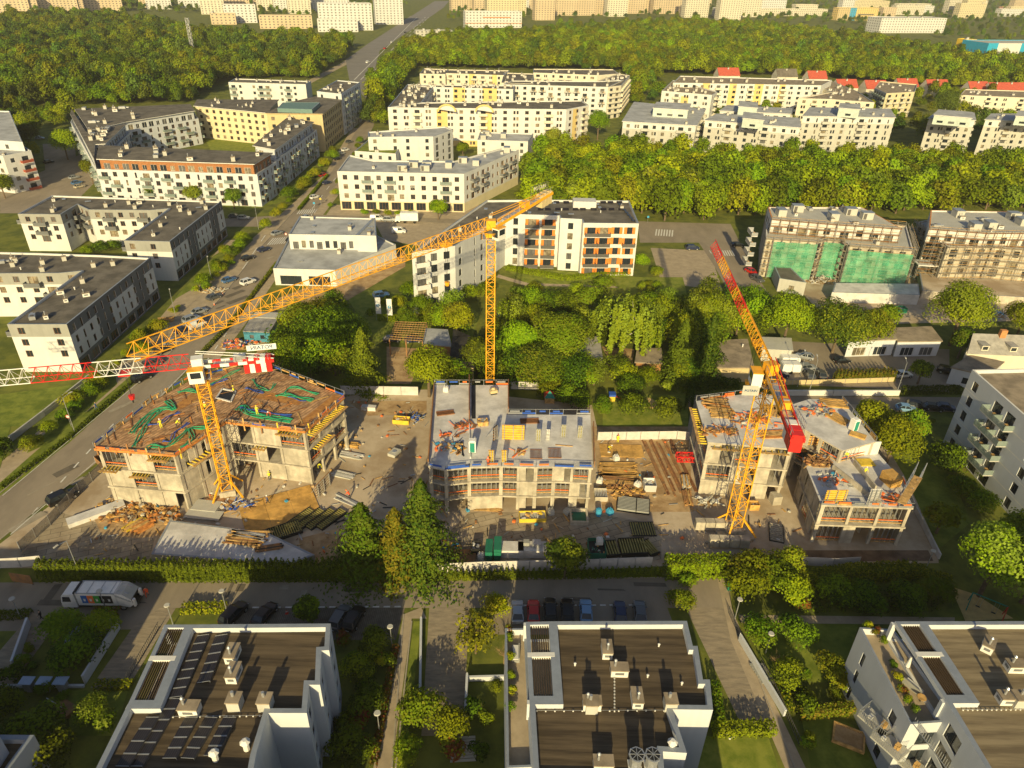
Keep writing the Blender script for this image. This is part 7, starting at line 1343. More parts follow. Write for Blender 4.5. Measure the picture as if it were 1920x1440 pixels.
bd = tp('body', lambda m: (m.box((.1, 0, 1.0), (5.5, 2.4, 2.2), CRW), m.box((.1, 0, 3.203), (5.2, 2.1, .12), CRW), [m.box((x, 0, 3.2), (.1, 2.3, .18), METAL) for x in (-2, -.4, 1.2, 2.6)], m.bar((2.9, -1.15, 3.3), (-2.6, -1.15, 3.3), .1, METAL), m.bar((2.9, 1.15, 3.3), (-2.6, 1.15, 3.3), .1, METAL)))
for i, c in enumerate((mat('panel_blue', (.03, .13, .4), .5), ORNP, mat('panel_green', (.05, .3, .05), .5), BLACK, FRAME)):
    def pnl(m, i=i, c=c):
        for s in (1, -1): m.box((1.75 - i * .85, s * 1.215, 1.45), (.85, .03, 1.45), c)
    q = tp('stripe_panel', pnl, bd)
    def pic(m, i=i):
        x = 1.75 - i * .85; s = 1
        m.box((x, s * 1.235, 1.85), (.26, .02, .34), CRW); m.box((x, s * 1.235, 2.24), (.34, .02, .06), CRW)
    tp('bin_symbol', pic, q)
def hop(m):
    pr = [(-2.7, 1.0), (-2.7, 3.3), (-3.6, 3.2), (-4.7, 2.2), (-4.8, 1.2), (-4.2, .7)]
    for s in (-1, 1): m.poly([(x, s * 1.2, z) for x, z in pr][::s], CRW)
    for a_, c_ in zip(pr[:4], pr[1:4]): m.poly([(a_[0], -1.2, a_[1]), (a_[0], 1.2, a_[1]), (c_[0], 1.2, c_[1]), (c_[0], -1.2, c_[1])], W_LGREY)
    m.poly([(-4.7, -1.1, 2.2), (-4.7, 1.1, 2.2), (-4.2, 1.1, .7), (-4.2, -1.1, .7)], BLACK)
    for s in (-1, 1): m.bar((-2.7, s * 1.25, 3.0), (-4.6, s * 1.25, 1.9), .14, METAL); m.bar((-3.0, s * .5, 3.35), (-4.2, s * .7, 2.8), .16, METAL); m.box((-4.9, s * .95, .8), (.3, .4, 1.3), CRW)
tp('hopper', hop)
for x in (4.0, -1.9, -3.2):
    for y in (-1.0, 1.0): tp('wheel', lambda m: (m.cyl((x, y - .16, .5), (x, y + .16, .5), .5, .5, TYRE, 16), m.cyl((x, y - .17, .5), (x, y + .17, .5), .28, .28, METAL, 12)))
for y in (-.9, .9): tp('headlight', lambda m: m.box((5.33, y, .65), (.05, .4, .2), HL))
# ------------------------------------------------------------------ people
SKIN = mat('skin', (.5, .3, .2), .6)
def person_mesh(pose, top, legs, shoes=BLACK):
    """one continuous skinned body"""
    V, E, Rr = [], [], []
    def v(p, r, par=None):
        V.append(p); Rr.append(r)
        if par is not None: E.append((par, len(V) - 1))
        return len(V) - 1
    bend = pose.get('bend', 0); st = pose.get('stride', .0); arm = pose.get('arm', .25)
    def tq(x, y, z): s_, c_ = math.sin(bend), math.cos(bend); return (x, y + (z - .95) * s_, .95 + (z - .95) * c_)
    pel = v((0, 0, .95), .15); wa = v(tq(0, 0, 1.12), .135, pel); ch = v(tq(0, 0, 1.34), .165, wa); nk = v(tq(0, 0, 1.5), .06, ch); hd0 = v(tq(0, .01, 1.6), .085, nk); v(tq(0, .02, 1.7), .095, hd0)
    for s in (-1, 1):
        h = v((s * .1, 0, .88), .095, pel); k = v((s * .12, s * st * .5 + .03, .48), .065, h); a_ = v((s * .12, s * st - .01, .09), .045, k); v((s * .12, s * st + .14, .04), .04, a_)
        sh = v(tq(s * .19, 0, 1.42), .065, ch); el = v(tq(s * .27, arm * .4, 1.15), .048, sh); x_, y_, z_ = tq(s * .26, arm + .05, .93); wr = v((x_, y_, z_), .033, el); pm = v((x_, y_ + .03, z_ - .09), .04, wr)
        for f in range(5): v((x_ + (f - 2) * .022 * (1 if f else 2.2), y_ + .05 + .012 * f, z_ - .16 - (.02 if f in (1, 2, 3) else 0)), .0095, pm)
    me = bpy.data.meshes.new('person'); me.from_pydata(V, E, []); o = bpy.data.objects.new('person', me); COL.objects.link(o); md = o.modifiers.new('skin', 'SKIN'); sv = me.skin_vertices[0].data
    for i, r_ in enumerate(Rr): sv[i].radius = (r_, r_)
    sv[0].use_root = True; o.modifiers.new('sub', 'SUBSURF').levels = 1; dg = bpy.context.evaluated_depsgraph_get(); out = bpy.data.meshes.new_from_object(o.evaluated_get(dg)); bpy.data.objects.remove(o)
    out.materials.clear(); [out.materials.append(m_) for m_ in (SKIN, top, legs, shoes)]
    s_, c_ = math.sin(bend), math.cos(bend)
    for p in out.polygons:
        c = p.center; hl = (c.y * s_ + (c.z - .95) * c_) + .95
        p.material_index = 3 if c.z < .1 else 2 if c.z < .93 and abs(c.x) < .21 else (0 if hl > 1.47 or (abs(c.x) > .21 and hl < .96) else 1); p.use_smooth = True
    return out
hm = MB(); hm.cyl((0, 0, 0), (0, 0, .07), .135, .125, HIVIS, 12); hm.cyl((0, 0, .07), (0, 0, .14), .125, .06, HIVIS, 12); hm.box((0, .14, 0), (.16, .1, .015), HIVIS); HEL = {}
def helmet(c):
    if c.name not in HEL:
        m = MB(); m.cyl((0, 0, 0), (0, 0, .07), .135, .125, c, 12); m.cyl((0, 0, .07), (0, 0, .14), .125, .06, c, 12); m.box((0, .14, 0), (.16, .1, .015), c); HEL[c.name] = m.mesh('helmet')
    return HEL[c.name]
POSE = dict(stand=dict(), bend=dict(bend=.8, arm=.5), walk=dict(stride=.28, arm=.2), reach=dict(arm=.45, bend=.15)); PM = {}
DKT = mat('dark_trousers', (.03, .035, .05), .8); ORS = mat('orange_workwear', (.75, .1, .03), .7); BLS = mat('blue_clothes', (.04, .08, .2), .8); BKC = mat('black_clothes', (.015, .015, .018), .8)
def person(px, z, rz, pose, top, legs, label, hel=None, sc=1.05, hair=True):
    k = (pose, top.name, legs.name)
    if k not in PM: PM[k] = person_mesh(POSE[pose], top, legs)
    p = G(px[0], px[1], z); o = bpy.data.objects.new('person', PM[k]); COL.objects.link(o); o.location = (p.x, p.y, z + .01); o.rotation_euler = (0, 0, rad(rz)); o.scale = (sc,) * 3; tag(o, label, 'person', None)
    b = POSE[pose].get('bend', 0); hz = (.02 + .83 * math.sin(b), .95 + .76 * math.cos(b) + .03)
    if hel: inst('helmet', helmet(hel), o, (0, hz[0], hz[1] - .02), rel=True)
    else:
        m = MB(); m.cyl((0, 0, 0), (0, -.01, .09), .1, .05, BLACK, 10); h = m.build('hair'); h.parent = o; h.location = (0, hz[0], hz[1] - .01)
    return o
WH = CRW; Y_ = HIVIS
for px, z, rz, po, tp_, lg, lb, he in (((303, 803), 11.52, 40, 'stand', HIVIS, HIVIS, 'worker all in yellow standing on the deck near the long green conduits', WH), ((332, 802), 11.52, -60, 'bend', HIVIS, DKT, 'worker bending beside the front green conduits', WH), ((483, 778), 11.52, 10, 'stand', HIVIS, HIVIS, 'worker in yellow on the right wing by the thick green conduits', Y_), ((507, 783), 11.52, 180, 'bend', ORS, DKT, 'worker in orange bending near the right wing edge', WH), ((440, 740), 11.52, 90, 'stand', HIVIS, DKT, 'worker by the stair opening at the back of the deck', Y_), ((386, 772), 11.52, 0, 'reach', HIVIS, DKT, 'worker half hidden behind the yellow mast on the deck', WH),
        ((503, 945), .02, 120, 'walk', BLS, DKT, 'worker in blue walking over the plywood sheets', WH), ((600, 880), 2.4, 200, 'bend', HIVIS, DKT, 'worker in yellow leaning over the formwork tower', Y_), ((506, 900), .02, 30, 'stand', HIVIS, DKT, 'worker at the foot of the left shell near the crane', Y_), ((1158, 830), .02, 180, 'stand', HIVIS, HIVIS, 'worker in yellow and orange by the white rebar fence', ORNP), ((1140, 846), .02, 240, 'bend', HIVIS, DKT, 'worker crouching over timber below the white rebar fence', WH), ((1620, 892), 8.02, 190, 'stand', HIVIS, DKT, 'worker in yellow vest on the lower slab of the far right shell', WH), ((1585, 862), 8.02, 150, 'reach', HIVIS, BLS, 'worker in light clothes beside the big wall formwork', WH), ((1558, 845), 8.02, 20, 'bend', ORS, DKT, 'worker in orange at the rusty stair formwork', ORNP), ((915, 875), 9.32, 0, 'reach', ORS, DKT, 'worker at the front edge of the middle slab', ORNP),
        ((277, 1118), .02, 200, 'walk', ORS, ORS, 'refuse collector in orange behind the garbage truck', None), ((80, 1162), .02, 100, 'walk', BKC, BKC, 'pedestrian in black crossing the lower left driveway', None), ((182, 768), .02, 130, 'walk', BLS, BLS, 'pedestrian in blue on the avenue footpath', None), ((656, 935), .02, 60, 'bend', ORS, DKT, 'worker in red leaning over long white pipes', ORNP)): person(px, z, rz, po, tp_, lg, lb, he)
# ------------------------------------------------------------------ site goods
def place(mb_fn, name, label, cat, px, z=.012, rz=0.0, group=None):
    p = G(px[0], px[1], z); m = MB(); mb_fn(m); return solo(m, name, label, cat, (p.x, p.y, z), group, rad(rz))
def planks(n, L, w, layers, mats, seed=1, mess=.05, t=.09):
    def f(m):
        r = random.Random(seed)
        for k in range(layers):
            for i in range(n): y = (i - (n - 1) / 2) * w; m.box((r.uniform(-1, 1) * L * .06, y + r.uniform(-1, 1) * w * .2, k * (t + .012)), (L * r.uniform(.75, 1.03), w * .86, t), r.choice(mats), r.gauss(0, mess))
    return f
def grid(w, d, h, rungs, m1, m2):
    def f(m):
        for s in (-1, 1): m.box((0, s * d / 2, 0), (w, .1, h), m1)
        for i in range(rungs): m.box(((i + .5) / rungs * w - w / 2, 0, h * .35), (w / rungs * .45, d * .98, h * .5), m2)
        m.box((0, 0, .02), (w, d * .97, .05), m1)
    return f
def panel_up(w, h, m1, m2, n=6):
    def f(m):
        m.box((0, 0, 0), (w, .06, h), m2)
        for i in range(n): m.box((0, -.1, h * (i + .35) / n), (w, .16, h / n * .35), m1)
        for x in (-w * .4, 0, w * .4): m.box((x, -.24, 0), (.12, .1, h), METAL)
        for x in (-w * .35, w * .35): m.bar((x, .1, h * .8), (x, 1.6, .05), .07, METAL)
    return f
def crate_(w, d, h, m1, fill=None, seed=1):
    def f(m):
        for s in (-1, 1): m.box((0, s * d / 2, 0), (w, .07, h), m1); m.box((s * w / 2, 0, 0), (.07, d, h), m1)
        m.box((0, 0, .02), (w - .08, d - .08, h * .55), fill or m1)
        r = random.Random(seed)
        if fill:
            for i in range(14): m.box((r.uniform(-.4, .4) * w, r.uniform(-.4, .4) * d, h * .55), (r.uniform(.2, .8), r.uniform(.1, .4), r.uniform(.1, .45)), r.choice((fill, WOOD, METAL, m1, CAPW)), r.uniform(0, 3))
    return f
def toilet(m):
    m.box((0, 0, .05), (1.15, 1.15, 2.1), CRW); m.box((0, -.585, .15), (.8, .03, 1.9), TEAL); m.prism([(-.62, -.62), (.62, -.62), (.62, .62), (-.62, .62)], 2.153, 2.25, CRW); m.box((0, 0, 2.253), (.9, .9, .14), CRW); m.box((0, 0, 0), (1.2, 1.2, .05), BLACK); m.cyl((.4, .4, 2.2), (.4, .4, 2.7), .05, .05, W_LGREY, 6)
def bigbag(col):
    def f(m):
        pts = [(-.5, -.5), (0, -.56), (.5, -.5), (.56, 0), (.5, .5), (0, .56), (-.5, .5), (-.56, 0)]; m.prism(pts, 0, .75, col); m.prism([(x * .75, y * .75) for x, y in pts], .753, .95, col)
        for x, y in ((-.4, -.4), (.4, .4), (.4, -.4), (-.4, .4)): m.bar((x, y, .75), (x * .5, y * .5, 1.25), .07, col)
    return f
def debris(w, d, n, mats, seed, hmax=.7):
    def f(m):
        r = random.Random(seed)
        if hmax >= .6: m.prism([(math.cos(a * .7) * w * r.uniform(.4, .55), math.sin(a * .7) * d * r.uniform(.4, .55)) for a in range(9)], 0, .06, MUD)
        for i in range(n):
            x, y = max(-.42, min(.42, r.gauss(0, .26))) * w, max(-.42, min(.42, r.gauss(0, .26))) * d; k = max(0, 1 - (2 * x / w) ** 2 - (2 * y / d) ** 2); z = r.random() * hmax * k
            if r.random() < .6: m.bar((x, y, z + .06), (x + r.uniform(-1.4, 1.4), y + r.uniform(-1.4, 1.4), z + r.uniform(0, .5) + .06), r.uniform(.06, .2), r.choice(mats))
            else: m.box((x, y, z), (r.uniform(.2, .9), r.uniform(.2, .7), r.uniform(.1, .4)), r.choice(mats), r.uniform(0, 3))
    return f
TS = 'timber and formwork stacks on the site'
for fn, nm, lb, cat, px, z, rz in (
    (lambda m: m.box((0, 0, 0), (8.5, 1.9, .8), CONCL, 0), 'concrete_element', 'long grey precast slab lying at the lower left of the site', 'concrete element', (182, 966), .012, 38), (debris(11, 8, 130, (WOOD, PLY, PLY, WOODO, PLYD, CONC), 1), 'debris_heap', 'heap of broken timber before the left shell', 'heap', (238, 955), .012, 0), (planks(6, 3.4, .32, 5, (WOODO, WOOD), 2), 'timber_stack', 'orange timber stack at the corner of the pale tank roof', 'timber stack', (268, 990), .012, 55), (planks(5, 3.6, .3, 4, (WOOD, YELF), 3), 'timber_stack', 'yellow timber stack left of the orange one', 'timber stack', (253, 985), .012, 55),
    (debris(8, 4, 70, (METAL, WOOD, WOOD, PLYD, WOODO), 4), 'debris_heap', 'tangle of props and bars behind the pale tank roof', 'heap', (300, 968), .012, 0), (lambda m: m.box((0, 0, .3), (6, 2.2, .12), W_LGREY), 'sheet_stack', 'pale grey sheet behind the pale tank roof', 'sheet', (383, 968), .012, -5), (lambda m: [m.box((0, 0, k * .14), (4.4, 2.6, .12), W_LGREY) for k in range(4)], 'sheet_stack', 'grey panel stack below the crane base', 'panel stack', (388, 952), .012, -6), (planks(5, 4.5, .3, 5, (WOOD, PLYD), 6), 'timber_stack', 'timber stack right under the left crane', 'timber stack', (415, 940), .012, -10), (debris(6, 3, 60, (BLUEP, METAL, WOOD, CAPW), 7), 'debris_heap', 'mixed fittings with blue pieces by the left crane base', 'heap', (445, 950), .012, 0),
    (planks(9, 6.5, .35, 4, (PLYD, WOOD, METAL), 8, .12), 'beam_stack', 'untidy beam stack on the pale tank roof', 'beam stack', (462, 1010), 1.41, -8), (planks(4, 4, .3, 3, (PLYD, BLACK), 9, .03), 'beam_stack', 'dark beams at the right edge of the pale tank roof', 'beam stack', (505, 1028), 1.41, 15), (planks(5, 4, .3, 2, (METAL, CAPW, BLACK), 10, .05), 'beam_stack', 'white and dark beams in front of the yellowish grids', 'beam stack', (540, 1045), .012, 22),
    (lambda m: [m.box((x * 4.05, y * 2.05, .1 + .02 * ((x + y) % 2)), (4, 2, .06), PLY) for x in (-1, 0, 1) for y in (-2, -1, 0, 1)], 'plywood_floor', 'broad orange plywood floor right of the left crane', 'plywood', (522, 948), .012, 28), (grid(5.4, 1.6, .5, 14, BLACK, YELD), 'formwork_grid', 'dark and yellow grid, leftmost of the row beside the plywood floor', 'formwork', (562, 975), .012, 55), (grid(5.4, 1.6, .5, 14, BLACK, YELD), 'formwork_grid', 'dark and yellow grid, second of the row beside the plywood floor', 'formwork', (582, 975), .012, 55), (grid(5.4, 1.6, .5, 14, BLACK, YELD), 'formwork_grid', 'dark and yellow grid, third of the row beside the plywood floor', 'formwork', (602, 975), .012, 55), (grid(5.4, 1.6, .5, 14, BLACK, YELD), 'formwork_grid', 'dark and yellow grid, last of the row beside the plywood floor', 'formwork', (622, 975), .012, 55), (grid(5, 3, .6, 14, BLACK, YELD), 'formwork_grid', 'wide dark grid in front of the row of four', 'formwork', (535, 998), .012, 30),
    (panel_up(4.2, 2.6, CONC, PLYD, 5), 'formwork_tower', 'grey standing formwork left of the long pipes', 'formwork', (607, 920), .012, 70), (planks(4, 4.2, .32, 5, (WOOD, PLY), 12), 'timber_stack', 'pale timber stack in the middle yard, upper', 'timber stack', (655, 835), .012, -12), (planks(4, 4.5, .4, 3, (W_LGREY, CONCL), 13), 'beam_stack', 'grey concrete beams below the pale timber stack', 'beam stack', (658, 855), .012, -12), (planks(4, 4.2, .4, 3, (W_LGREY, CONCL), 14), 'beam_stack', 'white beams on the yard beside the long pipes', 'beam stack', (644, 892), .012, -15), (planks(3, 6, .4, 2, (CAPW, METAL), 15), 'pipe_stack', 'long white pipes lying toward the spruces', 'pipes', (652, 940), .012, -30),
    (crate_(3.2, 1.6, 1.0, YELF, WOOD, 16), 'crate', 'yellow crate with boards in the middle yard', 'crate', (753, 792), .012, -5), (debris(4, 2.5, 40, (BLUEP, BLACK, WOOD, METAL), 17), 'debris_heap', 'dark odds and ends behind the yellow crate', 'heap', (775, 785), .012, 0), (lambda m: [m.box((0, 0, k * .3), (3, 1.1, .28), CONCL) for k in range(3)], 'block_stack', 'pale stone blocks at the back of the middle yard', 'blocks', (692, 768), .012, -5), (lambda m: (m.box((0, 0, .2), (2.2, 1.6, .6), W_LGREY), m.cyl((0, 0, .8), (0, 0, .9), .4, .4, METAL, 12)), 'hatch_cover', 'white lidded box casting a shadow in the middle yard', 'box', (740, 853), .012, 65),
    (panel_up(3.8, 3.0, YELF, PLY), 'wall_formwork', 'large yellow wall formwork standing on the middle slab', 'formwork', (962, 824), 9.31, 0), (panel_up(1.0, 2.4, YELF, PLY, 7), 'wall_formwork', 'narrow yellow formwork standing on the middle slab, left one', 'formwork', (921, 866), 9.31, 0), (panel_up(1.0, 2.4, YELF, PLY, 7), 'wall_formwork', 'narrow yellow formwork standing on the middle slab, right one', 'formwork', (945, 866), 9.31, 0), (panel_up(.9, 2.4, YELD, W_LGREY, 8), 'wall_formwork', 'slim grey-yellow formwork right of the large yellow one', 'formwork', (1009, 826), 9.31, 0), (panel_up(.7, 2.2, W_LGREY, CONCL, 3), 'wall_formwork', 'slim pale formwork in the middle of the slab', 'formwork', (1027, 825), 9.31, 0), (panel_up(.9, 2.4, YELD, W_LGREY, 8), 'wall_formwork', 'slim grey-yellow formwork, next to rightmost on the slab', 'formwork', (1056, 818), 9.31, 0), (panel_up(.9, 2.4, YELD, W_LGREY, 8), 'wall_formwork', 'slim grey-yellow formwork, rightmost on the slab', 'formwork', (1087, 820), 9.31, -8), (panel_up(1.2, 2.8, PLYD, BLACK, 5), 'wall_formwork', 'dark narrow formwork touching the large yellow one', 'formwork', (928, 824), 9.31, 60),
    (toilet, 'toilet_cabin', 'white and teal toilet cabin on the middle slab', 'toilet', (886, 846), 9.31, 0), (toilet, 'toilet_cabin', 'white and teal toilet cabin on the far right shell', 'toilet', (1599, 806), 10.81, 20), (debris(5, 2.5, 50, (METAL, BLUEL, WOOD, ORNP, BLACK), 20, .3), 'fittings', 'scattered fittings in front of the toilet cabin on the middle slab', 'fittings', (842, 838), 9.31, 0), (planks(5, 3, .25, 2, (PLYD, BLACK, WOOD), 21, .25), 'beam_stack', 'dark beams beside the toilet cabin on the middle slab', 'beam stack', (862, 845), 9.31, 80), (debris(4, 2, 30, (ORNP, ORNP, RUST), 22, .3), 'fittings', 'orange safety pieces in the middle of the slab', 'fittings', (872, 800), 9.31, 0), (debris(3.5, 1.2, 16, (ORNP, RUST), 23, .2), 'fittings', 'orange pieces by the left edge of the middle slab', 'fittings', (842, 815), 9.31, 0), (crate_(1.8, 1.4, .8, WOOD, METAL, 24), 'crate', 'wooden crate left of the large yellow formwork', 'crate', (905, 795), 9.31, 10), (lambda m: (m.box((0, 0, .3), (1.4, 1.0, .6), W_SAND), m.cyl((0, 0, .9), (0, .1, 1.3), .45, .3, W_SAND, 10), m.box((0, 0, 0), (1.2, .9, .3), BLACK)), 'concrete_bucket', 'beige concrete bucket at the back of the middle slab', 'bucket', (925, 738), 9.31, 20), (bigbag(CAPW), 'bulk_bag', 'white bag at the back left of the middle slab', 'bag', (836, 733), 9.31, 0), (grid(3.2, 1.2, .2, 14, RUST, RUST), 'rebar_mesh', 'rusty rebar mesh lying left on the middle slab', 'rebar', (835, 775), 9.31, 15), (grid(3.4, 1.4, .2, 14, RUST, RUST), 'rebar_mesh', 'rusty rebar mesh near the right rear of the middle slab', 'rebar', (993, 790), 9.31, 5), (grid(2.2, 2.6, .15, 10, RUST, METAL), 'rebar_mesh', 'grey rebar mesh at the front right of the middle slab', 'rebar', (1040, 850), 9.31, 0), (grid(2.0, 2.4, .15, 10, RUST, METAL), 'rebar_mesh', 'grey rebar mesh left of the front right one', 'rebar', (1005, 852), 9.31, 0), (planks(1, 3, .2, 1, (WOOD,), 25), 'plank', 'single plank on the right of the middle slab', 'plank', (1058, 836), 9.31, -8), (debris(2.5, 1.5, 12, (RUST, ORNP, WOOD), 26, .1), 'fittings', 'small orange clips in the centre front of the middle slab', 'fittings', (972, 848), 9.31, 0),
    (crate_(4.4, 2.0, .8, YELF, W_LGREY, 30), 'crate', 'yellow-edged bin full of debris before the middle shell', 'bin', (998, 972), .012, 4), (lambda m: [m.box((0, s * 1.6, 0), (3.0, .3, .8), CONC) or m.box((s * 1.35, 0, 0), (.3, 2.9, .8), CONC) for s in (-1, 1)] and m.box((0, 0, .02), (2.4, 2.9, .1), GRNB), 'shaft', 'square concrete shaft with dark green bottom', 'shaft', (1085, 972), .012, 0), (lambda m: (m.cyl((0, 0, 0), (0, 0, 1.3), .5, .5, BLUEL, 14), m.cyl((0, 0, 1.3), (0, 0, 1.4), .4, .3, BLUEL, 14)), 'barrel', 'light blue barrel right of the square shaft', 'barrel', (1122, 966), .012, 0), (bigbag(BLUEL), 'tarp_bundle', 'light blue tarpaulin bundle right of the barrel', 'tarp', (1143, 963), .012, 30), (bigbag(W_LGREY), 'bulk_bag', 'grey bag left of the square shaft, nearer the bin', 'bag', (1033, 963), .012, 10), (bigbag(W_LGREY), 'bulk_bag', 'grey bag touching the square shaft', 'bag', (1063, 963), .012, 40), (bigbag(CAPW), 'bulk_bag', 'white bag under the middle shell front', 'bag', (922, 942), .012, 0),
    (grid(3.6, 3.2, .7, 10, BLACK, W_GREY), 'prop_rack', 'dark prop rack in the timber yard, left', 'rack', (1175, 948), .012, 80), (grid(3.6, 2.2, .7, 10, BLACK, W_GREY), 'prop_rack', 'dark prop rack in the timber yard, right', 'rack', (1205, 952), .012, 80), (grid(2.2, 2.4, 1.0, 8, CONC, CONCL), 'prop_rack', 'grey crate at the right corner of the middle shell', 'rack', (1126, 932), .012, 0), (grid(4, 3.2, .25, 10, BLACK, YELD), 'formwork_grid', 'yellowish grid lying flat on the shaded yard', 'formwork', (1205, 993), .012, 3), (grid(4.2, 3.4, .9, 10, BLACK, YELD), 'formwork_grid', 'large yellowish grid stack by the right sheet fence', 'formwork', (1186, 1030), .012, 5), (grid(2.2, 3.2, .7, 5, BLACK, YELD), 'formwork_grid', 'narrow yellowish grid stack beside the green skip', 'formwork', (1146, 1032), .012, 8), (grid(1.6, 3.2, .7, 4, BLACK, YELD), 'formwork_grid', 'narrow dark grid right of the large yellowish stack', 'formwork', (1218, 1030), .012, 25), (crate_(2.6, 3.4, 1.5, GRNB, BLACK, 31), 'skip', 'green skip behind the right sheet fence', 'skip', (1118, 1036), .012, 0), (bigbag(CAPW), 'bulk_bag', 'white bag on top of the green skip', 'bag', (1124, 1018), 1.3, 0),
    (lambda m: [m.box((0, 0, k * .55), (1.0 + .04 * k, 3.0, .5), GRNB) for k in range(4)], 'bin_stack', 'stack of green troughs, left of two', 'bins', (917, 1042), .012, 0), (lambda m: [m.box((0, 0, k * .55), (1.0 + .04 * k, 3.0, .5), GRNB) for k in range(5)], 'bin_stack', 'stack of green troughs, right of two', 'bins', (933, 1042), .012, 0), (crate_(1.4, 1.8, 1.2, BLACK, METAL, 33), 'crate', 'dark cage box left of the green troughs', 'crate', (893, 1032), .012, 0), (bigbag(CAPW), 'bulk_bag', 'white bag before the dark cage box', 'bag', (902, 1047), .012, 0), (lambda m: m.box((0, 0, 0), (3.6, 2.2, 1.5), CONCL), 'concrete_block', 'white concrete block right of the green troughs', 'block', (960, 1037), .012, 0), (lambda m: (m.box((0, 0, 0), (4.4, 2.2, 1.5), CONCL), m.box((-.9, .2, 1.503), (.9, .9, .8), W_GREY), m.box((.7, .3, 1.503), (1.3, 1.2, .6), METAL)), 'concrete_block', 'grey concrete block with machines on top', 'block', (997, 1037), .012, 0), (lambda m: m.box((0, 0, 0), (4, 3, .3), PLYD), 'wood_pallet', 'dark boarded patch behind the white sheet fence', 'boards', (868, 1045), .012, 0), (debris(3, 2, 25, (WOOD, PLY, BLUEL), 34), 'debris_heap', 'pallet boards with a blue sack by the tallest spruce', 'heap', (845, 1030), .012, 0), (planks(4, 5, .3, 2, (PLYD, WOOD), 35, .06), 'timber_stack', 'long boards on the ground under the middle shell', 'timber stack', (915, 955), .012, -5),
    (planks(12, 7, .36, 3, (PLY, WOOD, PLYD), 40, .05), 'timber_stack', 'broad timber pile in the muddy yard, lower', 'timber stack', (1163, 905), .012, -2), (planks(12, 7, .36, 3, (WOOD, PLY), 41, .05), 'timber_stack', 'broad timber pile in the muddy yard, upper', 'timber stack', (1160, 882), .012, 2), (lambda m: [m.box((x * 2.05, y * 2.05, .1), (2, 2, .08), PLY) for x in (-1.5, -.5, .5, 1.5) for y in (-.5, .5)], 'plywood_floor', 'plywood deck below the white rebar fence', 'plywood', (1165, 846), .012, 0), (debris(8, 4, 70, (WOOD, PLYD, PLY), 42), 'debris_heap', 'splintered boards in front of the lower timber pile', 'heap', (1165, 925), .012, 0), (bigbag(CAPW), 'bulk_bag', 'white bag beside the worker in the timber yard', 'bag', (1155, 862), .012, 20), (bigbag(CAPW), 'bulk_bag', 'white bag at the right foot of the timber pile', 'bag', (1195, 912), .012, 50), (bigbag(CAPW), 'bulk_bag', 'white bag at the left foot of the timber pile', 'bag', (1124, 905), .012, 70), (crate_(2, 2.2, 1.4, CONCL, W_LGREY, 43), 'crate', 'pale box between timber pile and long rails', 'box', (1217, 915), .012, 0), (planks(5, 4, .3, 5, (WOOD, PLYD), 44), 'timber_stack', 'timber stack standing close to the right shell wall', 'timber stack', (1288, 935), .012, 85), (planks(5, 3.5, .3, 6, (WOOD, W_LGREY), 45), 'timber_stack', 'pallets under the red lattice basket', 'timber stack', (1285, 905), .012, 85),
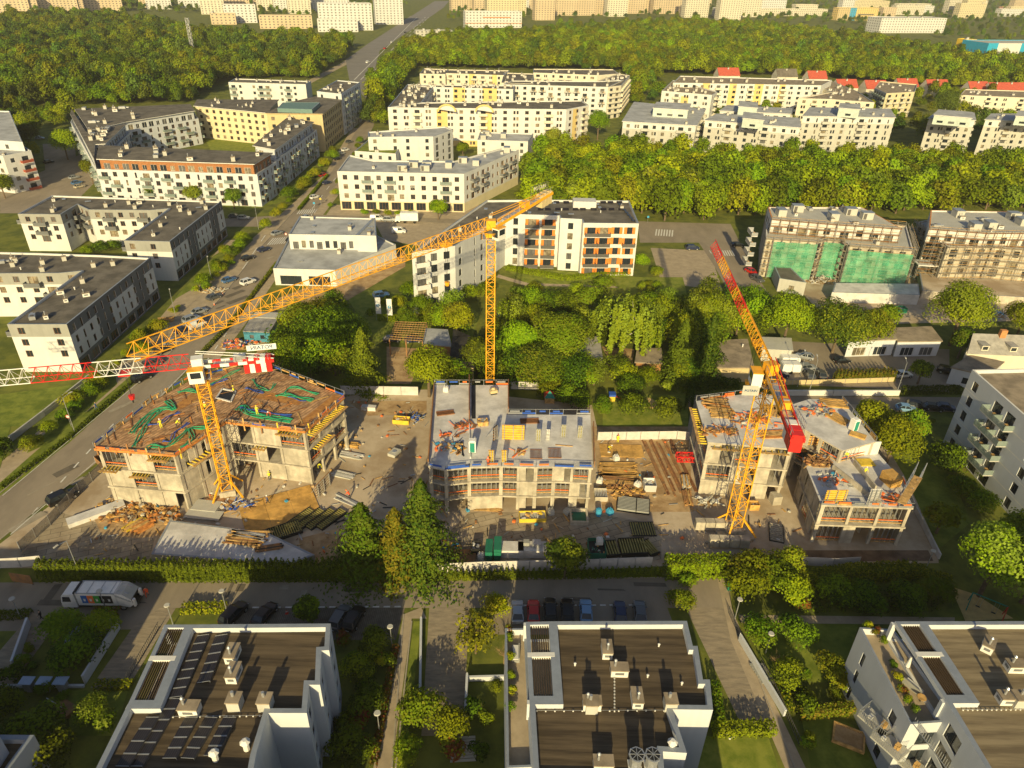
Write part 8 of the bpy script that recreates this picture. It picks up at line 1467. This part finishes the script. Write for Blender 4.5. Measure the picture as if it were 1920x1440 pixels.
    (planks(8, 4.5, .4, 3, (WOOD, PLY), 50, .1), 'timber_stack', 'pale timber bundle on the right shell slab', 'timber stack', (1353, 775), 11.31, -4), (planks(9, 5, .4, 2, (WOODO, WOOD), 51, .2), 'timber_stack', 'orange planks along the back of the right shell slab', 'timber stack', (1340, 755), 11.31, -3), (debris(9, 5, 90, (WOODO, WOOD, W_LGREY, ORNP), 52, .4), 'debris_heap', 'strewn orange planks in the centre of the right shell slab', 'boards', (1410, 790), 11.31, 0), (debris(7, 3, 60, (WOODO, WOOD, PLYD), 53, .4), 'debris_heap', 'strewn boards left of the yellow mast on the right shell slab', 'boards', (1350, 810), 11.31, 0), (planks(6, 4, .5, 2, (WOOD, PLY), 54, .15), 'timber_stack', 'timber bundle behind the yellow mast on the right shell', 'timber stack', (1447, 770), 11.31, 70), (planks(7, 5, .35, 2, (WOODO, WOOD), 55, .08), 'timber_stack', 'planks at the front right of the right shell slab', 'timber stack', (1450, 815), 11.31, 2), (planks(7, 5, .4, 3, (WOOD, PLY), 56, .06), 'timber_stack', 'timber bundle at the back of the far right shell', 'timber stack', (1562, 757), 10.81, -8), (planks(6, 4, .4, 3, (WOOD, PLY), 57, .06), 'timber_stack', 'slanting timber bundle left of the far right toilet cabin', 'timber stack', (1570, 785), 10.81, -60), (debris(7, 4, 60, (WOOD, ORNP, METAL, W_LGREY), 58, .4), 'debris_heap', 'boards and bars at the rear left of the far right shell', 'boards', (1530, 772), 10.81, 0), (lambda m: m.box((0, 0, 0), (2.6, 1.5, .25), PLY), 'formwork_sheet', 'yellow sheet beside the far right toilet cabin', 'sheet', (1608, 817), 10.81, -35), (lambda m: [m.box((0, 0, k * .3), (2, 2.6, .28), PLY) for k in range(6)], 'sheet_stack', 'tall stack of plywood sheets on the lower far right slab', 'sheet stack', (1668, 905), 8.01, 15), (panel_up(3.4, 2.6, YELF, PLY), 'wall_formwork', 'yellow wall formwork at the front corner of the lower far right slab', 'formwork', (1563, 943), 8.01, 4), (panel_up(1.8, 2.8, METAL, CONCL, 9), 'wall_formwork', 'grey wall formwork at the front of the lower far right slab', 'formwork', (1635, 943), 8.01, 4), (lambda m: m.box((0, 0, .05), (2.8, 2, .15), YELF), 'formwork_sheet', 'yellow sheet lying behind the worker in yellow vest', 'sheet', (1622, 868), 8.01, 3), (debris(6, 4, 60, (W_LGREY, ORNP, BLUEL, METAL), 59, .3), 'fittings', 'fittings left of the worker in yellow vest', 'fittings', (1565, 900), 8.01, 0), (debris(6, 3, 40, (ORNP, W_LGREY, RUST), 60, .3), 'fittings', 'orange pieces at the right of the lower far right slab', 'fittings', (1668, 935), 8.01, 0), (panel_up(4.5, 3.5, PLYD, PLY, 6), 'wall_formwork', 'tall rusty wall formwork between the two right shells', 'formwork', (1515, 848), 6.0, -5), (debris(5, 3, 60, (PLYD, WOOD, RUST), 61, .8), 'debris_heap', 'rusty stair formwork below the tall rusty panel', 'formwork', (1535, 868), 8.01, 0),
    (grid(4.4, 2.2, .4, 9, BLACK, CONC), 'formwork_grid', 'grid with an orange strip beside the right crane foot', 'formwork', (1455, 1000), .012, 75), (debris(4, 3, 40, (CAPW, W_LGREY, CONC), 62), 'debris_heap', 'white sacks at the foot of the right shell', 'sacks', (1325, 942), .012, 0), (crate_(1.6, 1.2, 1.2, PLY, WOOD, 63), 'crate', 'timber box at the foot of the right shell', 'crate', (1412, 953), .012, 0), (lambda m: m.box((0, 0, 0), (1.6, 1.6, 1.8), CONC), 'concrete_block', 'grey cube by the far right shell wall', 'block', (1452, 942), .012, 10),
    (debris(16, 7, 160, (W_LGREY, METAL, CAPW, CONC), 64, 1.6), 'rubble_heap', 'grey heap of bagged rubble below the green netting', 'rubble', (1545, 525), .012, 0), (debris(14, 6, 120, (CAPW, W_WHITE, BLUEL), 65, 1.6), 'rubble_heap', 'heap of white and blue bags at the right edge', 'rubble', (1840, 590), .012, 0), (debris(8, 4, 50, (ORNP, WOODO, CAPW), 66, 1.0), 'rubble_heap', 'orange heap above the white and blue bags', 'rubble', (1870, 560), .012, 0), (debris(7, 4, 60, (CAPW, BLUEL, W_LGREY), 67, 1.0), 'rubble_heap', 'white packages on the pale deck of the netted flats', 'packages', (1700, 520), .012, 0), (crate_(3.6, 2, 1.4, GRNB, W_LGREY, 68), 'skip', 'teal skip beside the pale concrete wall', 'skip', (1684, 585), .012, 5), (debris(10, 5, 90, (WOOD, W_LGREY, BLUEP, ORNP, CAPW), 69, 1.2), 'debris_heap', 'junk heap behind the red-white crane ballast', 'heap', (450, 648), .012, 0), (debris(8, 4, 60, (CONC, WOOD, W_LGREY), 70), 'debris_heap', 'roadworks rubble beside the avenue', 'heap', (395, 545), .012, 0), (planks(5, 4, .5, 3, (WOODO, WOOD), 71, .1), 'timber_stack', 'orange timber frame before the avenue flats', 'timber', (312, 600), .012, 20)):
    place(fn, nm, lb, cat, px, z, rz, TS if cat in ('timber stack', 'beam stack', 'formwork') else None)
for i in range(5): place(planks(2, 17, .35, 2, (PLYD, RUST), 80 + i, .01), 'rail_bundle', ('first', 'second', 'third', 'fourth', 'fifth')[i] + ' long rusty rail bundle from the left in the timber yard', 'rails', (1228 + i * 13, 872), .012, 97, 'long rusty rails in the timber yard')
m = MB(); w_rot[0] = 0; lattice(m, (-1.8, 0, .6), (1.8, 0, .6), 1.6, 1.0, CRR, 4, bw=.14, dw=.1); p = G(1287, 858, 2.5); solo(m, 'lattice_basket', 'red lattice basket left of the right shell', 'basket', (p.x, p.y, 2.0)); 
# pits as flat sheets, their shade painted dark; crane blocks at the right crane
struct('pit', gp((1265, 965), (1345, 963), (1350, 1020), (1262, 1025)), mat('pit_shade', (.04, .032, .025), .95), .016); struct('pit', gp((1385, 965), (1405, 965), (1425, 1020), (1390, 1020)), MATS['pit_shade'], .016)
for px, lb in (((1365, 1022), 'concrete ballast block row in front of the right crane foot'), ((1338, 990), 'concrete ballast block row left of the right crane foot')): place(lambda m: [m.box((x, 0, z), (1.5, 1.2, .8), CONC) for x in (-2.4, -.8, .8, 2.4) for z in (0, .81)], 'ballast_block', lb, 'block', px, .5, 0)
# small waste strewn over the yard
m = MB(); r = random.Random(77); yp = [(p.x, p.y) for p in gp((150, 1050), (200, 930), (640, 745), (800, 745), (800, 880), (1115, 960), (1120, 815), (1290, 820), (1300, 950), (1480, 960), (1500, 1040), (1230, 1055), (640, 1050))]; xs, ys = [p[0] for p in yp], [p[1] for p in yp]
for i in range(1500):
    p = (r.uniform(min(xs), max(xs)), r.uniform(min(ys), max(ys)))
    if not inpoly(p, yp) or r.random() > .35 + .65 * (math.sin(p[0] * .35) * math.sin(p[1] * .3 + 1) > .1): continue
    if r.random() < .5: a = r.uniform(0, 3.14); L = r.uniform(.4, 2.6); m.bar((p[0], p[1], .1), (p[0] + L * math.cos(a), p[1] + L * math.sin(a), .1 + r.uniform(0, .06)), r.uniform(.08, .22), r.choice((WOOD, PLY, PLYD, W_LGREY, RUST, METAL, BLACK)), .07)
    else: m.box((p[0], p[1], .05), (r.uniform(.15, .7), r.uniform(.15, .5), r.uniform(.08, .35)), r.choice((CONC, W_LGREY, WOOD, MUD, CAPW, BLUEL, ORNP, PLYD)), r.uniform(0, 3))
o = m.build('site_litter'); o['kind'] = 'stuff'
# ------------------------------------------------------------------ lamps, flags, poles, signs
def lamp(h, kind):
    m = MB(); m.cyl((0, 0, 0), (0, 0, h), .08, .05, METAL, 7); hd = MB()
    if kind == 'post': hd.cyl((0, 0, h), (0, 0, h + .12), .42, .36, W_LGREY, 12); hd.cyl((0, 0, h - .25), (0, 0, h), .16, .2, GLASS3, 10)
    else: m.bar((0, 0, h), (1.5, 0, h + .35), .07, METAL); hd.box((1.6, 0, h + .33), (.7, .28, .1), W_LGREY)
    return m.mesh('pole'), hd.mesh('lamp_head')
LP = lamp(3.9, 'post'); LS = lamp(8, 'arm')
def lampput(px, k, lb, rz=0): t = thing('street_lamp', lb, 'lamp', G(*px), 'street and path lamps', rad(rz)); inst('pole', k[0], t, (0, 0, 0), rel=True); inst('lamp_head', k[1], t, (0, 0, 0), rel=True)
for px, k, lb, rz in (((735, 1212), LP, 'path lamp beside the narrow footpath, upper', 0), ((712, 1375), LP, 'path lamp beside the narrow footpath, lower', 0), ((325, 1172), LP, 'lamp behind the far edge of the left house', 0), ((425, 1145), LP, 'lamp at the right end of the low lit hedge strip', 0), ((1378, 1160), LP, 'lamp at the top of the right footpath', 0), ((1435, 1225), LP, 'lamp on the lawn right of the steps', 0), ((200, 1145), LP, 'lamp in front of the garbage truck', 0), ((40, 1160), LP, 'lamp at the lower left hedge strip', 0), ((155, 1090), LS, 'street lamp at the hedge above the garbage truck', 250), ((141, 812), LS, 'street lamp carrying a round sign on the avenue footpath', 60), ((330, 595), LS, 'street lamp by the avenue flats', 300), ((398, 530), LS, 'street lamp beside the roadside works', 300), ((485, 430), LS, 'street lamp at the avenue junction', 300), ((560, 330), LS, 'street lamp up the avenue', 300), ((1495, 725), LS, 'pale lamp mast in front of the parked silver estate', 80), ((1517, 735), LS, 'second lamp mast over the side street', 80), ((1680, 740), LS, 'lamp mast by the clipped conifers', 80), ((1735, 1068), LP, 'lamp behind the shaded bed', 0), ((700, 150), LS, 'lamp beside the far avenue', 0)): lampput(px, k, lb, rz)
FL = mat('flag_cloth', (.68, .68, .68), .8)
def disc(m, c, r, mm, n=16, y=0): m.poly([(c[0] + r * math.cos(6.2832 * i / n), y, c[2] + r * math.sin(6.2832 * i / n)) for i in range(n)], mm)
for px, lb in (((706, 600), 'white banner flag with blue emblem, left of two'), ((727, 603), 'white banner flag with blue emblem, right of two')):
    t = thing('flag', lb, 'flag', G(*px), 'white banner flags by the garden'); m = MB(); m.cyl((0, 0, 0), (0, 0, 6.4), .05, .04, METAL, 7); m.build('pole').parent = t
    m = MB(); nn = 8
    for i in range(nn): y0, y1 = .12 * math.sin(i * .8), .12 * math.sin((i + 1) * .8); m.poly([(.06, 0, 1.8 + 4.5 * i / nn), (1.35, y0, 1.8 + 4.5 * i / nn), (1.35, y1, 1.8 + 4.5 * (i + 1) / nn), (.06, 0, 1.8 + 4.5 * (i + 1) / nn)], FL)
    fl = m.build('cloth'); fl.parent = t; m = MB(); disc(m, (.7, 0, 4.2), .42, mat('emblem_blue', (.05, .25, .5), .6), y=-.16); disc(m, (.76, 0, 4.28), .2, FL, y=-.17); e = m.build('emblem'); e.parent = fl
t = thing('power_mast', 'thin lattice mast standing in the left wood', 'mast', G(366, 118)); m = MB(); w_rot[0] = 0; lattice(m, (0, 0, 0), (0, 0, 34), 2.2, 2.2, METAL, 14, bw=.25, dw=.16); m.build('lattice').parent = t
def sign(px, lb, h, col, shape, rz=0):
    t = thing('road_sign', lb, 'sign', G(*px), None, rad(rz)); m = MB(); m.cyl((0, 0, 0), (0, 0, h), .04, .04, METAL, 6); m.build('pole').parent = t; m = MB()
    if shape == 'round': m.cyl((0, -.05, h - .2), (0, -.08, h - .2), .4, .4, col, 16); m.cyl((0, -.08, h - .2), (0, -.09, h - .2), .28, .28, CAPW, 16)
    else: m.box((0, -.06, h - .5), (.7, .03, .7), col)
    m.build('plate').parent = t
for px, lb, h, c, s in (((86, 1085), 'red round sign in front of the left end of the long hedge', 2.4, REDP, 'round'), ((134, 800), 'red and white round sign at the avenue footpath', 2.6, REDP, 'round'), ((538, 452), 'red round sign at the shop crossing', 2.6, REDP, 'round'), ((602, 385), 'yellow warning sign in the upper avenue', 2.6, YELF, 'sq'), ((590, 392), 'blue sign at the upper avenue crossing', 2.4, BLUEL, 'sq'), ((1214, 418), 'blue sign beside the fenced car park', 2.4, BLUEL, 'sq')): sign(px, lb, h, c, s)
place(lambda m: (m.box((0, 0, .3), (3.4, .08, 1.7), PLYD), [m.box((x, .1, 0), (.1, .1, 1.9), RAILM) for x in (-1.5, 1.5)]), 'notice_board', 'brown board panel below the left end of the long hedge', 'board', (44, 1095), .012, -8)
for px, c, lb in ((((508, 1150)), REDP, 'red cone marker beside the lone black car, left'), ((538, 1150), REDP, 'red cone marker beside the lone black car, right'), ((418, 553), ORNP, 'traffic cone at the roadside works, upper'), ((402, 572), ORNP, 'traffic cone at the roadside works, lower')): place(lambda m: (m.cyl((0, 0, .04), (0, 0, .7), .18, .03, c, 10), m.box((0, 0, 0), (.45, .45, .04), c), m.cyl((0, 0, .35), (0, 0, .47), .125, .095, CAPW, 10)), 'traffic_cone', lb, 'cone', px, .016)
for px, lb in (((366, 1117), ''), ((322, 1110), ''), ((745, 1107), ''), ((771, 1124), ''), ((1232, 1120), '')): p = G(*px); m = MB(); m.cyl((0, 0, 0), (0, 0, .012), .42, .42, W_GREY, 14); o = m.build('manhole_cover'); o.location = (p.x, p.y, .014); o['kind'] = 'structure'
place(lambda m: (m.box((0, 0, .1), (.6, .7, .95), GRNB), m.box((0, 0, 1.053), (.66, .78, .08), mat('bin_green', (.05, .4, .06), .5)), [m.cyl((x, .3, .1), (x + .06, .3, .1), .1, .1, BLACK, 8) for x in (-.25, .2)]), 'wheeled_bin', 'green wheeled bin at the bright hedge end of the right footpath', 'bin', (1366, 1105), .02)
# garden things
place(lambda m: ([m.bar((-1.6 + i * .4, -1.4, 2.4), (-1.6 + i * .4, 1.4, 2.4), .26, mat('slat_blue', (.3, .38, .5), .7), .05) for i in range(9)], [m.box((x, y, 0), (.12, .12, 2.35), W_GREY) for x in (-1.6, 1.6) for y in (-1.3, 1.3)]), 'garden_pergola', 'blue-grey slatted pergola wrapped in climbing plants at the left', 'pergola', (162, 1210), .012, 15)
for i, px in enumerate(((58, 1292), (90, 1292), (121, 1292))): place(lambda m: (m.box((0, 0, 0), (.9, .9, 1.6), W_GREY), m.box((0, 0, 1.603), (1.6, 1.2, .1), mat('slat_blue', (.3, .38, .5), .7))), 'utility_box', ('left', 'middle', 'right')[i] + ' blue-lidded box of three on the low ramp wall', 'box', px, .012, 0, 'blue-lidded boxes on the ramp wall')
def sofa(m): m.box((0, 0, 0), (.9, 2.2, .4), W_GREY); m.box((-.38, 0, .403), (.14, 2.2, .4), W_GREY); m.box((0, 0, .403), (.6, 2.0, .12), CAPW)
TZ = 9.46
place(sofa, 'sofa', 'dark garden sofa on the roof terrace of the middle house', 'sofa', (967, 1228), TZ, 180); place(sofa, 'sofa', 'garden sofa on the planted terrace of the right house', 'sofa', (1712, 1290), TZ, 30)
place(lambda m: (m.cyl((0, 0, .7), (0, 0, .75), .5, .5, WOOD, 12), m.cyl((0, 0, 0), (0, 0, .7), .06, .06, BLACK, 6)), 'table', 'round table on the planted terrace of the right house', 'table', (1725, 1315), TZ)
place(lambda m: (m.cyl((0, 0, 0), (0, 0, 2.3), .05, .05, METAL, 6), m.cyl((0, 0, .9), (0, 0, 2.4), .28, .1, CAPW, 9)), 'parasol', 'folded white parasol on the planted terrace of the right house', 'parasol', (1697, 1258), TZ)
PLT = [(4, (1640, 1190), .8), (1, (1655, 1205), .7), (3, (1625, 1180), .8), (1, (1672, 1250), .7), (3, (1680, 1275), .8), (4, (1690, 1300), .8), (3, (1700, 1318), .7), (1, (1712, 1335), .7)]
for i, (k, px, s) in enumerate(PLT): plant(SHR[k], G(px[0], px[1], TZ), '%s potted plant, %s along the right house terrace' % (SN[k], ('first', 'second', 'third', 'fourth', 'fifth', 'sixth', 'seventh', 'eighth')[i]), 'plant', 'potted plants on the right house terrace', None, (s * .6, s * .6, s * .8))
for i, (k, px) in enumerate(((1, (956, 1200)), (3, (957, 1235)), (1, (958, 1270)), (3, (960, 1300)), (4, (955, 1186)), (0, (958, 1330)))): plant(SHR[k], G(px[0], px[1], TZ), '%s potted plant, %s along the middle house terrace' % (SN[k], ('first', 'second', 'third', 'fourth', 'fifth', 'sixth')[i]), 'plant', 'potted plants on the middle house terrace', None, (.42, .5, .55))
t = thing('garden_hut', 'orange beehive-shaped garden hut below the white and orange flats', 'hut', G(780, 595)); m = MB(); m.box((0, 0, 0), (2, 2, 1.6), WOODO); m.build('wall').parent = t; m = MB(); m.prism([(-1.15, -1.1), (1.15, -1.1), (1.15, 1.1), (-1.15, 1.1)], 1.6, 1.7, R_GREY); m.cyl((0, 0, 1.7), (0, 0, 2.5), 1.3, .1, R_GREY, 4); m.build('roof').parent = t
t = thing('play_tent', 'small play house with red and green roof in the garden', 'play house', G(1030, 752)); m = MB(); m.box((0, 0, 0), (2, 2, 1.4), WOOD); m.build('wall').parent = t; m = MB(); m.poly([(-1.2, -1.2, 1.4), (1.2, -1.2, 1.4), (0, 0, 2.6)], TEAL); m.poly([(1.2, -1.2, 1.4), (1.2, 1.2, 1.4), (0, 0, 2.6)], REDP); m.poly([(-1.2, 1.2, 1.4), (-1.2, -1.2, 1.4), (0, 0, 2.6)], REDP); m.poly([(1.2, 1.2, 1.4), (-1.2, 1.2, 1.4), (0, 0, 2.6)], TEAL); m.build('roof').parent = t
place(lambda m: m.prism([(-3, -1.5), (1, -2), (3, 0), (1, 2), (-2, 1.6)], 0, .12, SAND), 'sand_pit', 'tan sand patch in the garden behind the timber yard', 'sand pit', (1212, 756), .014); place(lambda m: (m.box((0, 0, 0), (1.2, 1.2, 1.2), YELF), m.box((0, 0, 1.203), (1.4, 1.4, .5), BLUEP), m.bar((.6, 0, 1.2), (2.2, 0, .1), .5, REDP, .08)), 'play_set', 'small yellow and blue play set under a garden bush', 'play set', (1147, 750), .014)
def swing(m):
    for x in (-2.2, 2.2):
        for y in (-1.2, 1.2): m.bar((x, y, 0), (x, 0, 2.6), .12, TEAL if x < 0 else REDP)
    m.bar((-2.2, 0, 2.6), (2.2, 0, 2.6), .12, TEAL)
    for x in (-1, 1): m.bar((x - .25, 0, 2.6), (x - .25, 0, .6), .03, METAL); m.bar((x + .25, 0, 2.6), (x + .25, 0, .6), .03, METAL); m.box((x, 0, .55), (.55, .25, .05), BLACK)
place(swing, 'swing', 'green and red swing frame on the sandy play area', 'swing', (1845, 1148), .016, -35)
place(lambda m: [m.box((0, s * 1.3, 0), (3.6, .2, .5), WOOD) or m.box((s * 1.7, 0, 0), (.2, 2.4, .5), WOOD) for s in (-1, 1)] and m.box((0, 0, 0), (3.2, 2.4, .3), MUD), 'raised_bed', 'timber raised bed in the garden left of the right house', 'raised bed', (1590, 1385), .016, -25)
for i, px in enumerate(((1352, 1378), (1364, 1376), (1376, 1382), (1368, 1385))): place(lambda m: (m.cyl((0, 0, 0), (0, 0, .3), .14, .18, CAPW, 10), m.cyl((0, 0, .3), (0, 0, .42), .16, .1, L_DARK, 8)), 'flower_pot', ('leftmost', 'second', 'rightmost', 'lowest')[i] + ' white flower pot before the lit driveway hedge', 'flower pot', px, .016)
place(lambda m: (m.box((0, 0, 0), (3, 1.6, .5), PLYD), m.bar((-1.4, -.7, 2.2), (1.4, -.7, 2.2), .08, METAL)), 'garden_shed', 'dark low shelter at the foot of the left gardens', 'shelter', (122, 1330), .016, -25)
place(lambda m: [m.bar((-1.5, i * .4 - 1.6, .1), (1.5, i * .4 - 1.6, .1), .3, W_LGREY, .08) for i in range(8)], 'wooden_deck', 'grey slatted deck in the garden by the middle house', 'deck', (868, 1402), .016, 5)
for o_ in list(bpy.data.objects):
    if o_.type == 'MESH' and len(o_.data.polygons) == 0 and o_.get('kind') != 'stuff': bpy.data.objects.remove(o_)
print('objects', len(bpy.data.objects))
# ------------------------------------------------------------------ haze over the whole place
hz = MB(); hz.box((300, 1900, -1), (5000, 4200, 100), None); HZ = hz.build('haze'); HZ['kind'] = 'stuff'; hm_ = bpy.data.materials.new('haze'); hm_.use_nodes = True; hn = hm_.node_tree; hn.nodes.remove(hn.nodes['Principled BSDF']); pv = hn.nodes.new('ShaderNodeVolumePrincipled')
pv.inputs['Color'].default_value = (1, .96, .9, 1); pv.inputs['Density'].default_value = .00011; pv.inputs['Anisotropy'].default_value = .2; hn.links.new(pv.outputs[0], hn.nodes['Material Output'].inputs['Volume']); HZ.data.materials.clear(); HZ.data.materials.append(hm_)
